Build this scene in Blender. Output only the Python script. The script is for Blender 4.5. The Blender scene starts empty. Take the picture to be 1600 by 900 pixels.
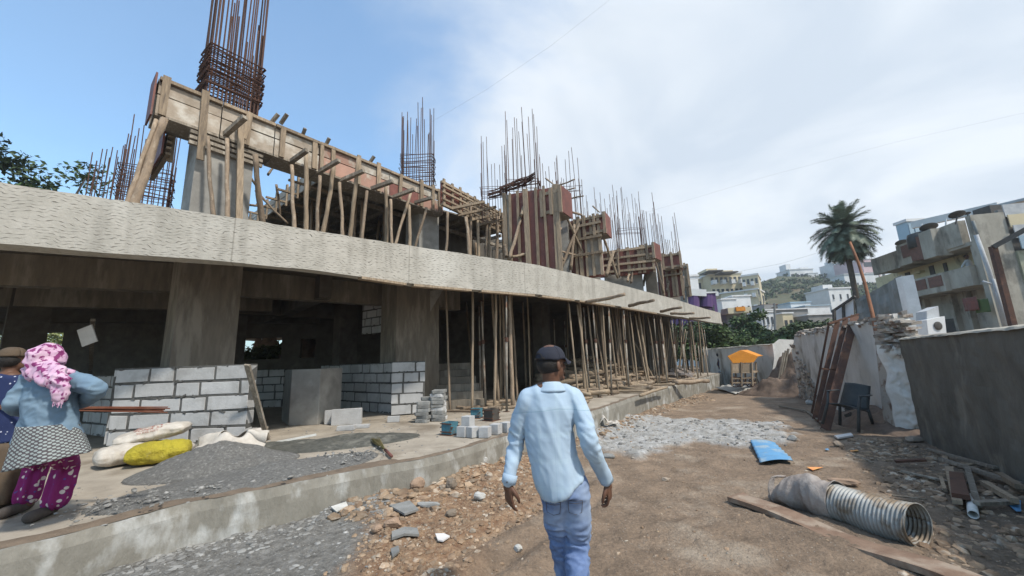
import bpy, math, random
import numpy as np
from mathutils import Vector, Matrix, noise
random.seed(11)
V = Vector; R_ = math.radians; rnd = random.uniform
S = bpy.context.scene; COL = S.collection
# ---------------------------------------------------------------- camera
FPX, EYE, PITCH, ROLL = 600.0, 1.6, math.atan(113/600), R_(2.07)
f0 = V((0, math.cos(PITCH), math.sin(PITCH))); r0 = V((1, 0, 0)); u0 = r0.cross(f0)
RT = math.cos(ROLL)*r0 - math.sin(ROLL)*u0; UP = RT.cross(f0)
cam = bpy.data.cameras.new('camera'); cam.sensor_width = 36; cam.lens = 36*FPX/1600
cam.clip_start = 0.05; cam.clip_end = 3000
co = bpy.data.objects.new('camera', cam); COL.objects.link(co)
co.matrix_world = Matrix(((RT.x, UP.x, -f0.x, 0), (RT.y, UP.y, -f0.y, 0), (RT.z, UP.z, -f0.z, EYE), (0, 0, 0, 1)))
S.camera = co
# ---------------------------------------------------------------- sun, sky, exposure
SUN = V((0.58, -0.52, 1.05)).normalized()
sl = bpy.data.lights.new('sun', 'SUN'); sl.energy = 3.4; sl.angle = R_(4); sl.color = (1, .94, .85)
so = bpy.data.objects.new('sun', sl); COL.objects.link(so); so.rotation_euler = SUN.to_track_quat('Z', 'Y').to_euler()
W = bpy.data.worlds.new('World'); S.world = W; W.use_nodes = True
nt = W.node_tree; N = nt.nodes; L = nt.links; N.clear()
def nn(T, k, **kw):
    n = T.nodes.new(k)
    for a, b in kw.items(): setattr(n, a, b)
    return n
out = nn(nt, 'ShaderNodeOutputWorld'); bg = nn(nt, 'ShaderNodeBackground'); bg.inputs[1].default_value = .125
sky = nn(nt, 'ShaderNodeTexSky', sky_type='NISHITA'); sky.sun_disc = False
sky.sun_elevation = math.asin(SUN.z); sky.sun_rotation = math.atan2(SUN.x, SUN.y)
sky.air_density = 1.1; sky.dust_density = 1.2; sky.ozone_density = 1.6
tc = nn(nt, 'ShaderNodeTexCoord'); sx = nn(nt, 'ShaderNodeSeparateXYZ'); L.new(tc.outputs['Generated'], sx.inputs[0])
def wm(op, a, b=None, c=None):
    m = nn(nt, 'ShaderNodeMath', operation=op)
    for i, v in enumerate((a, b, c)):
        if v is None: continue
        if isinstance(v, (int, float)): m.inputs[i].default_value = v
        else: L.new(v, m.inputs[i])
    return m.outputs[0]
dz = wm('ADD', wm('MAXIMUM', sx.outputs[2], 0.0), .16)
cx = wm('DIVIDE', sx.outputs[0], dz); cy = wm('DIVIDE', sx.outputs[1], dz)
cb = nn(nt, 'ShaderNodeCombineXYZ'); L.new(cx, cb.inputs[0]); L.new(cy, cb.inputs[1])
n1 = nn(nt, 'ShaderNodeTexNoise'); L.new(cb.outputs[0], n1.inputs[0]); n1.inputs['Scale'].default_value = 1.1; n1.inputs['Detail'].default_value = 8; n1.inputs['Roughness'].default_value = .55; n1.inputs['Distortion'].default_value = .5
n2 = nn(nt, 'ShaderNodeTexNoise'); L.new(cb.outputs[0], n2.inputs[0]); n2.inputs['Scale'].default_value = 1.3; n2.inputs['Detail'].default_value = 7; n2.inputs['Distortion'].default_value = .6
# cloud cover thickens towards the right of the view and the horizon
cov = wm('MULTIPLY_ADD', cx, .55, wm('MULTIPLY', cy, .10))
cov = wm('ADD', cov, wm('MULTIPLY', n1.outputs[0], 1.25))
mr = nn(nt, 'ShaderNodeMapRange', interpolation_type='SMOOTHSTEP'); L.new(cov, mr.inputs[0])
mr.inputs[1].default_value = .44; mr.inputs[2].default_value = .90; mr.inputs[3].default_value = 0.10; mr.inputs[4].default_value = .96
cr = nn(nt, 'ShaderNodeValToRGB'); L.new(n2.outputs[0], cr.inputs[0])
cr.color_ramp.elements[0].position = .38; cr.color_ramp.elements[0].color = (4.4, 4.95, 5.6, 1)
cr.color_ramp.elements[1].position = .60; cr.color_ramp.elements[1].color = (5.9, 6.25, 6.6, 1)
skm = nn(nt, 'ShaderNodeMix', data_type='RGBA', blend_type='MULTIPLY'); skm.inputs[0].default_value = 1
L.new(sky.outputs[0], skm.inputs[6]); skm.inputs[7].default_value = (1.36, 1.72, 1.78, 1)
mx = nn(nt, 'ShaderNodeMix', data_type='RGBA'); L.new(mr.outputs[0], mx.inputs[0]); L.new(skm.outputs[2], mx.inputs[6]); L.new(cr.outputs[0], mx.inputs[7])
L.new(mx.outputs[2], bg.inputs[0]); L.new(bg.outputs[0], out.inputs[0])
S.view_settings.view_transform = 'Standard'; S.view_settings.look = 'None'; S.view_settings.exposure = 0.36; S.view_settings.gamma = 1
S.cycles.max_bounces = 6; S.cycles.diffuse_bounces = 3; S.cycles.glossy_bounces = 2; S.cycles.transparent_max_bounces = 6

# ---------------------------------------------------------------- helpers
def ray(px, py): return (px-800)/FPX*RT - (py-450)/FPX*UP + f0
ORG = V((0, 0, EYE))
def at(px, py, Y):                      # the place of a photo point seen at forward distance Y (metres)
    d = ray(px, py); return ORG + d*(Y/d.y)
def gp(px, py, z):                      # the place where that line of sight meets height z
    d = ray(px, py); return ORG + d*((z-EYE)/d.z)
def base_z(y): return -0.0245*max(0, min(y, 26)-3)
def gg(px, py, dz=0):
    z = 0
    for _ in range(8): p = gp(px, py, z+dz); z = base_z(p.y)
    return p
def nz(p, s=1, o=0): return noise.noise(V((p[0]*s+o, p[1]*s-o, p[2]*s+o*.7)))

MATS = {}; ORI = {}
def pm(name, c1, c2=None, scale=6, rough=.85, bump=.25, bscale=None, c3=None, s3=1.5, w3=.5, metal=0, stretch=None, rand=0, isl=0, detail=6, bdist=.02, spec=.3, trans=0):
    """procedural material: two colours mixed by noise, an optional third in big patches, bump, per-object tint"""
    m = bpy.data.materials.new(name); m.use_nodes = True; MATS[name] = m
    T = m.node_tree; b = T.nodes['Principled BSDF']; lk = T.links.new
    c2 = c2 or tuple(x*.75 for x in c1)
    tc = nn(T, 'ShaderNodeTexCoord'); mp = nn(T, 'ShaderNodeMapping'); lk(tc.outputs['Object'], mp.inputs[0])
    if stretch: mp.inputs['Scale'].default_value = stretch
    n = nn(T, 'ShaderNodeTexNoise'); lk(mp.outputs[0], n.inputs[0]); n.inputs['Scale'].default_value = scale; n.inputs['Detail'].default_value = detail; n.inputs['Roughness'].default_value = .65
    mr = nn(T, 'ShaderNodeMapRange'); lk(n.outputs[0], mr.inputs[0]); mr.inputs[1].default_value = .35; mr.inputs[2].default_value = .65
    x = nn(T, 'ShaderNodeMix', data_type='RGBA'); lk(mr.outputs[0], x.inputs[0]); x.inputs[6].default_value = (*c1, 1); x.inputs[7].default_value = (*c2, 1)
    col = x.outputs[2]
    if c3:
        n3 = nn(T, 'ShaderNodeTexNoise'); lk(mp.outputs[0], n3.inputs[0]); n3.inputs['Scale'].default_value = s3; n3.inputs['Detail'].default_value = 5; n3.inputs['Roughness'].default_value = .6
        r3 = nn(T, 'ShaderNodeMapRange'); lk(n3.outputs[0], r3.inputs[0]); r3.inputs[1].default_value = 1-w3-.05; r3.inputs[2].default_value = 1-w3+.08
        y = nn(T, 'ShaderNodeMix', data_type='RGBA'); lk(r3.outputs[0], y.inputs[0]); lk(col, y.inputs[6]); y.inputs[7].default_value = (*c3, 1); col = y.outputs[2]
    if rand:
        oi = nn(T, 'ShaderNodeObjectInfo'); rr = nn(T, 'ShaderNodeMapRange'); lk(oi.outputs['Random'], rr.inputs[0]); rr.inputs[3].default_value = 1-rand; rr.inputs[4].default_value = 1+rand
        h = nn(T, 'ShaderNodeHueSaturation'); lk(rr.outputs[0], h.inputs['Value']); lk(col, h.inputs['Color']); col = h.outputs[0]
    if isl:
        ge = nn(T, 'ShaderNodeNewGeometry'); rr = nn(T, 'ShaderNodeMapRange'); lk(ge.outputs['Random Per Island'], rr.inputs[0]); rr.inputs[3].default_value = 1-isl; rr.inputs[4].default_value = 1+isl
        h = nn(T, 'ShaderNodeHueSaturation'); lk(rr.outputs[0], h.inputs['Value']); lk(col, h.inputs['Color']); col = h.outputs[0]
    lk(col, b.inputs['Base Color']); b.inputs['Roughness'].default_value = rough; b.inputs['Metallic'].default_value = metal
    b.inputs['Specular IOR Level'].default_value = spec
    if bump:
        bn = nn(T, 'ShaderNodeTexNoise'); lk(mp.outputs[0], bn.inputs[0]); bn.inputs['Scale'].default_value = bscale or scale*4; bn.inputs['Detail'].default_value = 6; bn.inputs['Roughness'].default_value = .7
        bp = nn(T, 'ShaderNodeBump'); lk(bn.outputs[0], bp.inputs['Height']); bp.inputs['Strength'].default_value = bump; bp.inputs['Distance'].default_value = bdist; lk(bp.outputs[0], b.inputs['Normal'])
    return m
def M(n): return MATS[n]

class MB:
    def __init__(s): s.v = []; s.f = []; s.uv = None
    def add(s, vs, fs):
        o = len(s.v); s.v += [V(p) for p in vs]; s.f += [tuple(i+o for i in f) for f in fs]; return s
    def hexa(s, p): return s.add(p, [(0, 3, 2, 1), (4, 5, 6, 7), (0, 1, 5, 4), (1, 2, 6, 5), (2, 3, 7, 6), (3, 0, 4, 7)])
    def box(s, c, sz, rot=None, jit=0):
        c = V(c); h = [x/2 for x in sz]; P = []
        for z in (-1, 1):
            for x, y in ((-1, -1), (1, -1), (1, 1), (-1, 1)):
                p = V((x*h[0], y*h[1], z*h[2]))
                if jit: p += V((rnd(-jit, jit), rnd(-jit, jit), rnd(-jit, jit)))
                if rot is not None: p = rot @ p
                P.append(c+p)
        return s.hexa(P)
    def bar(s, a, b, w, h=None, up=V((0, 0, 1)), jit=0):     # beam a-b, w across, h along "up"
        a = V(a); b = V(b); h = h or w; t = (b-a).normalized(); x = t.cross(up)
        if x.length < 1e-4: x = t.cross(V((1, 0, 0)))
        x.normalize(); y = x.cross(t); P = []
        for q in (a, b):
            for i, j in ((-1, -1), (1, -1), (1, 1), (-1, 1)):
                P.append(q + x*(i*w/2+rnd(-jit, jit)) + y*(j*h/2+rnd(-jit, jit)))
        return s.hexa(P)
    def tube(s, pts, rad, seg=8, cap=True, side=None, closed=False):
        pts = [V(p) for p in pts]; n = len(pts)
        if not isinstance(rad, (list, tuple)): rad = [rad]*n
        o = len(s.v); sd = V(side) if side is not None else None; prev = None
        for i, p in enumerate(pts):
            t = (pts[min(i+1, n-1)]-pts[max(i-1, 0)])
            if t.length < 1e-9: t = V((0, 0, 1))
            t.normalize()
            ref = sd if sd is not None else (prev if prev is not None else (V((1, 0, 0)) if abs(t.x) < .8 else V((0, 1, 0))))
            a = ref - t*ref.dot(t); a.normalize(); b = t.cross(a); prev = a
            r = rad[i]; rx, ry = (r if isinstance(r, (list, tuple)) else (r, r))
            for k in range(seg):
                an = 2*math.pi*k/seg; s.v.append(p + a*rx*math.cos(an) + b*ry*math.sin(an))
        for i in range(n-1):
            for k in range(seg):
                k2 = (k+1) % seg; s.f.append((o+i*seg+k, o+i*seg+k2, o+(i+1)*seg+k2, o+(i+1)*seg+k))
        if cap:
            s.f.append(tuple(o+k for k in reversed(range(seg)))); s.f.append(tuple(o+(n-1)*seg+k for k in range(seg)))
        return s
    def limb(s, pts, rad, seg=18, side=(1, 0, 0), ends=True):    # tube with rounded ends
        pts = [V(p) for p in pts]; rad = [r if isinstance(r, (list, tuple)) else (r, r) for r in rad]
        # resample smoothly
        P, Q = [], []; n = len(pts)
        for i in range(n-1):
            for k in range(4):
                t = k/4; p0, p1, p2, p3 = pts[max(i-1, 0)], pts[i], pts[i+1], pts[min(i+2, n-1)]
                P.append(.5*((2*p1)+(p2-p0)*t+(2*p0-5*p1+4*p2-p3)*t*t+(3*p1-p0-3*p2+p3)*t**3))
                u = t*t*(3-2*t); Q.append(tuple(rad[i][j]*(1-u)+rad[i+1][j]*u for j in (0, 1)))
        P.append(pts[-1]); Q.append(rad[-1])
        if ends:
            def cap(p, d, r):
                m = min(r); return [(p+d*m*math.sin(a)*.9, tuple(x*max(.12, math.cos(a)) for x in r)) for a in (.5, .95, 1.35)]
            d0 = (P[0]-P[1]).normalized(); d1 = (P[-1]-P[-2]).normalized()
            A = cap(P[0], d0, Q[0])[::-1]; B = cap(P[-1], d1, Q[-1])
            P = [a[0] for a in A]+P+[b[0] for b in B]; Q = [a[1] for a in A]+Q+[b[1] for b in B]
        return s.tube(P, Q, seg, True, side)
    def ell(s, c, r, seg=14, rot=None):
        c = V(c); vs = []; fs = []; m = seg//2
        for i in range(m+1):
            ph = math.pi*i/m
            for k in range(seg):
                th = 2*math.pi*k/seg; p = V((r[0]*math.sin(ph)*math.cos(th), r[1]*math.sin(ph)*math.sin(th), r[2]*math.cos(ph)))
                if rot is not None: p = rot @ p
                vs.append(c+p)
        for i in range(m):
            for k in range(seg): k2 = (k+1) % seg; fs.append((i*seg+k, (i+1)*seg+k, (i+1)*seg+k2, i*seg+k2))
        return s.add(vs, fs)
    def prism(s, poly, d):                   # polygon of 3-D points extruded by vector d
        n = len(poly); poly = [V(p) for p in poly]; d = V(d)
        return s.add(poly+[p+d for p in poly], [tuple(reversed(range(n))), tuple(range(n, 2*n))]+[(i, (i+1) % n, (i+1) % n+n, i+n) for i in range(n)])
    def grid(s, fn, nu, nv, wrap=False):
        vs = [fn(i/(nu-1), j/(nv-1)) for j in range(nv) for i in range(nu)]
        return s.add(vs, [(j*nu+i, j*nu+i+1, (j+1)*nu+i+1, (j+1)*nu+i) for j in range(nv-1) for i in range(nu-1)])
    def build(s, name, mat, parent=None, smooth=False, origin=None, bevel=0, thick=0, sub=0):
        me = bpy.data.meshes.new(name)
        if origin is None:
            if parent is not None: origin = V((0, 0, 0))
            else:
                xs = [v.x for v in s.v]; ys = [v.y for v in s.v]; origin = V(((min(xs)+max(xs))/2, (min(ys)+max(ys))/2, min(v.z for v in s.v)))
        base = parent_origin(parent) if parent is not None else V((0, 0, 0))
        me.from_pydata([tuple(v-base-origin) for v in s.v], [], s.f); me.update()
        o = bpy.data.objects.new(name, me); COL.objects.link(o)
        o.location = origin; ORI[o.name] = base+origin
        if parent is not None: o.parent = parent
        if mat: me.materials.append(M(mat) if isinstance(mat, str) else mat)
        if smooth:
            for p in me.polygons: p.use_smooth = True
        if thick: q = o.modifiers.new('t', 'SOLIDIFY'); q.thickness = thick; q.offset = 0
        if bevel: q = o.modifiers.new('b', 'BEVEL'); q.width = bevel; q.segments = 2; q.limit_method = 'ANGLE'
        if sub: q = o.modifiers.new('s', 'SUBSURF'); q.levels = sub; q.render_levels = sub
        if s.uv:
            ul = me.uv_layers.new(name='UVMap')
            for lp in me.loops: ul.data[lp.index].uv = s.uv[lp.vertex_index]
        return o
def parent_origin(p):
    return ORI.get(p.name, V(p.location))
def tag(o, label, cat, group=None, kind=None):
    if label: o['label'] = label
    if cat: o['category'] = cat
    if group: o['group'] = group
    if kind: o['kind'] = kind
    return o
def thing(name, label, cat, loc=(0, 0, 0), group=None):
    o = bpy.data.objects.new(name, None); o.empty_display_size = .2; COL.objects.link(o); o.location = loc
    ORI[o.name] = V(loc)
    return tag(o, label, cat, group)
def structure(o): o['kind'] = 'structure'; return o
def dup(root, mat4, label=None, group=None, parent=None):
    r = root.copy(); COL.objects.link(r); r.matrix_world = mat4
    if parent is not None: r.parent = parent
    if label: r['label'] = label
    if group: r['group'] = group
    for ch in list(root.children):
        c = ch.copy(); COL.objects.link(c); c.parent = r
        for g in ch.children:
            d = g.copy(); COL.objects.link(d); d.parent = c
    return r
def span(a, b, L0, roll=0):                 # matrix that stands a local +Z object of length L0 between a and b
    a = V(a); b = V(b); d = b-a; q = d.to_track_quat('Z', 'Y').to_matrix().to_4x4()
    return Matrix.Translation(a) @ q @ Matrix.Rotation(roll, 4, 'Z') @ Matrix.Diagonal((1, 1, d.length/L0, 1))
def noisy(mb, amp, s, o=0):
    for v in mb.v: v += V((nz(v, s, o), nz(v, s, o+5), nz(v, s, o+9)))*amp
    return mb
def fuse(mb, voxel, name, mat, parent, disp=None, smooth_it=4):
    """voxel-remesh overlapping limbs into one continuous surface"""
    o = mb.build(name, mat, parent)
    q = o.modifiers.new('r', 'REMESH'); q.mode = 'VOXEL'; q.voxel_size = voxel
    if smooth_it: q = o.modifiers.new('s', 'SMOOTH'); q.factor = .5; q.iterations = smooth_it
    dg = bpy.context.evaluated_depsgraph_get(); dg.update()
    me = bpy.data.meshes.new_from_object(o.evaluated_get(dg)); o.modifiers.clear(); o.data = me; me.name = name
    if disp:
        base = parent_origin(parent) if parent is not None else V((0, 0, 0))
        cs = [(v.co+base, v.normal.copy()) for v in me.vertices]
        for v, (c, n) in zip(me.vertices, cs): v.co += n*disp(c, n)
    me.materials.clear(); me.materials.append(M(mat) if isinstance(mat, str) else mat)
    for p in me.polygons: p.use_smooth = True
    return o
def inpoly(x, y, poly):                    # signed distance-ish (numpy): + inside
    d = np.full(x.shape, 1e9); ins = np.zeros(x.shape, bool); n = len(poly)
    for i in range(n):
        ax, ay = poly[i]; bx, by = poly[(i+1) % n]
        ex, ey = bx-ax, by-ay; t = np.clip(((x-ax)*ex+(y-ay)*ey)/(ex*ex+ey*ey+1e-12), 0, 1)
        d = np.minimum(d, np.hypot(x-ax-t*ex, y-ay-t*ey))
        c = ((ay > y) != (by > y)) & (x < (bx-ax)*(y-ay)/(by-ay+1e-12)+ax); ins ^= c
    return np.where(ins, d, -d)

# ---------------------------------------------------------------- materials
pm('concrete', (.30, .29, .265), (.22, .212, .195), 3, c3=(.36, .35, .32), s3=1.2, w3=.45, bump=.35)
pm('concrete_shaded', (.13, .115, .095), (.085, .075, .062), 3, c3=(.16, .145, .12), s3=1, w3=.4, bump=.3)  # darkened concrete: the gloom of the interior is put into its colour
pm('column_concrete', (.215, .185, .145), (.15, .13, .105), 2.5, c3=(.27, .24, .195), s3=1.4, w3=.45, bump=.3, stretch=(3, 3, .6))  # darker than the upper columns: shade under the slab put into the colour
pm('plinth_wall', (.27, .255, .22), (.19, .178, .15), 3, c3=(.44, .44, .42), s3=1.7, w3=.42, bump=.6, stretch=(1.6, 1.6, .8))
pm('floor_dust', (.40, .35, .285), (.27, .235, .19), 2.2, c3=(.20, .165, .125), s3=.9, w3=.42, bump=.5)
pm('mud', (.19, .145, .105), (.13, .10, .075), 6, bump=.7)
pm('aac', (.47, .47, .465), (.40, .40, .395), 5, c3=(.34, .335, .325), s3=2.2, w3=.42, bump=.4, bscale=30, isl=.12)
pm('mortar', (.13, .128, .12), (.085, .083, .078), 14, bump=.7)
pm('wood', (.36, .28, .195), (.20, .155, .11), 7, c3=(.14, .11, .085), s3=2.5, w3=.36, bump=.4, stretch=(5, 5, .6), rand=.22)
pm('wood_grey', (.29, .25, .20), (.16, .135, .105), 7, c3=(.38, .34, .28), s3=2, w3=.42, bump=.45, stretch=(5, 5, .6), rand=.25)
pm('board_pink', (.42, .25, .19), (.34, .21, .16), 3, c3=(.46, .40, .33), s3=3.0, w3=.4, bump=.3, rand=.18)
pm('board', (.43, .37, .30), (.29, .24, .185), 3, c3=(.52, .49, .43), s3=2.0, w3=.45, bump=.4, rand=.18)
pm('pole_wood', (.29, .22, .155), (.17, .13, .095), 5, bump=.5, stretch=(3, 3, .8), rand=.3, c3=(.42, .35, .27), s3=3, w3=.4)
pm('red_ply', (.20, .075, .058), (.13, .055, .045), 3, c3=(.27, .17, .14), s3=2.2, w3=.36, bump=.15, rough=.6, rand=.2)
pm('rebar', (.075, .045, .035), (.12, .06, .042), 9, bump=.3, rough=.8, rand=.25)
pm('rebar_red', (.16, .055, .03), (.22, .09, .05), 9, bump=.3, rough=.7)
pm('prop_steel', (.36, .33, .28), (.22, .19, .15), 4, c3=(.16, .085, .05), s3=3, w3=.45, bump=.2, rough=.65, rand=.3, stretch=(3, 3, 1))
pm('rust', (.115, .055, .035), (.06, .035, .027), 5, c3=(.17, .08, .045), s3=2.5, w3=.4, bump=.3, rough=.8)
pm('rust_orange', (.30, .14, .075), (.16, .075, .045), 4, bump=.3)
pm('white_plaster', (.68, .66, .62), (.53, .51, .47), 2.2, c3=(.30, .275, .235), s3=1.3, w3=.42, bump=.9, bscale=12, stretch=(1, 1, .45))
pm('plaster_grey', (.15, .14, .118), (.088, .083, .07), 1.9, c3=(.23, .215, .18), s3=1.1, w3=.36, bump=.8, bscale=9, stretch=(1, 1, .6))
pm('brick', (.20, .125, .09), (.135, .09, .068), 6, c3=(.37, .33, .285), s3=5, w3=.58, bump=.8, isl=.35)
pm('soil_red', (.19, .135, .10), (.115, .085, .065), 6, bump=.8)
pm('stone', (.30, .245, .19), (.21, .165, .125), 5, bump=.5, rand=.3)
pm('stone_orange', (.36, .25, .175), (.26, .18, .125), 5, bump=.5)
pm('stone_grey', (.27, .27, .26), (.19, .19, .18), 6, bump=.5, rand=.25)
pm('stone_pale', (.50, .49, .46), (.38, .37, .34), 6, bump=.4, rand=.2)
pm('gravel', (.235, .23, .215), (.14, .136, .128), 34, c3=(.34, .33, .31), s3=26, w3=.4, bump=1, bscale=90, bdist=.03)
pm('wet_mortar', (.13, .128, .11), (.07, .07, .062), 9, c3=(.19, .185, .16), s3=4, w3=.42, bump=1, bscale=35, bdist=.03)
pm('galv', (.34, .345, .335), (.24, .24, .225), 4, c3=(.18, .14, .10), s3=5, w3=.48, bump=.2, rough=.6, metal=.35)
pm('dirty_cloth', (.36, .32, .29), (.24, .20, .175), 4, c3=(.17, .14, .12), s3=3, w3=.38, bump=.7, bscale=12, bdist=.04)
pm('blue_sheet', (.12, .30, .50), (.10, .25, .43), 4, c3=(.27, .36, .42), s3=5, w3=.44, bump=.3, rough=.5)
pm('white_paint', (.74, .74, .72), (.62, .62, .60), 3, bump=.1, rough=.6)
pm('pvc', (.60, .60, .57), (.48, .48, .45), 5, bump=.05, rough=.4)
pm('black_plastic', (.035, .04, .042), (.06, .062, .06), 5, bump=.1, rough=.5, c3=(.11, .11, .10), s3=4, w3=.33)
pm('blue_mould', (.07, .20, .25), (.05, .13, .17), 12, c3=(.15, .10, .07), s3=9, w3=.4, bump=.3, rough=.6)
pm('sack_white', (.56, .52, .46), (.42, .38, .33), 6, c3=(.30, .22, .16), s3=5, w3=.34, bump=.5, bscale=18, rough=.7)
pm('sack_yellow', (.50, .42, .04), (.38, .31, .035), 6, bump=1, bscale=26, bdist=.04, rough=.65, c3=(.42, .37, .16), s3=5, w3=.34)
pm('print_red', (.42, .10, .075), (.35, .14, .11), 20, bump=0)
pm('orange_tarp', (.62, .25, .03), (.50, .19, .03), 5, bump=.4, bscale=8)
pm('tarp', (.46, .45, .42), (.34, .33, .30), 6, bump=.4)
pm('leaf', (.05, .085, .026), (.075, .115, .036), 1.1, bump=0, rough=.7, c3=(.032, .055, .02), s3=.8, w3=.42, isl=.4)
pm('leaf_sunlit', (.17, .21, .075), (.26, .27, .12), 2, bump=0, isl=.35)  # brightened leaf colour: painted sunlight for bushes the building shades
pm('leaf_dark', (.032, .055, .022), (.055, .08, .03), .9, bump=0, rough=.7, isl=.45)
pm('leaf_palm', (.12, .15, .105), (.17, .20, .14), 1.5, isl=.3, bump=0, rough=.55, c3=(.055, .078, .048), s3=1, w3=.45)
pm('dry_grass', (.20, .16, .075), (.12, .11, .045), 3, bump=0)
pm('bark', (.10, .08, .06), (.055, .045, .036), 8, bump=.6)
pm('hill', (.105, .095, .055), (.055, .068, .03), .10, c3=(.17, .12, .075), s3=.05, w3=.42, bump=.5, bscale=.6, bdist=1)
pm('bld_yellow', (.50, .44, .31), (.43, .38, .27), 1, c3=(.30, .26, .2), s3=.4, w3=.35, bump=.1)
pm('bld_cream', (.56, .48, .32), (.47, .40, .27), .5, bump=.05)
pm('bld_white', (.62, .62, .61), (.52, .52, .51), .5, c3=(.42, .42, .41), s3=.3, w3=.36, bump=.05)
pm('bld_purple', (.11, .06, .16), (.085, .045, .13), .5, bump=.05)
pm('bld_pink', (.50, .36, .36), (.42, .30, .30), .5, bump=.05)
pm('bld_grey', (.23, .225, .215), (.15, .147, .14), .6, bump=.1)
pm('bld_green', (.36, .37, .27), (.25, .26, .19), 1.1, c3=(.18, .18, .14), s3=.7, w3=.42, bump=.2, stretch=(1, 1, .6))
pm('mould_concrete', (.40, .37, .31), (.28, .26, .215), 1.4, c3=(.15, .138, .115), s3=.9, w3=.44, bump=.4, stretch=(1, 1, .5))
pm('yellow_dirty', (.62, .54, .34), (.52, .45, .29), 1.6, c3=(.19, .165, .12), s3=1.0, w3=.40, bump=.2, stretch=(1, 1, .5))
pm('brick_panel', (.19, .10, .075), (.13, .075, .06), 6, bump=.5, c3=(.12, .10, .085), s3=2, w3=.35)
pm('glass_dark', (.03, .035, .04), (.05, .055, .06), 2, bump=0, rough=.25, spec=.5)
pm('glass_blue', (.22, .31, .37), (.30, .39, .45), .3, bump=0, rough=.35, spec=.5)
pm('tin_grey', (.20, .215, .21), (.12, .135, .13), 2, c3=(.28, .29, .28), s3=1.1, w3=.42, bump=.3, rough=.6, stretch=(1, 1, .5))
pm('asbestos', (.46, .47, .47), (.34, .35, .36), 3, bump=.2, rough=.7)
pm('dark_metal', (.05, .048, .045), (.08, .07, .06), 5, bump=.2, rough=.6)
pm('skin', (.13, .065, .04), (.105, .052, .033), 14, bump=.12, rough=.55, bscale=70, bdist=.003)
pm('hair', (.012, .010, .009), (.022, .018, .015), 40, bump=.5, rough=.5)
pm('cap_black', (.018, .020, .030), (.028, .031, .046), 8, bump=.3, bscale=160, rough=.85, bdist=.003)
pm('label_paper', (.66, .64, .62), (.56, .54, .52), 4, bump=.1)
pm('orange_paper', (.70, .25, .10), (.65, .45, .15), 6, bump=.1)
pm('tan_cloth', (.12, .085, .055), (.08, .058, .04), 5, bump=.3)
pm('shoe', (.055, .045, .038), (.085, .07, .06), 8, bump=.2)
# ================================================================ the ground
PZ = .35                                    # top of the concrete plinth
E_PL = [(-9, -1.2), (-5.2, 1.9), (-3.85, 3.12), (-3.55, 3.46), (-3.22, 3.98), (-2.76, 4.3), (-1.93, 4.98), (-1.05, 5.6), (-.1, 6.9), (1.56, 9.06), (5.4, 14.8), (13.36, 25.4)]
def dens(a, b, st, lo, hi, g=1.13):
    c = list(np.arange(a, b, st)); s = st
    while c[-1] < hi: s *= g; c.append(c[-1]+s)
    s = st
    while c[0] > lo: s *= g; c.insert(0, c[0]-s)
    return np.array(c)
gx = dens(-5, 8, .045, -700, 700); gy = dens(1.2, 11, .045, -200, 1200)
GX, GY = np.meshgrid(gx, gy)
P2 = lambda pts: [tuple(gg(*p).xy) for p in pts]
z_grey = inpoly(GX, GY, P2([(-500, 1150), (-500, 700), (560, 770), (640, 790), (600, 840), (555, 900), (540, 1100)]))
z_orng = inpoly(GX, GY, P2([(500, 960), (560, 860), (600, 790), (720, 735), (800, 700), (880, 705), (900, 760), (840, 800), (760, 850), (660, 960)]))
z_slur = inpoly(GX, GY, P2([(925, 668), (1000, 652), (1110, 655), (1215, 662), (1240, 690), (1150, 700), (1090, 690), (1000, 716), (930, 705)]))
z_darker = inpoly(GX, GY, P2([(1330, 690), (1420, 690), (1640, 770), (1900, 900), (1500, 920), (1420, 780)]))  # zone of darker brown ground along the right wall
z_rut = inpoly(GX, GY, P2([(640, 960), (760, 830), (850, 770), (940, 745), (960, 800), (860, 900), (800, 1000)]))
H_ = np.zeros(GX.shape); CN = np.zeros(GX.shape)
for j in range(GX.shape[0]):
    for i in range(GX.shape[1]):
        x, y = GX[j, i], GY[j, i]
        if abs(x) < 30 and -8 < y < 40:
            n = noise.noise(V((x*.6, y*.6, 0)))*.05+noise.noise(V((x*2.1, y*2.1, 3)))*.022
            if -6 < x < 9 and 0 < y < 13: n += noise.noise(V((x*6.5, y*6.5, 8)))*.020+noise.noise(V((x*16, y*16, 8)))*.010
            H_[j, i] = n; CN[j, i] = noise.noise(V((x*2.3, y*2.3, 20)))*.14+noise.noise(V((x*7, y*7, 29)))*.07
sm = lambda d, w: np.clip(d/w+.5, 0, 1)
def zone(d, w=.25): return sm(d+CN, w)
GREY, ORNG, SLUR, DARKER = zone(z_grey), zone(z_orng, .35), sm(z_slur+CN*2.2-.05, .22), zone(z_darker, .6)
pd = np.full(GX.shape, 1e9)
for i in range(len(E_PL)-1):
    (ax, ay), (bx, by) = E_PL[i], E_PL[i+1]; ex, ey = bx-ax, by-ay
    t = np.clip(((GX-ax)*ex+(GY-ay)*ey)/(ex*ex+ey*ey), 0, 1); pd = np.minimum(pd, np.hypot(GX-ax-t*ex, GY-ay-t*ey))
rut = np.sin((GX*.80-GY*.60)*2*math.pi/.42)*.5+.5
H_ += sm(z_rut, .6)*((rut**.6-.5)*.085+np.sin((GX*.60+GY*.80)*2*math.pi/.075)*.006*(rut > .6))
H_ += np.exp(-(pd/.35)**2)*.07*(GX > -2.2)*(1+CN*5)+ORNG*(.035+CN*.30)+SLUR*(.05+CN*.3)
gd = np.clip(1-np.abs(GX-.0)/40, 0, 1)*(GY > 3)
_k = 0
H_ += -0.0245*np.clip(GY-3, 0, 23)
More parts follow.
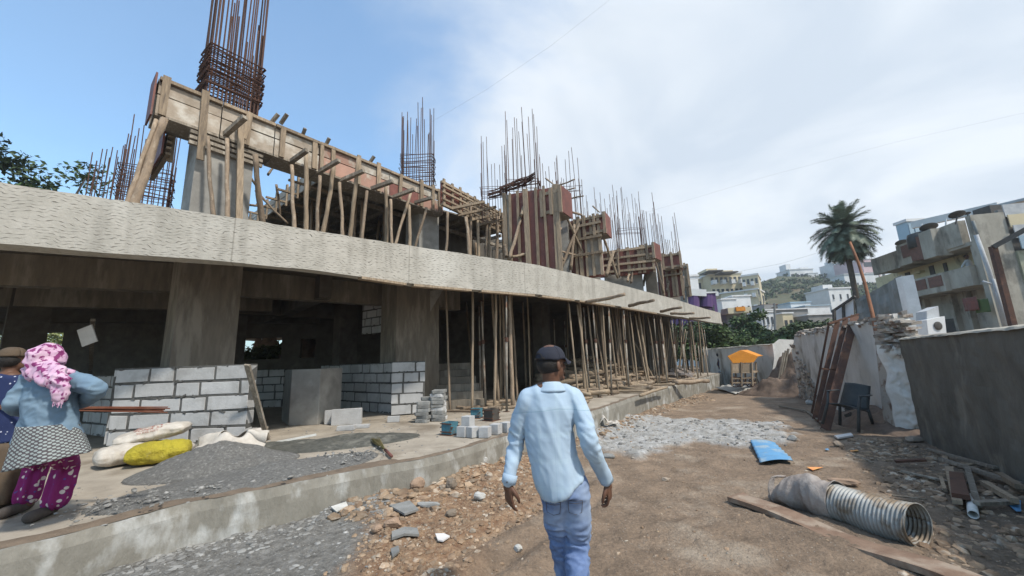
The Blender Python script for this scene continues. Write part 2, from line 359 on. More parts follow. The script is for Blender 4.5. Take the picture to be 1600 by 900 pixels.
def gz(x, y):
    i = int(np.clip(np.searchsorted(gx, x), 1, len(gx)-1)); j = int(np.clip(np.searchsorted(gy, y), 1, len(gy)-1))
    u = (x-gx[i-1])/(gx[i]-gx[i-1]); v = (y-gy[j-1])/(gy[j]-gy[j-1])
    return float((H_[j-1, i-1]*(1-u)+H_[j-1, i]*u)*(1-v)+(H_[j, i-1]*(1-u)+H_[j, i]*u)*v)
me = bpy.data.meshes.new('ground'); ny, nx = GX.shape
vs = np.stack([GX.ravel(), GY.ravel(), H_.ravel()], 1)
idx = np.arange(nx*ny).reshape(ny, nx)
fs = np.stack([idx[:-1, :-1].ravel(), idx[:-1, 1:].ravel(), idx[1:, 1:].ravel(), idx[1:, :-1].ravel()], 1)
me.from_pydata(vs.tolist(), [], fs.tolist()); me.update()
ca = me.color_attributes.new('zone', 'FLOAT_COLOR', 'POINT')
ca.data.foreach_set('color', np.stack([GREY.ravel(), ORNG.ravel(), SLUR.ravel(), DARKER.ravel()], 1).astype(np.float32).ravel())
for p in me.polygons: p.use_smooth = True
ground = bpy.data.objects.new('ground', me); COL.objects.link(ground); structure(ground)
gm = pm('ground', (.29, .212, .148), (.175, .128, .09), 2.6, c3=(.36, .29, .22), s3=.9, w3=.42, bump=1.0, bscale=16, bdist=.05)
T = gm.node_tree; b = T.nodes['Principled BSDF']; lk = T.links.new
src = b.inputs['Base Color'].links[0].from_socket
va = nn(T, 'ShaderNodeVertexColor', layer_name='zone'); sp = nn(T, 'ShaderNodeSeparateColor'); lk(va.outputs[0], sp.inputs[0])
tcg = nn(T, 'ShaderNodeTexCoord')
def cmix(fac, a, c, lo, hi, sc):
    n = nn(T, 'ShaderNodeTexNoise'); lk(tcg.outputs['Object'], n.inputs[0]); n.inputs['Scale'].default_value = sc; n.inputs['Detail'].default_value = 7; n.inputs['Roughness'].default_value = .75
    r = nn(T, 'ShaderNodeValToRGB'); lk(n.outputs[0], r.inputs[0]); r.color_ramp.elements[0].position = .36; r.color_ramp.elements[1].position = .64
    r.color_ramp.elements[0].color = (*lo, 1); r.color_ramp.elements[1].color = (*hi, 1)
    x = nn(T, 'ShaderNodeMix', data_type='RGBA'); lk(fac, x.inputs[0]); lk(a, x.inputs[6]); lk(r.outputs[0], x.inputs[7]); return x.outputs[2]
src = cmix(sp.outputs[0], src, 0, (.125, .118, .105), (.25, .24, .22), 9)
src = cmix(sp.outputs[1], src, 0, (.19, .105, .06), (.37, .25, .155), 11)
src = cmix(sp.outputs[2], src, 0, (.25, .235, .205), (.49, .485, .475), 6)
src = cmix(va.outputs['Alpha'], src, 0, (.11, .085, .06), (.22, .17, .125), 7)
# speckle of small pale grit
vo = nn(T, 'ShaderNodeTexVoronoi'); lk(tcg.outputs['Object'], vo.inputs[0]); vo.inputs['Scale'].default_value = 34
gt = nn(T, 'ShaderNodeMath', operation='LESS_THAN'); lk(vo.outputs['Distance'], gt.inputs[0]); gt.inputs[1].default_value = .17
sc_ = nn(T, 'ShaderNodeSeparateColor'); lk(vo.outputs['Color'], sc_.inputs[0])
g2 = nn(T, 'ShaderNodeMath', operation='GREATER_THAN'); lk(sc_.outputs[0], g2.inputs[0]); g2.inputs[1].default_value = .72
g3 = nn(T, 'ShaderNodeMath', operation='MULTIPLY'); lk(gt.outputs[0], g3.inputs[0]); lk(g2.outputs[0], g3.inputs[1])
x = nn(T, 'ShaderNodeMix', data_type='RGBA'); lk(g3.outputs[0], x.inputs[0]); lk(src, x.inputs[6]); x.inputs[7].default_value = (.36, .33, .29, 1)
fn_ = nn(T, 'ShaderNodeTexNoise'); lk(tcg.outputs['Object'], fn_.inputs[0]); fn_.inputs['Scale'].default_value = 30; fn_.inputs['Detail'].default_value = 9; fn_.inputs['Roughness'].default_value = .8
fr_ = nn(T, 'ShaderNodeMapRange'); lk(fn_.outputs[0], fr_.inputs[0]); fr_.inputs[1].default_value = .36; fr_.inputs[2].default_value = .64; fr_.inputs[3].default_value = .74; fr_.inputs[4].default_value = 1.22
hv = nn(T, 'ShaderNodeHueSaturation'); lk(fr_.outputs[0], hv.inputs['Value']); lk(x.outputs[2], hv.inputs['Color']); lk(hv.outputs[0], b.inputs['Base Color']); me.materials.append(gm)

# ================================================================ the unfinished building
BLD = thing('unfinished_building', 'unfinished grey concrete building with a long curved floor edge over an open ground storey', 'building', (-6, 12, PZ))
far_pl = [(9.5, 30), (-22, 34), (-26, -3)]
def catmull(p, k=6):
    o = []
    for i in range(len(p)-1):
        a, b_, c, d = [V((*q, 0)) for q in (p[max(i-1, 0)], p[i], p[i+1], p[min(i+2, len(p)-1)])]
        for j in range(k):
            t = j/k; o.append(.5*((2*b_)+(c-a)*t+(2*a-5*b_+4*c-d)*t*t+(b_*3-a-c*3+d)*t**3))
    o.append(V((*p[-1], 0))); return o
EP = catmull(E_PL, 14)
mb = MB()
m = MB()                                   # plinth: rough front wall, subdivided
def pf(u, v):
    i = u*(len(EP)-1); k = min(int(i), len(EP)-2); p = EP[k].lerp(EP[k+1], i-k)
    t = (EP[min(k+1, len(EP)-1)]-EP[k]).normalized(); n = V((t.y, -t.x, 0))
    z = -.85+v*(PZ+.85)
    o = nz((p.x, p.y, z), 2.2)*.022+nz((p.x, p.y, z), 9)*.008
    if v > .999: o -= .02+abs(nz((p.x, p.y, 0), 5))*.03
    return V((p.x, p.y, z+(nz((p.x, p.y, 1), 4)*.012 if v > .99 else 0)))+n*o
m.grid(pf, 560, 14)
m.build('plinth_face', 'plinth_wall', BLD)
top = [pf(i/559, 1) for i in range(560)]
def ebase(i):
    u = i/559*(len(EP)-1); k = min(int(u), len(EP)-2); p = EP[k].lerp(EP[k+1], u-k); w = V((0, 0, 0))
    for j in range(-4, 5): q_ = EP[max(0, min(len(EP)-1, k+j))]; r_ = EP[max(0, min(len(EP)-1, k+j+1))]; w += (r_-q_)
    t = w.normalized(); return p, V((-t.y, t.x, 0))
def topfill(name, mat, lo, hi, zoff):
    q = MB()
    for i in range(560):
        p, n = ebase(i); l_ = lo(i) if callable(lo) else lo; h_ = hi(i) if callable(hi) else hi
        a = top[i].copy() if l_ == 0 else p+n*l_+V((0, 0, PZ)); c = p+n*h_+V((0, 0, PZ)); m_ = (a+c)/2
        a.z += zoff*.2; m_.z = (a.z+c.z)/2+zoff*2.2+.006*nz(p, 6, 9)*(zoff > .01); c.z += -.004 if l_ == 0 else zoff*.2
        q.v += [a, m_, c]
        if i: q.f += [(3*i-3, 3*i, 3*i+1, 3*i-2), (3*i-2, 3*i+1, 3*i+2, 3*i-1)]
    return q.build(name, mat, BLD, smooth=True)
topfill('plinth_edge', 'plinth_wall', 0, .20, 0)
topfill('mud_strip', 'mud', lambda i: .05+.025*nz(ebase(i)[0], 3)+.012*nz(ebase(i)[0], 11), lambda i: (.30 if i < 330 else .16)+.10*nz(ebase(i)[0], 2, 4)+.03*nz(ebase(i)[0], 9, 4), .010)
inner = [tuple((ebase(i)[0]+ebase(i)[1]*.15).xy) for i in range(0, 560, 6)]
MB().add([V((x, y, PZ)) for x, y in inner+far_pl], [tuple(range(len(inner)+3))]).build('floor', 'floor_dust', BLD)
mb = MB(); mb.add([V((13.36, 25.4, PZ)), V((9.5, 30, PZ)), V((9.5, 30, -1)), V((13.36, 25.4, -1))], [(0, 1, 2, 3)]).build('plinth_end', 'plinth_wall', BLD)
# first floor: slab and curved edge beam with chiselled face
ZB, ZT = 3.35, 4.18; ZS = ZT-.2
E_SL = [(-11.6, 2.1)]+[tuple(gp(px, py, ZB).xy) for px, py in ((0, 383), (190, 397), (400, 412), (520, 425), (660, 445), (835, 460), (940, 474), (1050, 493), (1128, 506))]
ES = catmull(E_SL, 12)
cum = [0]
for i in range(1, len(ES)): cum.append(cum[-1]+(ES[i]-ES[i-1]).length)
def nrm(k): t = (ES[min(k+1, len(ES)-1)]-ES[max(k-1, 0)]).normalized(); return V((t.y, -t.x, 0))
TPX = [(0, 285), (200, 315), (400, 345), (520, 365), (660, 387), (835, 413), (950, 440), (1050, 466), (1128, 491)]
def ztop(k):                                # the slab edge is a little deeper towards the left
    p = ES[k]; px = (p-ORG).dot(RT)/max(.3, (p-ORG).dot(f0))*FPX+800; px = max(0, min(1128, px)); py = float(np.interp(px, [q_[0] for q_ in TPX], [q_[1] for q_ in TPX]))
    for _ in range(3):                      # the top point projects slightly beside the base point
        d = ray(px, py); z_ = EYE+d.z*math.hypot(p.x, p.y)/math.hypot(d.x, d.y); c_ = V((p.x, p.y, z_))-ORG; px = max(0, min(1128, c_.dot(RT)/max(.3, c_.dot(f0))*FPX+800)); py = float(np.interp(px, [q_[0] for q_ in TPX], [q_[1] for q_ in TPX]))
    return max(ZT-.14, min(ZT+.16, z_))
def zbot(k): return ZB+.03*nz(ES[k], 1.1)
def strip(name, mat, rows, uvs=True):
    q = MB(); nr = len(rows); q.uv = []
    for k in range(len(ES)):
        for (off, z, v) in rows:
            zz = z(k) if callable(z) else z
            q.v.append(V((ES[k].x, ES[k].y, zz))+nrm(k)*off); q.uv.append((cum[k], v))
    for k in range(len(ES)-1):
        for r in range(nr-1): q.f.append((k*nr+r, k*nr+r+1, (k+1)*nr+r+1, (k+1)*nr+r))
    return q.build(name, mat, BLD)
fm = pm('chiselled_concrete', (.46, .435, .385), (.375, .355, .31), 2.5, c3=(.50, .48, .43), s3=.8, w3=.4, bump=0)
T = fm.node_tree; b = T.nodes['Principled BSDF']; lk = T.links.new
uvn = nn(T, 'ShaderNodeUVMap'); nse = nn(T, 'ShaderNodeTexNoise'); lk(uvn.outputs[0], nse.inputs[0]); nse.inputs['Scale'].default_value = 2.6; nse.inputs['Detail'].default_value = 3
su = nn(T, 'ShaderNodeSeparateXYZ'); lk(uvn.outputs[0], su.inputs[0])
def mm(T, op, a, b_=None, c=None):
    q = nn(T, 'ShaderNodeMath', operation=op)
    for i, v in enumerate((a, b_, c)):
        if v is None: continue
        if isinstance(v, (int, float)): q.inputs[i].default_value = v
        else: T.links.new(v, q.inputs[i])
    return q.outputs[0]
vv = mm(T, 'ADD', su.outputs[1], mm(T, 'MULTIPLY', nse.outputs[0], .30))
rowf = mm(T, 'MULTIPLY', vv, 20.0); row = mm(T, 'FLOOR', rowf); fr = mm(T, 'FRACT', rowf)
wn = nn(T, 'ShaderNodeTexWhiteNoise', noise_dimensions='1D'); lk(row, wn.inputs['W'])
uu = mm(T, 'MULTIPLY_ADD', su.outputs[0], 8.6, mm(T, 'MULTIPLY', wn.outputs[0], 7.0))
uu = mm(T, 'ADD', uu, mm(T, 'MULTIPLY', nse.outputs[0], .8))
fu = mm(T, 'FRACT', uu); cell = mm(T, 'FLOOR', uu)
wn2 = nn(T, 'ShaderNodeTexWhiteNoise', noise_dimensions='2D'); cbn = nn(T, 'ShaderNodeCombineXYZ'); lk(row, cbn.inputs[0]); lk(cell, cbn.inputs[1]); lk(cbn.outputs[0], wn2.inputs['Vector'])
slope = mm(T, 'MULTIPLY_ADD', mm(T, 'SUBTRACT', fu, .5), mm(T, 'MULTIPLY_ADD', wn2.outputs[0], .35, -.28), .5)
dv = mm(T, 'ABSOLUTE', mm(T, 'SUBTRACT', fr, slope))
half = mm(T, 'MULTIPLY', mm(T, 'SINE', mm(T, 'MULTIPLY', mm(T, 'MINIMUM', mm(T, 'DIVIDE', fu, .72), 1.0), math.pi)), .10)
msk = nn(T, 'ShaderNodeMapRange', interpolation_type='SMOOTHSTEP'); lk(mm(T, 'SUBTRACT', half, dv), msk.inputs[0]); msk.inputs[1].default_value = -.03; msk.inputs[2].default_value = .05
pn = nn(T, 'ShaderNodeTexNoise'); lk(uvn.outputs[0], pn.inputs[0]); pn.inputs['Scale'].default_value = 1.9; pn.inputs['Detail'].default_value = 4
pr = nn(T, 'ShaderNodeMapRange'); lk(pn.outputs[0], pr.inputs[0]); pr.inputs[1].default_value = .36; pr.inputs[2].default_value = .62; pr.inputs[3].default_value = .38; pr.inputs[4].default_value = .02
keep = mm(T, 'GREATER_THAN', wn2.outputs[0], pr.outputs[0]); msk = mm(T, 'MULTIPLY', mm(T, 'MULTIPLY', msk.outputs[0], keep), mm(T, 'MULTIPLY_ADD', wn2.outputs[0], .6, .45))
src = b.inputs['Base Color'].links[0].from_socket
x = nn(T, 'ShaderNodeMix', data_type='RGBA'); lk(mm(T, 'MULTIPLY', msk, .85), x.inputs[0]); lk(src, x.inputs[6]); x.inputs[7].default_value = (.15, .14, .12, 1); 
dn = nn(T, 'ShaderNodeTexNoise'); lk(uvn.outputs[0], dn.inputs[0]); dn.inputs['Scale'].default_value = .9; dn.inputs['Detail'].default_value = 7
# pour joints and water stains
jn = mm(T, 'LESS_THAN', mm(T, 'ABSOLUTE', mm(T, 'SUBTRACT', mm(T, 'FRACT', mm(T, 'MULTIPLY', su.outputs[0], .31)), .5)), .0035)
mp2 = nn(T, 'ShaderNodeMapping'); mp2.inputs['Scale'].default_value = (3.5, .35, 1); lk(uvn.outputs[0], mp2.inputs[0])
st = nn(T, 'ShaderNodeTexNoise'); lk(mp2.outputs[0], st.inputs[0]); st.inputs['Scale'].default_value = 1; st.inputs['Detail'].default_value = 5
sr = nn(T, 'ShaderNodeMapRange'); lk(st.outputs[0], sr.inputs[0]); sr.inputs[1].default_value = .50; sr.inputs[2].default_value = .72; sr.inputs[4].default_value = .55
sj = mm(T, 'MAXIMUM', sr.outputs[0], mm(T, 'MULTIPLY', jn, .6))
y = nn(T, 'ShaderNodeMix', data_type='RGBA'); lk(sj, y.inputs[0]); lk(x.outputs[2], y.inputs[6]); y.inputs[7].default_value = (.22, .205, .175, 1)
lk(y.outputs[2], b.inputs['Base Color'])
bn = nn(T, 'ShaderNodeTexNoise'); lk(uvn.outputs[0], bn.inputs[0]); bn.inputs['Scale'].default_value = 25; bn.inputs['Detail'].default_value = 6
bp = nn(T, 'ShaderNodeBump'); lk(mm(T, 'SUBTRACT', mm(T, 'MULTIPLY', bn.outputs[0], .5), msk), bp.inputs['Height']); bp.inputs['Strength'].default_value = .7; bp.inputs['Distance'].default_value = .02; lk(bp.outputs[0], b.inputs['Normal'])
strip('edge_beam', 'chiselled_concrete', [(-.30, ZB, -.3), (0, zbot, 0), (0, lambda k: ztop(k)+.015*nz(ES[k], 6), ZT-ZB), (-.30, lambda k: ztop(k)-.01, ZT-ZB+.3)])
strip('beam_inner_side', 'concrete_shaded', [(-.30, ZT-.02, 0), (-.30, ZB, .8)])
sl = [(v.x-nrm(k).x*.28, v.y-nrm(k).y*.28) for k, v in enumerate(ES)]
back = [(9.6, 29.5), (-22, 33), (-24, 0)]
MB().prism([V((x, y, ZS)) for x, y in sl+back], (0, 0, .19)).build('floor_slab', 'concrete_shaded', BLD)
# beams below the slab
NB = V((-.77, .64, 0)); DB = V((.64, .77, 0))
def beam(a, b_, w=.3, h=.55, mat='concrete_shaded'):
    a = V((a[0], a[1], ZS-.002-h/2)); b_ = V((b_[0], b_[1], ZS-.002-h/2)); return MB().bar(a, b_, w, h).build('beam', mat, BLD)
beam((-13, 5.6), (-6.9, 8.7), .3, .62, 'column_concrete'); beam((-14.5, 8.6), (-7.6, 12.0), .3, .6, 'column_concrete'); beam((-16, 12.4), (-8, 15.8), .3, .6)  # lighter, warmer concrete on some beams stands in for lit undersides
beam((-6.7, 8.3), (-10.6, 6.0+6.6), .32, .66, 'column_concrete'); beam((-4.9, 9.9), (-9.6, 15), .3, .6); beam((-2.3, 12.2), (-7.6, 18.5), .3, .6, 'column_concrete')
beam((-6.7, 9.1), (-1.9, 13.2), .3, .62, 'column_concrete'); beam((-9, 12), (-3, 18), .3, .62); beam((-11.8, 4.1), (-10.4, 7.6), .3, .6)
# columns
def column(px0, px1, y0, y1, dep, z0, z1, mat='column_concrete', py=480):
    A = at(px0, py, y0); B = at(px1, py, y1); n = V((-(B.y-A.y), B.x-A.x, 0)).normalized()*dep
    poly = [V((A.x, A.y, z0)), V((B.x, B.y, z0)), V((B.x, B.y, z0))+n, V((A.x, A.y, z0))+n]
    q = MB(); q.prism(poly, (0, 0, z1-z0)); return q
A0 = at(300, 290, 7.3); B0 = at(393, 290, 8.15)
nA = V((-(B0.y-A0.y), B0.x-A0.x, 0)).normalized()
def plan_col(A, B, n, z0, z1, name='column', mat='column_concrete'):
    return MB().prism([V((A.x, A.y, z0)), V((B.x, B.y, z0)), V((B.x, B.y, z0))+n, V((A.x, A.y, z0))+n], (0, 0, z1-z0)).build(name, mat, BLD, bevel=.01)
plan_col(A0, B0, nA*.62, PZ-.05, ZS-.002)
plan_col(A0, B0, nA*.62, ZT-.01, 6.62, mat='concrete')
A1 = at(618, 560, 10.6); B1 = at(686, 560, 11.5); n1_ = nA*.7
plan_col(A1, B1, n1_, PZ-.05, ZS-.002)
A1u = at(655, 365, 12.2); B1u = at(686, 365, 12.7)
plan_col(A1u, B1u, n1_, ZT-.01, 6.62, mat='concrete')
for x, y in ((-9.4, 12.8), (-6.2, 14.2), (-3.6, 17), (-12.5, 9.8), (1.2, 16.5), (4.4, 20.5), (8.3, 24.5), (-8.2, 18.5)):
    MB().box((x, y, 2.25), (.45, .7, 3.8), Matrix.Rotation(-.6, 3, 'Z')).build('column', 'concrete_shaded', BLD)
# haunch bracket beside the second column
a = at(668, 455, 11.3); MB().prism([a, at(693, 452, 11.3), at(672, 487, 11.3)], (-.1, .3, 0)).build('haunch', 'concrete', BLD)
# back walls of the ground storey with the openings that show daylight
def px_wall(x0, x1, z0, z1, Y, Y2=None, name='back_wall', mat='concrete_shaded'):
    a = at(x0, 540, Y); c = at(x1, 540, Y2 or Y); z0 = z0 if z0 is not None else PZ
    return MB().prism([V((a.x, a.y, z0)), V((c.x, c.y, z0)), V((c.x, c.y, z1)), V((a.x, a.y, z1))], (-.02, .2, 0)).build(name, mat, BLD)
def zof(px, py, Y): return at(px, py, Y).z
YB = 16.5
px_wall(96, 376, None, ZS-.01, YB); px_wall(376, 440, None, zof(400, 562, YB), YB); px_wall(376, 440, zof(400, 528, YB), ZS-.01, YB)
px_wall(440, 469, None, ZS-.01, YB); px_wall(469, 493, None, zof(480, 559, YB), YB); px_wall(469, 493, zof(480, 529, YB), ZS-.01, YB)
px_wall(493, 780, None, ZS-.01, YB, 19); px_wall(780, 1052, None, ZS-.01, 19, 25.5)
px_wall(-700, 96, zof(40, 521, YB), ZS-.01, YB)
# interior block walls: mortar core with block faces standing proud
def block_wall(name, A, B, z0, courses, ch, bl, thick=.2, mat='aac', seed=1, parent=None, lab=None, missing=(), top_extra=None, end=True):
    """A-B run of the front face; blocks are proud of the mortar by a few millimetres"""
    rs = random.Random(seed); A = V((A.x, A.y, z0)); B = V((B.x, B.y, z0)); Lw = (B-A).length; t = (B-A)/Lw; n = V((t.y, -t.x, 0))
    if n.dot(ORG-A) < 0: n = -n
    rot = Matrix((t, -n, V((0, 0, 1)))).transposed(); j = .034
    core = MB().box(A+t*Lw/2-n*(thick/2+.004)+V((0, 0, courses*ch/2-.004)), (Lw-.012, thick-.012, courses*ch-.01), rot)
    bl_ = MB()
    for c in range(courses):
        u = -bl*(.5 if c % 2 else 0)-rs.uniform(0, .1)*(c % 3)
        while u < Lw-.02:
            l = bl*rs.choice((1, 1, 1, .62, .85)); a = max(u, 0); e = min(u+l, Lw)
            if e-a > .05:
                ww = e-a-(j if e < Lw-.01 else 0)
                cc = A+t*(a+ww/2)-n*(thick/2)+V((0, 0, c*ch+(ch-j)/2+rs.uniform(-.004, .004)))
                bl_.box(cc, (ww-rs.uniform(0, .012), thick+rs.uniform(0, .008), ch-j-rs.uniform(0, .012)), rot @ Matrix.Rotation(rs.uniform(-.012, .012), 3, 'Y'), jit=.007)
            u += l+rs.uniform(0, .012)
    sm_ = MB()
    for _ in range(int(Lw*26)):             # mortar squeezed out and smeared over the joints
        c = rs.randrange(0, courses+1); u = rs.uniform(0, Lw); w = rs.uniform(.02, .09); h = rs.uniform(.012, .035)
        sm_.box(A+t*u+n*.003+V((0, 0, max(.02, min(courses*ch-.03, c*ch-j/2+rs.uniform(-.018, .018))))), (w, .012, h), rot @ Matrix.Rotation(rs.uniform(-.5, .5), 3, 'Y'), jit=.006)
    if parent is None:
        r = thing(name, lab[0], lab[1], tuple(A)); parent = r
    core.build('mortar', 'mortar', parent); sm_.build('mortar_smears', 'mortar', parent); o = bl_.build('blocks', mat, parent, bevel=.006)
    return parent
wA = at(174, 640, 6.65); wB = at(386, 640, 6.75)
zc_ = lambda px, py, Y: at(px, py, Y).z
BW1 = thing('block_wall', 'waist-high corner wall of white aerated blocks with thick dark mortar below the wide column', 'block wall', (wA.x, wA.y, PZ))
MB().box((wA+wB)/2*1+V((-.0, .11, 0))-V((0, 0, ((wA+wB)/2).z-PZ-.05)), ((wB-wA).length-.03, .2, .1), Matrix.Rotation(math.atan2(wB.y-wA.y, wB.x-wA.x), 3, 'Z')).build('kicker', 'concrete', BW1)
block_wall('w', wA, wB, PZ+.10, 5, .252, .66, .2, seed=5, parent=BW1)
wC = wA+V((-.55, 1.25, 0)); block_wall('w', wA+V((0, .22, 0)), wC, PZ+.10, 5, .252, .6, .2, seed=8, parent=BW1)
BW2 = block_wall('block_wall', at(611, 640, 9.9), at(664, 640, 10.1), PZ+.02, 5, .262, .6, .2, seed=12, lab=('narrow white block wall end standing before the column behind the stacked pavers', 'block wall'))
BW3 = block_wall('block_wall', at(498, 640, 12.6), at(612, 640, 10.3), PZ+.01, 5, .262, .62, .2, seed=15, lab=('shaded white block wall running back between the smooth grey cube and the lit wall end', 'block wall'))
BW4 = block_wall('block_wall', at(392, 640, 13.2), at(440, 640, 13.2), PZ+.01, 5, .25, .62, .2, seed=16, lab=('low dark block wall deep inside below the wide bright opening', 'block wall'))
BW5 = block_wall('block_wall', at(132, 640, 8.8), at(172, 640, 8.2), PZ+.01, 5, .25, .62, .2, seed=19, lab=('shaded block wall deep inside just behind the left edge of the front block wall', 'block wall'))
block_wall('block_wall', at(566, 500, 12.0), at(622, 500, 11.0), 2.55, 4, .25, .5, .2, seed=23, lab=('few blocks laid high up in the dark under the slab beside the second column', 'block wall'))
# smooth block cube
q = MB(); a = at(427, 600, 9.6); c = at(497, 600, 9.0); n_ = V((-(c.y-a.y), c.x-a.x, 0)).normalized()
a = at(455, 600, 8.9); c = at(500, 600, 8.9)
q.prism([V((a.x, a.y, PZ)), V((c.x, c.y, PZ)), V((c.x+.1, c.y+.9, PZ)), V((a.x-.75, a.y+1.0, PZ))], (0, 0, 1.22))
tag(q.build('plastered_block', 'concrete', None, bevel=.01), 'tall smooth grey cube of plastered blocks standing in the shade', 'block pier')
# stairs
ST = thing('concrete_stairs', 'raw concrete steps rising into the dark beside the steel props', 'stairs', tuple(gp(700, 634, PZ)))
p = at(722, 640, 10.9)
for k in range(6):
    MB().box((p.x-.12*k, p.y+.32*k+.2, PZ+.11+.2*k/1.0), (1.25, .34, .22+.0*k), Matrix.Rotation(.25, 3, 'Z'), jit=.01).build('step', 'column_concrete', ST)
    if k: MB().box((p.x-.12*k, p.y+.32*k+.25, PZ+.1*k), (1.2, .3, .2*k), Matrix.Rotation(.25, 3, 'Z')).build('riser', 'concrete_shaded', ST)
# ================================================================ upper storey: formwork, poles, reinforcement
def isect(px, A, B, py=500):               # forward distance at which a sight line crosses the vertical plane A-B
    d = ray(px, py); ex, ey = B[0]-A[0], B[1]-A[1]
    t = (A[0]*ey-A[1]*ex)/(d.x*ey-d.y*ex); return t*d.y
T0 = gp(249, 121, 7.4); T1 = gp(692, 301, 7.4)
def onb(px, py, off=0):                    # a point on the outer face of the long edge formwork
    p = at(px, py, isect(px, T0, T1, py)); return p+OUTB*off
tb = (T1-T0).normalized(); OUTB = V((tb.y, -tb.x, 0))
BF = thing('beam_formwork', 'long weathered timber formwork box for the upper edge beam, above the leaning poles', 'formwork', tuple(V((T0.x, T0.y, 6.6))))
ln = (T1-T0).length
ZF0, ZF1 = 6.62, 7.40
for i in range(7):                         # lengths of planking, two or three boards high
    a = T0+tb*(ln*i/7+.01); c = T0+tb*(ln*(i+1)/7-.01)
    hs = [(ZF0, ZF0+.40), (ZF0+.44, ZF1-.09)]
    for k, (lo, hi) in enumerate(hs):
        mat = 'red_ply' if (i == 5 and k == 0) else ('board_pink' if (k == 0 and i > 2) or i == 3 else 'board')
        MB().bar(V((a.x, a.y, (lo+hi)/2))-OUTB*.02*k, V((c.x, c.y, (lo+hi)/2+rnd(-.01, .01)))-OUTB*.02*k, .035, hi-lo).build('board', mat, BF)
    MB().bar(V((a.x, a.y, ZF1-.03))+OUTB*.03, V((c.x, c.y, ZF1-.03+rnd(-.01, .01)))+OUTB*.03, .08, .07).build('top_rail', 'wood', BF)
    MB().bar(V((a.x, a.y, ZF0-.03))-OUTB*.3, V((c.x, c.y, ZF0-.03))-OUTB*.3, .66, .05).build('soffit_board', 'wood_grey', BF)
    MB().bar(V((a.x, a.y, (ZF0+ZF1)/2))-OUTB*.62, V((c.x, c.y, (ZF0+ZF1)/2))-OUTB*.62, .035, .76).build('inner_board', 'board', BF)
for px, l, w in ((256, 0, .12), (386, .0, .1), (440, .02, .11), (491, .0, .12), (502, .0, .09), (520, .02, .11), (559, .0, .10), (590, .0, .12), (623, .0, .1), (657, .02, .12), (675, 0, .09), (686, 0, .13)):
    a = onb(px, 150+(px-249)*.385, .06); MB().bar(V((a.x, a.y, ZF0-.03)), V((a.x+rnd(-.04, .04), a.y, ZF1+rnd(-.02, .10))), w, .05, up=OUTB, jit=.004).build('batten', 'wood', BF)
a = onb(320, 145, .09); c = onb(311, 252, .09); MB().bar(a, c, .13, .04, up=OUTB).build('batten', 'wood', BF)
a = onb(389, 178, .08); c = onb(378, 218, .08); MB().bar(a, c, .11, .04, up=OUTB).build('batten', 'wood', BF)
# concrete just showing along the top and the cantilevered end board
MB().bar(V((T0.x, T0.y, 7.36))-OUTB*.3, V((T1.x, T1.y, 7.36))-OUTB*.3, .54, .06).build('wet_concrete', 'concrete', BF)
e = T0-tb*.05; q = MB(); q.bar(V((e.x, e.y, 6.5))-OUTB*.15, V((e.x, e.y, 7.42))-OUTB*.15, .55, .03, up=tb); q.build('end_board', 'red_ply', BF)
# short cross beam box running back past the column
a = V((T0.x, T0.y, 6.35))-OUTB*.5+tb*.25
XB = thing('cross_formwork', 'small box of battens and red board between near column head and edge formwork', 'formwork', tuple(a))
MB().bar(a, a-OUTB*1.9, .03, .6).build('board', 'red_ply', XB)
for k in range(5): MB().bar(a+tb*(.1)+V((0, 0, -.26+.13*k)), a+tb*(.1)-OUTB*1.7+V((0, 0, -.26+.13*k)), .08, .05).build('rail', 'wood', XB)
MB().bar(a+tb*.16-OUTB*.2+V((0, 0, -.35)), a+tb*.16-OUTB*.2+V((0, 0, .4)), .1, .05, up=OUTB).build('batten', 'wood', XB)
for k in range(3):
    z = 6.25+.12*k; MB().bar(V((A0.x, A0.y, z))+OUTB*.05-tb*.15, V((B0.x, B0.y, z))+OUTB*.05+tb*.15, .08, .07).build('collar', 'wood_grey', XB)
# second stretch of edge formwork
U0 = gp(688, 283, 7.4); U1 = gp(803, 345, 7.4); tu = (U1-U0).normalized(); OU = V((tu.y, -tu.x, 0)); lu = (U1-U0).length
BG = thing('beam_formwork', 'shorter pale plywood formwork between the near column and the tall red shutters', 'formwork', tuple(V((U0.x, U0.y, 6.5))))
for i in range(4):
    a = U0+tu*(lu*i/4+.01); c = U0+tu*(lu*(i+1)/4-.01)
    MB().bar(V((a.x, a.y, 6.98)), V((c.x, c.y, 6.98)), .035, .78).build('board', 'board' if i else 'red_ply', BG)
    MB().bar(V((a.x, a.y, 7.38))+OU*.03, V((c.x, c.y, 7.38))+OU*.03, .1, .08).build('top_rail', 'wood', BG)
    MB().bar(V((a.x, a.y, 6.6))+OU*.05, V((c.x, c.y, 6.6))+OU*.05, .1, .08).build('bottom_rail', 'wood', BG)
for k in range(11):
    a = U0+tu*(lu*(k+.3)/11)+OU*.05; MB().bar(V((a.x, a.y, 6.55)), V((a.x, a.y, 7.5+rnd(-.05, .06))), .09, .05, up=OU).build('batten', 'wood', BG)
for z in (6.78, 7.02, 7.22): MB().bar(V((U0.x, U0.y, z))+OU*.09, V((U1.x, U1.y, z+.02))+OU*.09, .05, .06).build('rail', 'wood', BG)
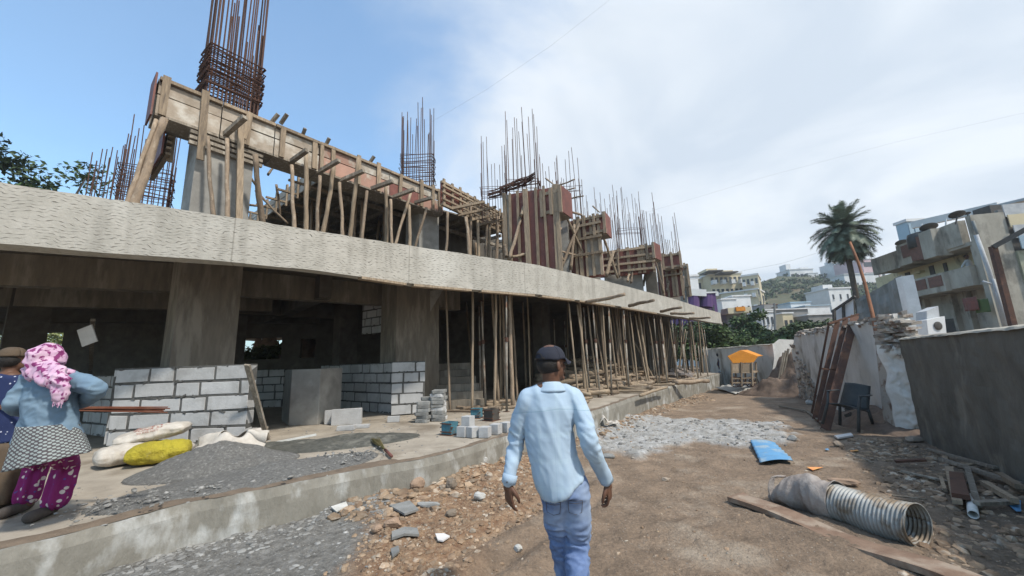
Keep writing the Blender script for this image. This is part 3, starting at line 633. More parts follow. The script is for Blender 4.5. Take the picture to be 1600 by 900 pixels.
# shuttered deck behind the edge formwork
D0 = T0+tb*(ln*.47); q = MB()
DK = thing('deck_formwork', 'dark plank deck of the upper floor formwork seen from below behind the poles', 'formwork', tuple(V((D0.x, D0.y, 7.0))))
dk = [D0-OUTB*.64, T1-OUTB*.64, U1-OU*.1, U1-OU*9, D0-OUTB*8]
q.prism([V((p.x, p.y, 7.02)) for p in dk], (0, 0, .05)); q.build('deck', 'wood_grey', DK)
for k in range(16):
    a = D0+tb*(.35+k*.62)-OUTB*.7; MB().bar(V((a.x, a.y, 6.93)), V((a.x, a.y, 6.93))-OUTB*7, .08, .12).build('joist', 'wood_grey', DK)
for k in range(4):
    a = D0-OUTB*(1.5+k*1.6); MB().bar(V((a.x, a.y, 6.80)), V((a.x, a.y, 6.80))+tb*10.5, .1, .12).build('bearer', 'wood_grey', DK)
a = D0-OUTB*.6
for z, h in ((6.75, .22), (7.0, .22)): MB().bar(V((a.x, a.y, z)), V((a.x, a.y, z))-OUTB*7.2, .04, h).build('side_board', 'board', DK)
for k in range(9):
    b0 = a-OUTB*(.5+k*.8)-tb*.04; MB().bar(V((b0.x, b0.y, 6.5)), V((b0.x, b0.y, 7.2)), .09, .05, up=tb).build('batten', 'wood', DK)
    b1 = b0-tb*.55; MB().bar(V((b1.x, b1.y, 6.62)), V((b1.x, b1.y, 6.62))+tb*1.2, .07, .05).build('cleat', 'wood', DK)
bk = D0-OUTB*6.8+tb*.8
q = MB(); q.prism([V((bk.x, bk.y, ZT)), V((bk.x, bk.y, ZT))+tb*6.2, V((bk.x, bk.y, 7))+tb*6.2, V((bk.x, bk.y, 7))], -OUTB*.2)
q.build('upper_dark_backing', 'concrete_shaded', BLD)  # added dark walls standing in for the gloom behind the poles
MB().prism([V((bk.x, bk.y, ZT))+tb*6.9, V((bk.x, bk.y, ZT))+tb*14, V((bk.x, bk.y, 7))+tb*14, V((bk.x, bk.y, 7))+tb*6.9], -OUTB*.2).build('upper_dark_backing', 'concrete_shaded', BLD)

for k_ in (0,):
    e0_ = U0-OU*2.2-tu*.3; e1_ = U1-OU*2.2+tu*5.5
    MB().prism([V((e0_.x, e0_.y, ZT)), V((e1_.x, e1_.y, ZT)), V((e1_.x, e1_.y, 7.7)), V((e0_.x, e0_.y, 7.3))], -OU*.2).build('upper_dark_backing', 'concrete_shaded', BLD)  # another added dark wall, closing off sky behind the shorter formwork
# timber poles: three knotty originals, copied
def pole_mesh(L0, r, seed, flat=False):
    rs = random.Random(seed); n = 11; pts = []; rad = []
    ox = oy = 0
    for i in range(n):
        t = i/(n-1); ox += rs.uniform(-.012, .012)*(0 < i < n-1); oy += rs.uniform(-.012, .012)*(0 < i < n-1)
        pts.append((ox, oy, t*L0)); rad.append(r*(1.12-.25*t)*rs.uniform(.90, 1.10))
    q = MB(); q.tube(pts, rad, 7); return q
protos = []
for i, r in enumerate((.047, .040, .055)):
    o = pole_mesh(2.6, r, 40+i).build('timber_pole', 'pole_wood' if i else 'wood', None, smooth=True, origin=V((0, 0, 0))); protos.append(o)
used = set()
def pole(a, b, label, group, which=None, th=1.0, name=None):
    k = which if which is not None else random.randrange(3)
    src = protos[k]
    if k in used: o = src.copy(); COL.objects.link(o)
    else: o = src; used.add(k)
    o.matrix_world = span(a, b, 2.6, rnd(0, 6)) @ Matrix.Diagonal((th, th, 1, 1)); return tag(o, label, 'pole', group)
def zoomlist(L, ox, oy, s): return [tuple((ox if i % 2 == 0 else oy)+v/s for i, v in enumerate(r)) for r in L]
EG = 'poles under the long edge formwork'
for n_, (x0, y0, x1, y1) in enumerate(zoomlist([(70, 345, 98, 665), (225, 395, 245, 690), (300, 340, 300, 700), (365, 445, 358, 710), (440, 385, 385, 712), (475, 485, 482, 728), (553, 360, 515, 733), (605, 520, 580, 742),
        (690, 490, 690, 762), (715, 560, 722, 765), (805, 530, 738, 768), (808, 590, 808, 785), (885, 600, 838, 780)], 380, 130, 3.102)):
    Y0 = isect(x0, T0+OUTB*.15, T1+OUTB*.15, y0)-(.05 if n_ % 3 else .3); a = at(x0, y0, Y0)
    out_ = .1+.35*(n_ % 2); P0 = T0+OUTB*out_; P1 = T1+OUTB*out_
    c = at(x1, y1, isect(x1, P0, P1, y1)); dirn = (c-a); 
    foot = a+dirn*((ZT-a.z)/dirn.z)        # carry on down to the slab
    pole(foot, a, 'knotty timber pole standing on the slab edge and propping the long edge formwork', EG, which=(0 if n_ in (2, 4, 8) else None), th=1.15)
for (x0, y0, x1, y1, w, lab) in [(261, 186, 212, 312, 1.35, 'thick pale log leaning from the slab to the near end of the edge formwork'), (240, 186, 200, 309, .95, 'dark thin log crossing just behind the thick pale log'),
        (321, 212, 332, 331, 1.0, 'thin split pole in front of the near column, left of the other two'), (351, 217, 354, 335, 1.1, 'middle pole in front of the near upper column')]:
    Y0 = isect(x0, T0, T1, y0)-.2; a = at(x0, y0, Y0); c = at(x1, y1, isect(x1, T0+OUTB*.5, T1+OUTB*.5, y1)); d = c-a
    pole(a+d*((ZT-a.z)/d.z), a, lab, None, th=w, which=2 if w > 1.2 else 1)
a = onb(372, 190, .2); c = onb(366, 336, .3); d = c-a; MB().bar(a, a+d*((ZT-a.z)/d.z), .12, .06, up=OUTB, jit=.006).build('timber_plank', 'wood', None)
tag(bpy.data.objects['timber_plank'], 'flat sawn plank standing as a prop before the right part of the near column', 'plank')
GU = 'poles under the shorter formwork'
for (x0, y0, x1, y1) in zoomlist([(998, 625, 985, 808), (1075, 650, 1092, 800), (1108, 590, 1105, 828), (1140, 665, 1142, 832), (1178, 620, 1175, 840), (1192, 685, 1190, 840), (1232, 640, 1222, 850), (1262, 640, 1270, 850)], 380, 130, 3.102):
    Y0 = isect(x0, U0+OU*.2, U1+OU*.2, y0); a = at(x0, y0, Y0); c = at(x1, y1, Y0); d = c-a
    pole(a+d*((ZT-a.z)/d.z), a, 'straight timber pole under the shorter pale formwork', GU, th=1.2)
for (x0, y0, x1, y1) in zoomlist([(225, 385, 310, 325), (360, 435, 465, 375), (470, 475, 585, 425), (615, 515, 725, 475), (720, 555, 830, 515), (825, 580, 915, 555)], 380, 130, 3.102)+[(349, 213, 383, 183)]:
    Ya = isect(x0, T0-OUTB*.05, T1-OUTB*.05, y0); Yb = isect(x1, T0+OUTB*.65, T1+OUTB*.65, y1)
    a = at(x0, y0, Ya); c = at(x1, y1, Yb); MB().bar(a, c, .1, .09, jit=.008).build('cleat', 'wood_grey', BF)
for (x0, y0, x1, y1) in zoomlist([(1000, 610, 1170, 575), (1040, 640, 1225, 600), (1090, 665, 1298, 625), (1130, 690, 1310, 650)], 380, 130, 3.102):
    a = at(x0, y0, isect(x0, U0, U1, y0)); c = at(x1, y1, isect(x1, U0+OU*.8, U1+OU*.8, y1)); MB().bar(a, c, .09, .08).build('cleat', 'wood', BG)
a = at(463, 352, isect(463, T0+OUTB*1.1, T1+OUTB*1.1, 352)); tag(MB().bar(V((a.x, a.y, ZT+.07)), V((a.x, a.y, ZT+.13))+V((.62, .1, 0)), .13, .09).build('timber_block', 'wood_grey', None), 'short squared timber block lying on the slab edge at the foot of the poles', 'timber')
# small ends poking above the rail
for px, py in ((425, 183), (441, 183), (474, 205), (510, 220), (578, 248)):
    a = onb(px, py+8, -.1); c = onb(px+rnd(-3, 8), py-2, .1); MB().bar(a, c, .07, .07).build('stub', 'wood_grey', BF)
rs = random.Random(4)
for i in range(34):                        # the forest of poles under the deck
    s_ = rs.uniform(.6, 9.5); w_ = rs.uniform(1.0, 6.3); a = D0+tb*s_-OUTB*w_
    pole((a.x, a.y, ZT), (a.x+rs.uniform(-.2, .2), a.y+rs.uniform(-.2, .2), 6.9), 'timber pole standing in the dark under the upper deck', 'poles under the upper deck', which=rs.choice((1, 2)))
for (x0, y0, x1, y1) in zoomlist([(100, 360, 215, 425), (120, 445, 165, 390), (35, 455, 80, 530), (60, 520, 215, 685), (160, 490, 180, 650), (30, 590, 110, 600)], 380, 130, 3.102):
    Y = 10.2; pole(at(x0, y0, Y), at(x1, y1, Y+.3), 'dark thin brace crossing the gap between the near column and the deck', 'braces beside the near column', which=1, th=.8)

# ---- shuttered shear walls farther along
def Yw(px): return float(np.interp(px, [600, 700, 790, 870, 950, 1000, 1050, 1075], [10, 10.8, 11.9, 13.1, 14.9, 16.8, 19.6, 21.4]))
def panel(parent, name, mat, x0, x1, yt0, yt1, Y0, Y1, zb=None, yb=None, thick=.05, off=0):
    a = at(x0, yt0, Y0); c = at(x1, yt1, Y1)
    za = zb if zb is not None else at(x0, yb[0], Y0).z; zc = zb if zb is not None else at(x1, yb[1], Y1).z
    n = V(((c-a).y, -(c-a).x, 0)).normalized()
    return MB().prism([V((a.x, a.y, za))+n*off, V((c.x, c.y, zc))+n*off, V((c.x, c.y, c.z))+n*off, V((a.x, a.y, a.z))+n*off], -n*thick).build(name, mat, parent)
def shear(lab, x0, x1, yt0, yt1, Y0, Y1, zbase, reds, battens, rails=(), box=None):
    o = at((x0+x1)/2, 400, (Y0+Y1)/2); t = thing('wall_formwork', lab, 'formwork', (o.x, o.y, ZT))
    fx = lambda px: (px-x0)/(x1-x0)
    for r0_, r1_, mt in reds:
        panel(t, 'panel', mt, r0_, r1_, yt0+(yt1-yt0)*fx(r0_)+rnd(0, 2), yt0+(yt1-yt0)*fx(r1_), Y0+(Y1-Y0)*fx(r0_), Y0+(Y1-Y0)*fx(r1_), zb=zbase, off=rnd(0, .012))
    panel(t, 'back_panel', 'red_ply', x0+1, x1-1, yt0+6, yt1+6, Y0+.45, Y1+.45, zb=zbase)
    for px, w in battens:
        Y = Y0+(Y1-Y0)*fx(px); a = at(px, yt0+(yt1-yt0)*fx(px)-rnd(0, 3), Y); n = V((-.3, -.95, 0))
        MB().bar(V((a.x, a.y, zbase-.05))+n*.06, V((a.x+rnd(-.03, .03), a.y, a.z))+n*.06, w, .06, up=n).build('batten', 'wood', t)
    for f in rails:
        a = at(x0, yt0, Y0); c = at(x1, yt1, Y1); za = zbase+(a.z-zbase)*f; zc = zbase+(c.z-zbase)*f
        MB().bar(V((a.x, a.y, za))+V((-.05, -.13, 0)), V((c.x, c.y, zc))+V((-.05, -.13, 0)), .07, .09).build('rail', 'wood', t)
    if box:
        bx0, bx1, byt, byb, Yb = box
        a = at(bx0, byt, Yb+.35); c = at(bx1, byt-2, Yb); lo = at(bx1, byb, Yb).z; hi = c.z
        n = V(((c-a).y, -(c-a).x, 0)).normalized()
        q = MB(); q.prism([V((a.x, a.y, lo)), V((c.x, c.y, lo)), V((c.x, c.y, hi)), V((a.x, a.y, hi))], -n*.05); q.build('beam_side', 'red_ply', t)
        MB().prism([V((c.x, c.y, lo-.03)), V((c.x, c.y, lo-.03))-n*.75, V((c.x, c.y, hi+.12))-n*.75, V((c.x, c.y, hi+.12))], (.05, .02, 0)).build('beam_end', 'red_ply', t)
        MB().prism([V((a.x, a.y, lo-.04)), V((c.x, c.y, lo-.04)), V((c.x, c.y, lo-.04))-n*.7, V((a.x, a.y, lo-.04))-n*.7], (0, 0, .04)).build('beam_soffit', 'wood_grey', t)
        for z in (lo+.06, hi-.05): MB().bar(V((a.x, a.y, z))+n*.04, V((c.x, c.y, z))+n*.04, .07, .1).build('rail', 'wood', t)
        for k in (0, .5, 1): p_ = a.lerp(c, k); MB().bar(V((p_.x, p_.y, lo-.06))+n*.09, V((p_.x, p_.y, hi+.08))+n*.09, .1, .06, up=n).build('batten', 'wood', t)
    return t
shear('tallest dark red shuttered wall with pale vertical battens, nearest in the row', 788, 869, 305, 291, 12.4, 11.6, ZT+.02,
      [(788, 797, 'board'), (797, 822, 'red_ply'), (822, 846, 'red_ply'), (846, 869, 'red_ply')], [(789, .12), (796, .08), (809, .09), (822, .17), (836, .09), (850, .08), (864, .10), (869, .12)], (), (847, 876, 297, 330, 11.5))
shear('second red shuttered wall with a boxed beam stub jutting right above crossing poles', 868, 938, 350, 335, 14.2, 13.4, ZT+.35,
      [(868, 885, 'red_ply'), (885, 912, 'red_ply'), (912, 936, 'board')], [(884, .12), (897, .1), (904, .14), (912, .08), (922, .09), (934, .1)], (.35, .62, .85), (912, 944, 337, 363, 13.3))
shear('third red shuttered wall, wide and low with several rails over bare grey concrete', 931, 1021, 396, 384, 16.6, 16.0, ZT+.95,
      [(931, 960, 'red_ply'), (960, 985, 'red_ply'), (985, 1021, 'red_ply')], [(940, .1), (950, .08), (963, .14), (980, .14), (996, .12), (1003, .12), (1018, .1)], (.1, .38, .66, .95), (1001, 1021, 384, 402, 15.8))
shear('fourth red shuttered wall with a tall red end board near the far corner', 1024, 1062, 402, 397, 19.4, 18.6, ZT+.3,
      [(1024, 1045, 'red_ply'), (1045, 1062, 'red_ply')], [(1028, .1), (1038, .1), (1047, .16), (1052, .1), (1060, .12)], (.5, .9), (1035, 1062, 397, 417, 18.3))
shear('last small formwork box of grey boards at the far end of the upper storey', 1062, 1074, 414, 413, 21.6, 21.0, ZT+.6,
      [(1062, 1074, 'board')], [(1064, .12), (1069, .12), (1073, .12)], (.3, .9))
for x0, x1, yt, Y, m_ in ((852, 885, 330, 13.6, 'concrete'), (885, 935, 392, 14.6, 'concrete'), (945, 1003, 425, 16.9, 'concrete'), (1005, 1022, 405, 16.6, 'concrete_shaded'), (1028, 1060, 440, 19.7, 'concrete'), (1060, 1072, 455, 21.5, 'concrete')):
    panel(BLD, 'upper_wall', m_, x0, x1, yt, yt-1, Y, Y-.2, zb=ZT, thick=.4)
# diagonal and loose poles around the shear walls
Pz6 = zoomlist([(600, 240, 870, 830), (780, 390, 620, 785), (870, 370, 800, 610), (520, 480, 640, 740), (570, 310, 605, 790), (330, 180, 285, 360), (285, 365, 185, 720), (200, 700, 345, 665), (530, 620, 735, 680), (545, 290, 790, 350),
      (955, 490, 1059, 760), (870, 530, 980, 850), (1045, 650, 990, 855), (610, 450, 530, 620), (720, 430, 700, 800), (500, 500, 510, 780), (150, 590, 165, 700), (830, 540, 835, 800)], 760, 270, 5.295)
Pz7 = zoomlist([(180, 290, 295, 605), (265, 420, 215, 590), (425, 385, 405, 555), (520, 390, 475, 660), (545, 460, 615, 710), (585, 450, 620, 740), (460, 460, 540, 690), (300, 400, 300, 600), (375, 580, 362, 630), (395, 560, 385, 640), (640, 620, 670, 720),
      (690, 600, 690, 700), (660, 560, 640, 700), (710, 600, 720, 700), (600, 560, 625, 750), (500, 600, 530, 690), (760, 590, 760, 760), (118, 430, 130, 600)], 900, 300, 4.5)
for i, (x0, y0, x1, y1) in enumerate(Pz6+Pz7):
    Ya = Yw(x0)-.15; Yb_ = Yw(x1)-.25; pole(at(x1, y1, Yb_), at(x0, y0, Ya), 'rough timber brace leaning among the red shuttered walls', 'braces among the red shuttered walls', th=1.0)
for (x0, y0, x1, y1) in zoomlist([(580, 110, 735, 55), (490, 45, 570, 100), (615, 160, 730, 130), (610, 225, 690, 270), (880, 275, 940, 325), (690, 215, 800, 190)], 760, 270, 5.295):
    pole(at(x0, y0, Yw(x0)-.1), at(x1, y1, Yw(x0)-.5), 'timber end sticking out from the tops of the red shutters', 'timber ends above the red shutters', which=1, th=.7)
for (x0, y0, x1, y1) in zoomlist([(895, 98, 1050, 60), (1105, 120, 1210, 97), (1265, 152, 1350, 140), (1320, 165, 1412, 160), (1415, 190, 1495, 185)], 660, 440, 3.333):
    i0 = min(range(len(ES)), key=lambda k: abs(ES[k].y-Yw(x0)+1)); Y = at(x0, y0, 5).y
    g = gp(x0, y0, ZB-.05); e = at(x1, y1, g.y-.9); pole(g+(g-e)*.3, e, 'loose pole sticking out from below the floor edge', 'poles sticking out below the floor edge', which=2, th=1.0)

# ---- reinforcement
barm = MB().tube([(0, 0, 0), (0, 0, 3)], .013, 5).build('bar', 'rebar', None, origin=V((0, 0, 0)))
BARSRC = barm.data; bpy.data.objects.remove(barm)
def cage(lab, A, B, n, z0, tops, nb, r=1.0, stir=None, name='rebar_cage', lean=.02, group=None, seed=0):
    rs = random.Random(seed+nb); t = thing(name, lab, 'rebar', ((A.x+B.x)/2, (A.y+B.y)/2, z0), group); base = V(t.location)
    per = [A, B, B+n, A+n]; L_ = [(per[(i+1) % 4]-per[i]).length for i in range(4)]; tot = sum(L_)
    for k in range(nb):
        s = tot*(k+.5)/nb; i = 0
        while s > L_[i]: s -= L_[i]; i += 1
        p = per[i].lerp(per[(i+1) % 4], s/L_[i]); p = V((p.x, p.y, z0)); h = rs.uniform(*tops)-z0
        o = bpy.data.objects.new('bar', BARSRC); COL.objects.link(o); o.parent = t
        o.matrix_local = span(p-base, p-base+V((rs.gauss(0, lean)*h*.5, rs.gauss(0, lean)*h*.5, h)), 3) @ Matrix.Diagonal((r, r, 1, 1))
    if stir:
        za, zb, m_ = stir
        c = (A+B+n)/2+V((0, 0, 0)); c = (per[0]+per[1]+per[2]+per[3])/4
        for k in range(m_):
            z = za+(zb-za)*k/max(1, m_-1)+rs.uniform(-.02, .02); g = 1.06+rs.uniform(-.03, .05)
            pts = [V((c.x+(p.x-c.x)*g+rs.uniform(-.02, .02), c.y+(p.y-c.y)*g+rs.uniform(-.02, .02), z+rs.uniform(-.05, .05))) for p in per]
            q = MB()
            for i in range(4): q.tube([pts[i], (pts[i]+pts[(i+1) % 4])/2+V((0, 0, rs.uniform(-.03, .03))), pts[(i+1) % 4]], .011*max(r, .8), 4)
            q.build('stirrup', 'rebar', t)
    return t
zA0 = onb(340, 170).z
cage('biggest rebar cage with a dark bunch of stirrups, on top of the near column', A0+tb*.05, B0-tb*.0, nA*.6, 7.2, (9.3, 12.6), 40, 1.25, (7.75, 8.75, 26), lean=.012, seed=1)
def pxcage(lab, x0, x1, Y, dep, ybase, ytops, nb, stir=None, r=1.0, z0=None, seed=0, group=None, dY=0, lean=.02):
    A = at(x0, 300, Y); B = at(x1, 300, Y+dY); n = V((-(B-A).y, (B-A).x, 0)).normalized()*dep; xm = (x0+x1)/2
    z = z0 if z0 is not None else at(xm, ybase, Y).z
    tp = (at(xm, ytops[1], Y).z, at(xm, ytops[0], Y).z); st_ = (at(xm, stir[0], Y).z, at(xm, stir[1], Y).z, stir[2]) if stir else None
    return cage(lab, A, B, n, z, tp, nb, r, st_, seed=seed, group=group, lean=lean)
pxcage('rebar cage with loose stirrups standing on the slab left of the near column', 180, 262, 9.6, .7, 310, (165, 262), 30, (300, 252, 12), z0=ZT, dY=.6, seed=2)
pxcage('short bare starter bars farthest left on the slab before the tree', 133, 168, 10.5, .5, 310, (216, 268), 14, None, z0=ZT, seed=3)
pxcage('slim rebar cage rising above the middle of the edge formwork', 626, 674, 12.9, .5, 290, (152, 215), 26, (283, 240, 12), z0=6.9, seed=4, r=1.05)
pxcage('tall thin bars left of the nearest red shutter with a flat bunch of stirrups', 752, 790, 12.6, .5, 330, (195, 280), 14, (300, 292, 4), z0=6.4, seed=5, r=.8)
pxcage('tallest thin bars over the nearest red shutter with slanting stirrups', 792, 842, 12.3, .45, 330, (165, 250), 20, (290, 280, 5), z0=6.4, seed=6, r=.85)
pxcage('thin bars rising beside the beam stub of the nearest red shutter', 846, 872, 13.0, .4, 380, (235, 300), 12, None, z0=6.2, seed=7, r=.8)
pxcage('thin bars and crooked wires between the first and second red shutters', 872, 908, 13.9, .5, 380, (225, 290), 20, (300, 290, 2), z0=5.5, seed=8, r=.85, lean=.035)
pxcage('fan of very thin bars above the second red shutter', 915, 960, 15.3, .5, 400, (285, 355), 24, None, z0=5.6, seed=9, r=.8, lean=.03)
pxcage('thin bars above the left part of the third red shutter', 962, 998, 16.8, .5, 400, (288, 350), 24, (360, 358, 2), z0=5.8, seed=10, r=.8, lean=.03)
pxcage('thin bars above the right part of the third red shutter', 1000, 1024, 17.2, .5, 400, (300, 360), 18, None, z0=5.8, seed=11, r=.9, lean=.03)
pxcage('thin bars above the last red shutters near the far corner', 1030, 1053, 20.0, .5, 410, (330, 385), 16, None, z0=6, seed=12, r=1.0, lean=.02)
for x0, x1, y0, y1 in ((762, 783, 300, 294), (781, 801, 293, 285), (800, 822, 286, 278), (818, 835, 280, 270)):
    a = at(x0, y0, 12.2); c = at(x1, y1, 12.0); q = MB()
    for k in range(26):
        dz_ = V((rnd(-.04, .04), rnd(0, .45), rnd(-.10, .10))); q.tube([a+dz_, (a+c)/2+dz_+V((0, 0, rnd(-.03, .03))), c+dz_], .012, 4)
    tag(q.build('stirrup_bundle', 'rebar', None), 'rusty bundle of stirrups threaded on the thin bars above the nearest red shutter', 'rebar', 'stirrup bundles above the nearest red shutter')

# ---- steel props below the slab
PR = thing('steel_prop', 'tmp', 'prop', (0, 0, 0)); Lp = 3.1
MB().tube([(0, 0, .012), (0, 0, 1.9)], .032, 10).build('outer_tube', 'prop_steel', PR, smooth=True)
MB().tube([(0, 0, 1.88), (0, 0, 3.09)], .023, 10).build('inner_tube', 'prop_steel', PR, smooth=True)
q = MB().tube([(0, 0, 1.82), (0, 0, 1.94)], .047, 10); q.bar((-.13, 0, 1.90), (.13, .0, 1.90), .015, .015); q.build('collar', 'rust', PR)
MB().box((0, 0, .006), (.13, .13, .012)).build('base_plate', 'rust', PR)
MB().box((0, 0, 3.094), (.13, .13, .012)).build('head_plate', 'rust', PR)
first = [True]
def inside(p, m=.16):                       # walk along the sight line until the foot is under the slab
    p = V(p)
    for _ in range(200):
        k = min(range(len(ES)), key=lambda k: (ES[k].x-p.x)**2+(ES[k].y-p.y)**2)
        if (V((p.x, p.y, 0))-V((ES[k].x, ES[k].y, 0))).dot(nrm(k)) < -m: break
        p.x *= 1.01; p.y *= 1.01
    return p
def prop(a, b, lab, group):
    m_ = span(a, b, Lp, rnd(0, 6))
    if first[0]: PR.matrix_world = m_; tag(PR, lab, 'prop', group); first[0] = False; return PR
    return dup(PR, m_, lab, group)
steel = zoomlist([(437, 100, 440, 700), (312, 220, 330, 660), (602, 130, 612, 520), (737, 150, 757, 550), (885, 110, 928, 638), (969, 120, 988, 618), (1046, 130, 1080, 602), (1203, 165, 1240, 558), (1235, 165, 1277, 555), (1297, 180, 1330, 535), (1352, 190, 1368, 520),
     (1405, 205, 1437, 500), (1425, 210, 1450, 490), (1385, 260, 1402, 488), (1450, 225, 1478, 475), (1465, 235, 1495, 470), (845, 220, 872, 600), (1185, 250, 1212, 520), (295, 130, 303, 640), (683, 160, 700, 560)], 660, 440, 3.333)
for (x0, y0, x1, y1) in steel:
    f = inside(gp(x1, y1, PZ)); h = at(x0, y0, f.y); d = h-f
    prop(f, f+d*((ZB-.06-PZ)/d.z), 'adjustable steel prop holding up the floor edge on the open side', 'steel props along the open side')
timb = zoomlist([(372, 280, 397, 640), (455, 270, 472, 655), (533, 280, 542, 572), (820, 190, 850, 612), (928, 170, 966, 602), (985, 230, 1010, 500), (1030, 260, 1056, 545), (1128, 200, 1182, 545), (1150, 200, 1168, 535), (100, 150, 103, 560), (135, 350, 138, 560), (240, 230, 275, 590), (765, 180, 815, 490),
     (1225, 250, 1240, 470), (1250, 230, 1262, 470), (650, 200, 655, 520), (560, 330, 575, 540), (1120, 240, 1130, 470), (880, 300, 900, 500), (1390, 250, 1412, 480), (1438, 240, 1462, 478)], 660, 440, 3.333)
for (x0, y0, x1, y1) in timb:
    f = inside(gp(x1, y1, PZ), .5); h = at(x0, y0, f.y); d = h-f
    pole(f, f+d*((ZS-PZ)/d.z), 'timber pole standing between the steel props under the slab', 'timber poles under the slab', th=1.0)
f = gp(660+1215/3.333, 440+530/3.333, PZ); pole(f, at(660+1100/3.333, 440+310/3.333, f.y-.2), 'slanting split pole leaning left among the steel props above the timber pile', None, which=0, th=.9)
for i in range(9):
    x1 = 1040+i*3.2; f = gp(x1, 440+(500-i*4)/3.333, PZ); h = at(x1+rnd(-6, 12), 500, f.y)
    pole(f, V((h.x, h.y, 3.3)), 'reddish pole bunched with others under the far part of the slab', 'bunched reddish poles under the slab', which=0, th=.8)
f = gp(1133, 580, .2); h = at(1128, 502, f.y); prop(f, h, 'lone thin prop under the outermost far corner of the floor', None)
rs = random.Random(88)
for i in range(42):
    px = rs.uniform(880, 1112) if i > 8 else rs.uniform(702, 880); p = inside(gp(px, float(np.interp(px, [700, 800, 940, 1130], [655, 650, 630, 584])), PZ), .4); k = 1+rs.random()**1.3*.45; f = V((p.x*k, p.y*k, PZ))
    if f.y > 25 or f.x > 12.5: continue
    pole(f, V((f.x+rs.gauss(0, .12), f.y+rs.gauss(0, .12), ZS)), 'timber pole in the crowded rows deep under the far half of the slab', 'rows of poles deep under the slab', which=rs.choice((1, 2, 0)), th=rs.uniform(.55, .8))
for i in range(14):
    px = 905+i*15.5; p = inside(gp(px, float(np.interp(px, [700, 800, 940, 1130], [655, 650, 630, 584])), PZ), .25); h = V((p.x-rs.uniform(-.05, .25), p.y+rs.uniform(-.1, .1), ZB-.06))
    pole(p, h, 'pale timber pole at the very edge between the steel props', 'pale poles at the slab edge between steel props', which=0, th=.6)
# wooden runners under the slab edge that carry the props
for (x0, y0, x1, y1) in ((700, 468, 1118, 512),):
    for k in range(6):
        i0 = 52+k*7; a = ES[min(i0, len(ES)-1)]; c = ES[min(i0+6, len(ES)-1)]
        MB().bar(V((a.x, a.y, ZB-.03))-nrm(i0)*.05, V((c.x, c.y, ZB-.03))-nrm(min(i0+6, len(ES)-1))*.05, .16, .05).build('soffit_board', 'wood', BLD)
# ================================================================ boundary walls on the right
def rough_wall(name, lab, cat, A, B, zb, zt, thick, mat, seed=0, nu=60, nv=14, amp=.015, top=None, coping=None, parent=None):
    """wall with an uneven face, real thickness and a ragged top; zt is a height or a function of 0..1"""
    A = V((A[0], A[1], 0)); B = V((B[0], B[1], 0)); t = (B-A).normalized(); n = V((t.y, -t.x, 0))
    if n.dot(V((0, 0, 0))-A) < 0: n = -n
    zf = zt if callable(zt) else (lambda u: zt)
    def side(sgn):
        def f(u, v):
            p = A.lerp(B, u); z = zb+(zf(u)-zb)*v
            return V((p.x, p.y, z))+n*(sgn*thick/2+sgn*nz((p.x, p.y, z), 1.6, seed)*amp*2+sgn*nz((p.x, p.y, z), 7, seed)*amp*.7)
        return f
    q = MB(); q.grid(side(1), nu, nv); o1 = 0; o2 = len(q.v); q.grid(side(-1), nu, nv)
    for i in range(nu-1):
        a = (nv-1)*nu+i; q.f.append((a, a+1, o2+a+1, o2+a))
    for j in range(nv-1):
        for c in (0, nu-1): a = j*nu+c; q.f.append((a, a+nu, o2+a+nu, o2+a))
    if parent is not None: return q.build(name, mat, parent)
    if coping:
        r = thing(name, lab, cat, tuple(A.lerp(B, .5)+V((0, 0, zb)))); q.build('wall_face', mat, r)
        c = MB()
        def cf(u, v):
            p = A.lerp(B, u); an = math.pi*v; w = thick/2+.03
            return V((p.x, p.y, zf(u)-.01+math.sin(an)*.05+nz((p.x, p.y, v), 6, 3)*.015))+n*(math.cos(an)*w+nz((p.x, p.y, v), 4, 7)*.02)
        c.grid(cf, nu, 7); c.build('coping', coping, r); return r
    return tag(q.build(name, mat, None), lab, cat)
rough_wall('boundary_wall', 'dark grey plastered boundary wall with a rounded light coping, closest on the right', 'wall', (3.9, 1.4), (7.55, 7.45), -.7, lambda u: 1.76-.03*u, .26, 'plaster_grey', coping='mould_concrete', amp=.02, seed=3, nu=120, nv=40)
HW0 = at(1428, 550, 8.1); HW1 = at(1300, 550, 12.2); HW2 = at(1243, 550, 16.4)
WB = thing('boundary_wall', 'white plastered boundary wall with peeling paint and a broken end, behind the leaning rusty frames', 'wall', (HW1.x, HW1.y, -.3))
rough_wall('wall_face', '', '', HW0.xy, HW1.xy, -.8, lambda u: 2.22+.10*nz((u*6, 0, 0))+.06*nz((u*31, 0, 4))-.1*(u < .05), .24, 'white_plaster', parent=WB, seed=5)
rough_wall('wall_face', '', '', HW1.xy, HW2.xy, -.8, lambda u: 2.15+.14*nz((u*6, 3, 0))+.08*nz((u*27, 3, 3))-max(0, u-.80)*2.2*(1+.5*nz((u*30, 0, 0))), .24, 'white_plaster', parent=WB, seed=6)
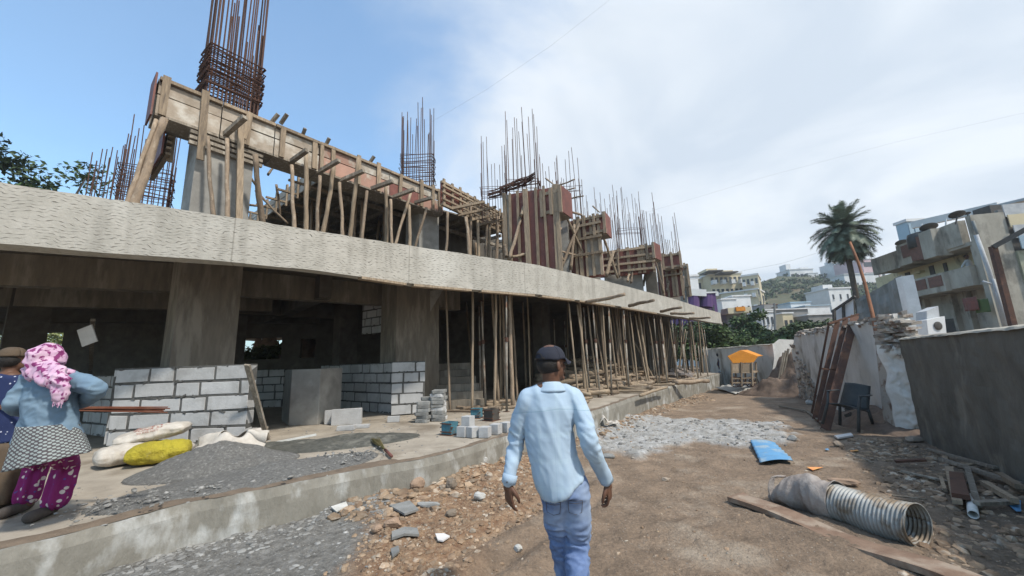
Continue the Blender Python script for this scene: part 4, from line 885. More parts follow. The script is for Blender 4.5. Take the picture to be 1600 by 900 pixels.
# bare brick scar where the plaster has fallen near the gap
q = MB(); rs = random.Random(6)
for k in range(90):
    u = rs.uniform(.45, 1.0); z = -.3+rs.random()**1.4*2.5*(.25+.75*max(0, (u-.45)/.55)); p = HW1.lerp(HW2, u); t = (HW2-HW1).normalized(); n = V((-abs(t.y), t.x*1, 0)).normalized()
    q.box((p.x-.16, p.y-.05, z), (.1, .24, .085), Matrix.Rotation(math.atan2(t.y, t.x)-math.pi/2, 3, 'Z') @ Matrix.Rotation(rs.uniform(-.1, .1), 3, 'X'), jit=.012)
q.build('exposed_brick', 'brick', WB)
q = MB()
for k in range(150):                        # broken bricks and lumps left along the top
    u = rs.random(); A_w, B_w = (HW0, HW1) if k % 2 else (HW1, HW2)
    if k % 2 == 0: u *= .8
    p = A_w.lerp(B_w, u); q.box((p.x+rs.uniform(-.12, .12), p.y+rs.uniform(-.12, .12), 2.17+rs.uniform(-.03, .12)*(1+nz((u*5, k % 2, 1)))), (rs.uniform(.08, .26), rs.uniform(.08, .22), rs.uniform(.05, .10)), Matrix.Rotation(rs.uniform(0, 3), 3, 'Z') @ Matrix.Rotation(rs.uniform(-.3, .3), 3, 'X'), jit=.015)
q.build('broken_top', 'brick', WB)
q = MB()
for k in range(70):                         # fallen plaster at mid height near the frames
    u = rs.uniform(.05, .5); z = -.2+abs(rs.gauss(0, .28)); p = HW1.lerp(HW2, u); t = (HW2-HW1).normalized()
    q.box((p.x-.115, p.y-.05, z), (.05, .24, .085), Matrix.Rotation(math.atan2(t.y, t.x)-math.pi/2, 3, 'Z'), jit=.012)
q.build('exposed_brick', 'brick', WB)
# earth and brick rubble mound in the gap
def mound(name, lab, cx_, cy_, rx, ry, h, mat, rot=0, seed=0, zb=None, kind='stuff', amp=.25, parent=None, cat='rubble', n=46, power=1.3):
    q = MB(); c, s = math.cos(rot), math.sin(rot)
    def f(u, v):
        a = (u-.5)*2.3; b_ = (v-.5)*2.3; r = math.hypot(a, b_)
        x = cx_+c*a*rx-s*b_*ry; y = cy_+s*a*rx+c*b_*ry
        g = max(0, 1-r**power)**1.0; e = nz((x, y, seed), 1.7)*amp+nz((x, y, seed), 5)*amp*.4+nz((x, y, seed), 14)*amp*.18
        z0 = zb if zb is not None else gz(x, y)
        return V((x, y, z0-.05+(h*g*(1+e)+(e*.12*h if g > 0 else 0)+.055*(g > .02))))
    q.grid(f, n, n); o = q.build(name, mat, parent, smooth=True)
    if parent is None: tag(o, lab, cat, None, kind)
    return o
g_ = at(1232, 600, 17.6); mound('rubble_heap', 'brown earth and brick rubble spilling through the gap in the boundary wall', g_.x, g_.y, 1.0, 2.4, .75, 'soil_red', .5, 3, amp=.5)
g_ = at(1262, 560, 17.2); mound('earth_bank', 'earth heaped against the top of the broken white wall', g_.x+1.3, g_.y+1, 1.4, 3, 2.5, 'soil_red', .6, 5, amp=.35)
g_ = at(1375, 660, 8.9); mound('rubble_heap', 'reddish rubble heaped along the foot of the white wall beside the broken chair', g_.x+.25, g_.y+.2, .75, 2.2, .42, 'soil_red', -.35, 8, amp=.6)
# broken plastered pier with brick courses on top
PI_ = thing('broken_pier', 'crumbling plastered brick pier between the white wall and the dark grey wall', 'wall', tuple(at(1415, 690, 7.9)))
q = MB(); a = at(1388, 600, 8.05); c = at(1447, 600, 7.55)
def pier(u, v):
    z = -.5+v*2.15; w0 = .12*nz((v*6, 1, 2))-.16*max(0, v-.72)*3; p = a.lerp(c, -.10+u*(1.08-.12*v)+.10*v+w0*(1-u)*.8)
    return V((p.x, p.y, z))+V((-.3, -.9, 0))*(.10+.10*nz((u*3, v*5, 4))+.10*nz((u*2.4, v*9, 4))+.05*nz((u*7, v*26, 4)))*math.sin(math.pi*min(1, max(0, u)))**.4
q.grid(pier, 60, 90); q.build('plaster', 'white_plaster', PI_, smooth=True)
q = MB(); q.prism([V((a.x, a.y+.05, -.5)), V((c.x, c.y+.05, -.5)), V((c.x, c.y+.05, 1.75)), V((a.x+.25, a.y+.05, 1.95))], (.12, .42, 0)); q.build('core', 'brick', PI_)
q = MB(); rs = random.Random(9)
for k in range(9):
    for i in range(4):
        p = a.lerp(c, .12+.22*i+rs.uniform(-.04, .04)); q.box((p.x+.06, p.y-.02+rs.uniform(-.06, .06), 1.5+.085*k-.05*i), (.24, .24, .055), Matrix.Rotation(rs.uniform(-.4, .2), 3, 'Z') @ Matrix.Rotation(rs.uniform(-.12, .12), 3, 'Y'), jit=.014)
q.build('brick_courses', 'brick', PI_)
# far wall across the end of the yard
rough_wall('boundary_wall', 'far white boundary wall under a dark mossy coping at the end of the yard', 'wall', at(1216, 560, 20.6).xy, at(1098, 560, 28.5).xy, -.9, lambda u: 1.95-.08*u+.04*nz((u*9, 1, 1)), .3, 'white_plaster', coping='mould_concrete', seed=8)
q = MB(); rs = random.Random(3)
wl = at(1209, 560, 20.2); wr = at(1234, 560, 18.6)
tag(q.prism([at(1210, 608, 20), at(1206, 585, 20), at(1210, 560, 20), at(1207, 538, 20), at(1217, 530, 20), at(1240, 531, 20), at(1236, 548, 20), at(1226, 563, 20), at(1229, 575, 20), at(1219, 590, 20), at(1221, 606, 20)], (.25, .22, 0)).build('wall_fragment', 'white_plaster', None), 'leaning leftover slab of broken white wall at the left of the gap', 'wall')
for k in range(3):
    a_ = at(1232-4*k, 545+3*k, 18.9); c_ = at(1218-3*k, 612, 19.0); tag(MB().bar(a_, c_, .09, .06, jit=.01).build('timber_plank', 'wood_grey', None), ('dark plank leaning in the wall gap, right of two others', 'middle plank leaning in the wall gap', 'left plank leaning in the wall gap')[k], 'plank')

# ---- rusty steel frames leaning
FR = thing('leaning_rack', 'tall rusty frames of steel channel leaning together by the white wall', 'frame', tuple(gg(1280, 668)))
YF0, YF1 = None, 10.6
def fr(x0, y0, x1, y1, w, name='channel', dy=0):
    f = gg(x1, y1, .02); f = at(x1, y1, f.y+dy); h = at(x0, y0, YF1+dy*.5); t = (h-f).normalized(); s = t.cross(V((-.6, -.8, 0))).normalized(); up = s.cross(t)
    q = MB()
    q.bar(f, h, w, .012, up=up)
    for sg in (-1, 1): q.bar(f+s*(sg*(w/2-.006))-up*.028, h+s*(sg*(w/2-.006))-up*.028, .012, .05, up=up)
    q.build(name, 'rust', FR)
fr(1295, 506, 1268, 648, .05); fr(1309, 502, 1273, 655, .11); fr(1322, 498, 1281, 660, .11); fr(1336, 493, 1290, 671, .17)
f = at(1294, 506, YF1); h = at(1341, 491, YF1); MB().bar(f, h, .05, .05).build('top_bar', 'rust', FR)
a = at(1284, 576, 9.9); c = at(1307, 578, 9.9); MB().bar(a, c, .05, .04).build('cross_bar', 'rust', FR)
# curved orange-rust pole
q = MB(); q.tube([at(1328, 378, 9.4), at(1341, 410, 9.3), at(1352, 445, 9.2), at(1363, 490, 9.0), at(1372, 535, 8.8), at(1390, 586, 8.5)], [.026, .03, .034, .038, .042, .045], 8)
tag(q.build('bent_pole', 'rust_orange', None, smooth=True), 'long bent orange-brown pole rising above the white wall in front of the palm', 'pole')
tag(MB().tube([at(1392, 540, 8.9), at(1375, 549, 9.3), at(1338, 549, 10.6)], .018, 6).build('wall_pipe', 'tin_grey', None), 'thin horizontal pipe running along the upper part of the white wall', 'pipe')

# ---- shed behind the wall
SH = thing('tin_shed', 'grey tarpaulin-covered shed with a tall white end post behind the boundary wall', 'shed', tuple(at(1380, 540, 14)*1))
a = at(1338, 470, 17); c = at(1408, 430, 13)
z0 = .8
q = MB()
def shf(u, v):
    p = at(1336+u*73, 470-40*u, 17-4*u); top = p.z; x = V((p.x, p.y, z0+(top-z0)*v)); return x+V((-.12, -.05, 0))*(nz((u*5, v*5, 0))+.5*nz((u*14, v*9, 0)))
q.grid(shf, 40, 20); q.build('tarpaulin', 'tin_grey', SH, thick=.02)
a = at(1408, 432, 12.9); b_ = at(1427, 429, 12.6)
MB().prism([V((a.x, a.y, .5)), V((b_.x, b_.y, .5)), b_, a], (.1, .3, 0)).build('white_post', 'white_paint', SH)
BB = thing('board_fence', 'slanting pale boards framed by thin dark posts left of the palm trunk', 'fence', tuple(at(1320, 520, 16)))
q = MB(); q.prism([at(1306, 522, 16.4), at(1306, 485, 16.4), at(1333, 466, 15.4), at(1336, 522, 15.4)], (.03, .05, 0)); q.build('board', 'bld_white', BB)
for px, yt in ((1305, 484), (1320, 475), (1334, 464)): MB().bar(at(px, 524, 15.9), at(px-2, yt, 15.9), .09, .09).build('post', 'dark_metal', BB)
MB().bar(at(1300, 487, 16.3), at(1336, 463, 15.3), .08, .08).build('top_rail', 'dark_metal', BB)

# ================================================================ palm
PT = thing('palm_tree', 'tall date palm with a full round crown of feathery fronds against the sky', 'tree', tuple(at(1350, 540, 27)))
cc = at(1319, 366, 27)
q = MB(); path = [at(1350, 560, 27), at(1345, 500, 27), at(1337, 460, 27), at(1326, 405, 27), cc]
q.tube(path, [.22, .20, .18, .17, .22], 10); noisy(q, .03, 4); q.build('trunk', 'bark', PT, smooth=True)
rs = random.Random(21); q = MB(); ring = MB()
for k in range(150):
    az = k*2.39996+rs.uniform(-.2, .2); u = (k+.5)/150; el = R_(84-128*u**.95+rs.uniform(-9, 9)); Lf = rs.uniform(1.85, 2.3)*(1 if u < .75 else .85)
    d = V((math.cos(az)*math.cos(el), math.sin(az)*math.cos(el), math.sin(el))); p = cc+d*.15+V((0, 0, .2-.5*u)); rach = [p.copy()]; n = 15
    for i in range(n):
        d = (d+V((0, 0, -.075-.05*math.cos(el)))).normalized(); p = p+d*(Lf/n); rach.append(p.copy())
    q.tube(rach, [.022*(1-i/(n+1))+.004 for i in range(n+1)], 3)
    for i in range(2, n+1):
        t = (rach[i]-rach[i-1]).normalized(); sd = t.cross(V((0, 0, 1))); sd = sd.normalized() if sd.length > .05 else V((1, 0, 0)); up = sd.cross(t)
        ll = .50*math.sin(math.pi*min(1, (i+1)/(n+2)))**.5+.06
        for sg in (-1, 1):
            for h in (0, .25, .5, .75):
                b0 = rach[i-1].lerp(rach[i], h); e = b0+(sd*sg*.78+t*.62+up*rs.uniform(-.1, .3)-V((0, 0, .22))).normalized()*ll; w = t*.026
                q.add([b0-w, b0+w, e], [(0, 1, 2)])
q.build('crown', 'leaf_palm', PT)

# ================================================================ trees
def tree(lab, base, h, r, seed, mat='leaf', n=2600, leaf=.14, trunk=True, group=None, flat=.8, name='broadleaf_tree', th=.12):
    rs = random.Random(seed); base = V(base); t = thing(name, lab, 'tree', tuple(base), group); top = base+V((0, 0, h))
    if trunk:
        q = MB(); q.tube([base-V((0, 0, .3)), base+V((rs.uniform(-.1, .1)*h*.2, 0, h*.3)), base+V((0, 0, h*.62))], [th*1.3, th, th*.6], 7)
        for k in range(6):
            a = rs.uniform(0, 6.28); s = base+V((0, 0, h*rs.uniform(.3, .55))); e = base+V((math.cos(a)*r*.7, math.sin(a)*r*.7, h*rs.uniform(.6, .9)))
            q.tube([s, s.lerp(e, .5)+V((0, 0, .1*h*rs.random())), e], [th*.5, th*.35, th*.15], 5)
        q.build('trunk', 'bark', t)
    cl = [(V((rs.gauss(0, .42)*r, rs.gauss(0, .42)*r, h*.70+rs.uniform(-1, .8)*h*.26*flat)), r*rs.uniform(.25, .5)) for _ in range(17)]
    vs = []; fs = []
    for k in range(n):
        c, cr_ = rs.choice(cl); d = V((rs.gauss(0, 1), rs.gauss(0, 1), rs.gauss(0, 1))).normalized(); rr = cr_*rs.random()**.45
        p = base+c+V((d.x*rr, d.y*rr, d.z*rr*.75)); a = V((rs.gauss(0, 1), rs.gauss(0, 1), rs.gauss(0, .6))).normalized(); b_ = a.cross(V((rs.gauss(0, 1), rs.gauss(0, 1), 1))).normalized(); s = leaf*rs.uniform(.6, 1.3); o = len(vs)
        vs += [p-a*s, p-b_*s*.45, p+a*s, p+b_*s*.45]; fs.append((o, o+1, o+2, o+3))
    q = MB(); q.v = vs; q.f = fs; q.build('crown', mat, t)
    return t
b0 = at(70, 300, 17); tree('leafy tree with an airy crown rising over the left end of the floor slab', (b0.x, b0.y, 0), 13.4, 2.6, 1, n=5200, leaf=.13, th=.2)
b0 = at(-25, 300, 16); tree('dark tree crown cut off by the left edge of the photo', (b0.x, b0.y, 0), 14.0, 1.9, 2, 'leaf_dark', n=3400, leaf=.13, th=.2)
for i, (px, Y, h, r) in enumerate(((-40, 25, 5.4, 3.4), (75, 25, 5.6, 3.4), (395, 24, 3.0, 2.2), (425, 27, 3.8, 2.6), (130, 26, 3.4, 2.5))):
    b0 = at(px, 560, Y); tree('bush seen in daylight through the far openings of the ground storey', (b0.x, b0.y, 0), h, r, 30+i, 'leaf_sunlit', n=2600, leaf=.16, trunk=True, group='bushes behind the building', th=.06, name='bush')
# laterite bank and pale ground behind the building
for px, Y, w in ((480, 24, 3.2), (418, 30, 4.0)):
    b0 = at(px, 560, Y); mound('rock_bank', 'reddish rocky bank seen through the small far openings', b0.x, b0.y, w, 2, 4.6, 'stone_orange', 0, px, amp=.5)
tl = [(1108, 31, 4.6, 2.2, 'leaf'), (1125, 33, 5.0, 2.4, 'leaf_dark'), (1150, 30, 3.4, 2.0, 'leaf'), (1172, 34, 6.2, 1.9, 'leaf'), (1192, 33, 4.4, 2.0, 'leaf'), (1215, 38, 4.6, 2.2, 'leaf_dark'), (1238, 36, 4.8, 2.0, 'leaf'), (1262, 34, 5.2, 2.0, 'leaf_dark'),
      (1284, 36, 5.2, 2.2, 'leaf'), (1090, 36, 5.2, 2.6, 'leaf_dark'), (1070, 38, 4.0, 2.6, 'leaf'), (1300, 40, 4.8, 2.4, 'leaf'), (1140, 44, 5.2, 2.4, 'leaf'), (1350, 30, 3.6, 1.6, 'leaf'), (1048, 33, 4.6, 2.6, 'leaf'), (1078, 31, 4.8, 2.4, 'leaf_dark'), (1095, 30, 4.4, 2.2, 'leaf'), (1020, 36, 5, 3, 'leaf_dark')]
for i, (px, Y, h, r, m_) in enumerate(tl):
    b0 = at(px, 540, Y); tree('bushy green tree in the belt beyond the far boundary wall', (b0.x, b0.y, -.6), h, r, 60+i, m_, n=2400, leaf=.20, group='trees beyond the far wall', th=.1)

# ================================================================ hill and far town
prof = [(1000, 520), (1120, 500), (1180, 470), (1196, 442), (1212, 436), (1240, 430), (1270, 430), (1300, 432), (1340, 430), (1375, 428), (1420, 430), (1500, 445), (1700, 470)]
def hz(px, s):          # s 0 at the foot, 1 on the ridge
    Y = 75+125*s; yt = float(np.interp(px, [p[0] for p in prof], [p[1] for p in prof])); top = at(px, yt, 200).z; p = at(px, 500, Y)
    z = -1+(top+1)*(s**1.05)
    return V((p.x, p.y, z+nz((p.x, p.y, 0), .05)*5*s*(1-s)*2+nz((p.x, p.y, 0), .2)*1.2*s+nz((p.x, p.y, 0), .6)*.5*s))
q = MB(); q.grid(lambda u, v: hz(900+u*900, min(1, v*1.0)), 200, 70)
o = q.build('hill', 'hill', None, smooth=True); structure(o)
rs = random.Random(77); q = MB()
for k in range(950):                        # scrub on the slope
    px = rs.uniform(1150, 1420); s = rs.uniform(.15, 1.0); p = hz(px, s)
    if nz((p.x, p.y, 5), .06) < -.05+.1*rs.random(): continue
    R = rs.uniform(.7, 2.3); 
    for i in range(26):
        d = V((rs.gauss(0, 1), rs.gauss(0, 1), abs(rs.gauss(0, .8)))).normalized(); c = p+d*R*rs.uniform(.5, 1); a = V((rs.gauss(0, 1), rs.gauss(0, 1), rs.gauss(0, 1))).normalized(); b_ = a.cross(d+V((.01, 0, 0))).normalized(); w = R*.33
        q.add([c-a*w, c-b_*w*.7, c+a*w, c+b_*w*.7], [(0, 1, 2, 3)])
o = q.build('hillside_scrub', 'leaf_dark', None); tag(o, 'low scrub and trees covering the far hillside', 'scrub', None, 'stuff')

def blk(name, lab, x0, x1, yt, Y, dep, mat, zb=0, rows=3, cols=4, ww=.5, wh=.45, roof=None, balc=False, Y1=None, seed=0, group=None, wmat='glass_dark', rooms=()):
    """far building: walls, roof edge, a grid of recessed windows each with a sill, optional balconies"""
    rs = random.Random(seed+int(x0)); a = at(x0, yt, Y); c = at(x1, yt, Y1 or Y); zt = (a.z+c.z)/2; t = thing(name, lab, 'building', (a.x, a.y, zb), group)
    A = V((a.x, a.y, 0)); B = V((c.x, c.y, 0)); tt = (B-A).normalized(); n = V((tt.y, -tt.x, 0)); Lw = (B-A).length
    if n.dot(-A) < 0: n = -n
    MB().prism([V((A.x, A.y, zb)), V((B.x, B.y, zb)), V((B.x, B.y, zt)), V((A.x, A.y, zt))], -n*dep).build('wall', mat, t)
    e = Lw*.02+.1
    MB().prism([A-tt*e+n*e+V((0, 0, zt)), B+tt*e+n*e+V((0, 0, zt)), B+tt*e-n*(dep+e)+V((0, 0, zt)), A-tt*e-n*(dep+e)+V((0, 0, zt))], (0, 0, max(.18, (zt-zb)*.02))).build('roof', roof or 'bld_white', t)
    fh = (zt-zb)/rows
    for r in range(rows):
        for k in range(cols):
            u = (k+.5)/cols*Lw; w = Lw/cols*ww; z = zb+fh*(r+.5); h = fh*wh
            o = MB().box(A+tt*u+n*.02+V((0, 0, z)), (w, .12, h), Matrix((tt, -n, V((0, 0, 1)))).transposed()).build('window', wmat, t)
            MB().box(A+tt*u+n*.12+V((0, 0, z-h/2-.06)), (w*1.15, .24, .10), Matrix((tt, -n, V((0, 0, 1)))).transposed()).build('sill', 'bld_white', o) if Y < 110 else None
            if balc and (k+r*0) % 2 == 0:
                MB().box(A+tt*u+n*.65+V((0, 0, z-h*.5)), (w*1.5, 1.3, fh*.34), Matrix((tt, -n, V((0, 0, 1)))).transposed()).build('balcony', 'bld_white', t)
    for (u0, u1, hh) in rooms:
        MB().prism([A+tt*(Lw*u0)-n*dep*.2+V((0, 0, zt)), A+tt*(Lw*u1)-n*dep*.2+V((0, 0, zt)), A+tt*(Lw*u1)-n*dep*.7+V((0, 0, zt)), A+tt*(Lw*u0)-n*dep*.7+V((0, 0, zt))], (0, 0, hh)).build('roof_room', mat, t)
    return t
blk('apartment_block', 'cream apartment block, left lower wing with small windows', 1088, 1120, 436, 104, 10, 'bld_cream', rows=6, cols=4, seed=1, rooms=((.1, .5, 1.6),))
blk('apartment_block', 'tallest middle wing of the cream apartment block with white balconies and a flat roof canopy', 1108, 1158, 428, 100, 10, 'bld_cream', rows=7, cols=7, balc=True, ww=.55, seed=2, rooms=((.05, .4, 2.0), (.6, .9, 1.4)))
blk('apartment_block', 'right wing of the cream apartment block seen end on', 1158, 1184, 431, 92, 9, 'bld_yellow', rows=7, cols=4, balc=True, ww=.55, seed=3, Y1=90)
blk('apartment_block', 'narrow shaded side wing at the right of the cream apartment block', 1184, 1193, 455, 90, 8, 'bld_yellow', rows=5, cols=2, seed=4, Y1=96)
for (x0, x1, y0, Y) in ((1100, 1122, 426, 99), (1120, 1145, 428, 99)): tag(MB().box(at((x0+x1)/2, y0, Y), ((at(x1, y0, Y)-at(x0, y0, Y)).length, 5, .3)).build('roof_canopy', 'dark_metal', None), 'thin dark canopy standing over the roof of the cream apartment block', 'canopy', 'canopies over the cream apartment roof')
blk('house', 'small plain white house beyond the far corner of the slab', 1070, 1090, 432, 52, 6, 'bld_white', rows=2, cols=2, ww=.22, wh=.3)
PH = blk('house', 'purple house with a white roof slab just past the far corner of the slab', 1064, 1118, 459, 46, 6, 'bld_purple', rows=1, cols=4, ww=.25, wh=.4, roof='bld_white', zb=4.0)
MB().bar(at(1062, 457, 45.5), at(1100, 459, 45.5), 1.2, .8).build('roof_edge', 'bld_white', PH)
for px in (1083, 1104): MB().tube([at(px, 462, 45.6), at(px, 480, 45.6)], .7, 10).build('bay', 'bld_purple', PH)
blk('house', 'pale blue-white box house below the cream apartment block', 1127, 1150, 468, 58, 6, 'bld_white', rows=2, cols=3, ww=.25, wh=.35)
blk('house', 'white house with a dark window right of the pale box house', 1144, 1172, 463, 60, 6, 'bld_white', rows=2, cols=3, ww=.25, wh=.4)
AW = blk('shop_house', 'low building under a yellow-brown awning in the trees', 1134, 1166, 488, 48, 5, 'bld_grey', rows=1, cols=3)
MB().bar(at(1132, 487, 47.4), at(1168, 485, 47.4), 1.6, .7).build('awning', 'bld_yellow', AW)
MB().bar(at(1146, 484, 47.0), at(1160, 483, 47.0), 1.2, .5).build('awning_stripe', 'orange_tarp', AW)
blk('house', 'white house with stepped floors among the trees left of the power pole', 1188, 1208, 488, 50, 5, 'bld_white', rows=3, cols=3, ww=.4)
blk('house', 'wide dark grey unplastered house in front of the hill', 1196, 1262, 484, 66, 8, 'bld_grey', rows=2, cols=6, ww=.3, seed=5, rooms=((.1, .35, 1.2),))
blk('house', 'small brown-roofed house next to the power pole', 1190, 1214, 477, 78, 6, 'bld_grey', rows=2, cols=3, roof='rust')
blk('house', 'low white house at the foot of the hill', 1235, 1266, 473, 82, 6, 'bld_white', rows=2, cols=5, ww=.5, roof='glass_blue')
SHB = blk('shed', 'long low shed with a pale blue roof at the foot of the hill', 1258, 1296, 478, 76, 6, 'bld_white', rows=1, cols=6, roof='glass_blue')
blk('house', 'white three-storey house left of the palm trunk, before the hill', 1294, 1328, 451, 98, 8, 'bld_white', rows=4, cols=3, ww=.22, wh=.3, rooms=((0, .45, 1.4),))
blk('house', 'grey roofed low house between the white wall and the hill', 1262, 1300, 492, 52, 6, 'bld_grey', rows=1, cols=4)
blk('house', 'little cream house peeping out of the trees', 1222, 1238, 490, 54, 5, 'bld_cream', rows=2, cols=2)
blk('hilltop_villa', 'flat-roofed white villa on top of the hill, leftmost of the hilltop houses', 1233, 1270, 421, 196, 10, 'bld_white', zb=24, rows=2, cols=5, ww=.6, wh=.5, rooms=((0, .2, 3.5), (.6, .95, 1.5)))
blk('hilltop_house', 'low white annex right of the hilltop villa', 1262, 1278, 427, 194, 8, 'bld_white', zb=24, rows=1, cols=3)
blk('hilltop_house', 'white block on the hill left of the palm trunk', 1302, 1314, 412, 188, 9, 'bld_white', zb=24, rows=3, cols=2, rooms=((.2, .7, 2),))
blk('hilltop_house', 'pink block on the hill just right of the palm trunk', 1326, 1348, 407, 178, 9, 'bld_pink', zb=22, rows=4, cols=3, ww=.3)
blk('hilltop_house', 'pink and white hilltop block with long open balconies', 1346, 1370, 405, 172, 9, 'bld_pink', zb=22, rows=4, cols=1, ww=.86, wh=.45, roof='bld_white')
blk('hilltop_house', 'small white house at the right end of the hilltop row', 1366, 1382, 418, 176, 8, 'bld_white', zb=22, rows=2, cols=2)
blk('hilltop_house', 'long low white terrace wall below the pink hilltop blocks', 1318, 1372, 428, 170, 8, 'bld_white', zb=20, rows=1, cols=7, ww=.3)
UPo = thing('power_pole', 'grey power pole with a short cross arm in front of the far houses', 'pole', tuple(at(1211, 530, 40)))
MB().tube([at(1212, 545, 40), at(1210, 474, 40)], [.14, .10], 8).build('pole', 'bld_grey', UPo); MB().bar(at(1206, 481, 40), at(1215, 480, 40), .1, .12).build('cross_arm', 'dark_metal', UPo)
UPo = thing('power_pole', 'thin grey pole standing in the trees right of the green treetop', 'pole', tuple(at(1194, 530, 36)))
MB().tube([at(1195, 535, 36), at(1193, 470, 36)], [.07, .05], 6).build('pole', 'bld_grey', UPo)
def wire(lab, pts, r=.014):
    P = [at(*p) for p in pts]; tag(MB().tube(P, r, 4).build('overhead_wire', 'bld_grey', None), lab, 'wire')
wire('thin overhead wire climbing from the middle rebar cage to the top of the picture', [(675, 190, 17), (760, 140, 17), (860, 72, 17), (965, -10, 17)], .0035)
wire('overhead wire running from the palm towards the building, left part', [(1275, 396, 30), (1220, 412, 32), (1150, 425, 34), (1060, 440, 36)], .007)
wire('high faint overhead wire sloping up to the right edge', [(1000, 335, 40), (1200, 275, 38), (1400, 222, 34), (1650, 165, 30)], .005)

# ================================================================ old apartment house on the right
C0 = at(1545, 430, 20); C1 = at(1385, 430, 27); C0 = V((C0.x, C0.y, 0)); C1 = V((C1.x, C1.y, 0)); td = (C1-C0).normalized(); nd = V((-td.y, td.x, 0))
if nd.x > 0: nd = -nd
AP = thing('old_apartment_house', 'stained old apartment house with bent balconies, brick panels and mossy parapets', 'building', tuple(C0))
def cu(px, off=0):                         # distance along the facade of a sight line, at offset off towards the yard
    A = C0+nd*off; Y = isect(px, A, A+td); return (at(px, 430, Y)-A).dot(td)
def fbox(px0, px1, z0, z1, off0, off1, name, mat, zl=None):
    A0_ = C0+nd*off1; u0, u1 = cu(px0, off1), cu(px1, off1); P = [C0+td*u0+nd*off1, C0+td*u1+nd*off1, C0+td*u1+nd*off0, C0+td*u0+nd*off0]
    q = MB(); lo = [z0, zl[0] if zl else z0]; hi = [z1, zl[1] if zl else z1]
    q.hexa([P[0]+V((0, 0, lo[0])), P[1]+V((0, 0, lo[1])), P[2]+V((0, 0, lo[1])), P[3]+V((0, 0, lo[0])), P[0]+V((0, 0, hi[0])), P[1]+V((0, 0, hi[1])), P[2]+V((0, 0, hi[1])), P[3]+V((0, 0, hi[0]))])
    return q.build(name, mat, AP)
# recessed wall
fbox(1558, 1384, 4.9, 7.0, -1.6, -1.4, 'wall', 'yellow_dirty'); fbox(1558, 1384, -1, 4.9, -1.7, -1.45, 'wall', 'mould_concrete')
fbox(1556, 1383, 6.92, 7.12, -1.6, .05, 'roof_slab', 'mould_concrete'); fbox(1556, 1383, 4.70, 4.88, -1.6, .02, 'balcony_slab', 'mould_concrete')
fbox(1540, 1480, 7.05, 8.45, -.25, .12, 'parapet', 'mould_concrete'); fbox(1480, 1450, 6.8, 8.2, -.1, .55, 'parapet', 'brick_panel', zl=(6.9, 8.4)); fbox(1492, 1470, 6.75, 8.42, -.2, .62, 'parapet', 'mould_concrete')
fbox(1450, 1428, 6.85, 8.25, -.1, .35, 'parapet', 'mould_concrete'); fbox(1428, 1383, 6.85, 8.05, -.2, .10, 'parapet', 'mould_concrete'); fbox(1452, 1436, 7.3, 8.1, .36, .40, 'panel', 'brick_panel')
fbox(1540, 1494, 4.72, 5.80, -.1, .30, 'balcony_parapet', 'mould_concrete')
fbox(1494, 1440, 4.65, 5.75, -.1, .55, 'balcony_parapet', 'mould_concrete')
fbox(1490, 1468, 5.0, 5.62, .552, .59, 'panel', 'brick_panel'); fbox(1463, 1444, 5.0, 5.62, .552, .59, 'panel', 'brick_panel'); fbox(1440, 1416, 4.72, 5.5, -.1, .2, 'balcony_parapet', 'bld_grey')
for px, z1, w in ((1437, 6.75, 8), (1478, 6.75, 8), (1501, 6.7, 6), (1421, 6.4, 6)):
    fbox(px+w/2, px-w/2, 4.9, z1, -1.42, -1.36, 'door', 'dark_metal')
fbox(1436, 1430, 4.3, 4.65, -1.4, -.9, 'beam_stub', 'mould_concrete'); fbox(1458, 1448, 6.45, 6.6, -1.4, -1.1, 'sunshade', 'yellow_dirty')
for px in (1452, 1496, 1520): fbox(px+2.2, px-2.2, -1, 4.7, -1.5, -1.15, 'column', 'mould_concrete')
fbox(1442, 1424, .6, 3.8, -1.42, -1.3, 'doorway', 'dark_metal'); fbox(1496, 1476, 1.8, 3.2, -1.44, -1.36, 'window', 'dark_metal')
fbox(1560, 1550, 4.9, 6.95, -1.36, .0, 'side_wall', 'mould_concrete')
# end wall that turns to the right
def rbox(s0, s1, z0, z1, o0, o1, name, mat, par=None):
    P = [C0-nd*s0-td*o0, C0-nd*s1-td*o0, C0-nd*s1-td*o1, C0-nd*s0-td*o1]
    return MB().prism([p+V((0, 0, z0)) for p in P], (0, 0, z1-z0)).build(name, mat, par or AP)
q = rbox(-.12, 1.35, -1, 8.5, 0, -.3, 'corner_wall', 'mould_concrete'); rbox(1.35, 9, -1, 6.3, .12, -.3, 'side_wall', 'bld_green'); rbox(1.3, 9, 6.3, 8.7, -.2, -.4, 'side_wall', 'bld_grey')
rbox(3.3, 4.2, 4.0, 5.6, .14, .1, 'window', 'glass_dark'); rbox(3.1, 4.4, 5.65, 5.75, .5, .1, 'sunshade', 'bld_green'); rbox(4.4, 4.8, 1.6, 1.9, .16, .1, 'vent', 'dark_metal')
TS = [rbox(1.4, 8, 6.35+i*.62, 6.35+i*.62+.70, .35-i*.12, .30-i*.12, 'roof_sheet', ('glass_blue', 'asbestos', 'bld_cream', 'asbestos')[i]) for i in range(4)]
def pipe(pts, r, lab, mat='asbestos'): tag(MB().tube([at(*p) for p in pts], r, 8).build('drain_pipe', mat, None, smooth=True), lab, 'pipe')
pipe([(1525, 367, 19.4), (1546, 425, 19.5), (1573, 520, 19.7)], .09, 'thick pale drainpipe running down the corner of the old apartment house')
pipe([(1552, 436, 19.4), (1560, 465, 19.5), (1580, 530, 19.7)], .06, 'thinner pale drainpipe right of the thick one')
pipe([(1520, 345, 19.4), (1530, 375, 19.5)], .06, 'short grey pipe stub near the roof of the old apartment house', 'tin_grey')
pipe([(1535, 439, 19.5), (1549, 444, 19.3)], .05, 'small horizontal pipe joining the drainpipes')
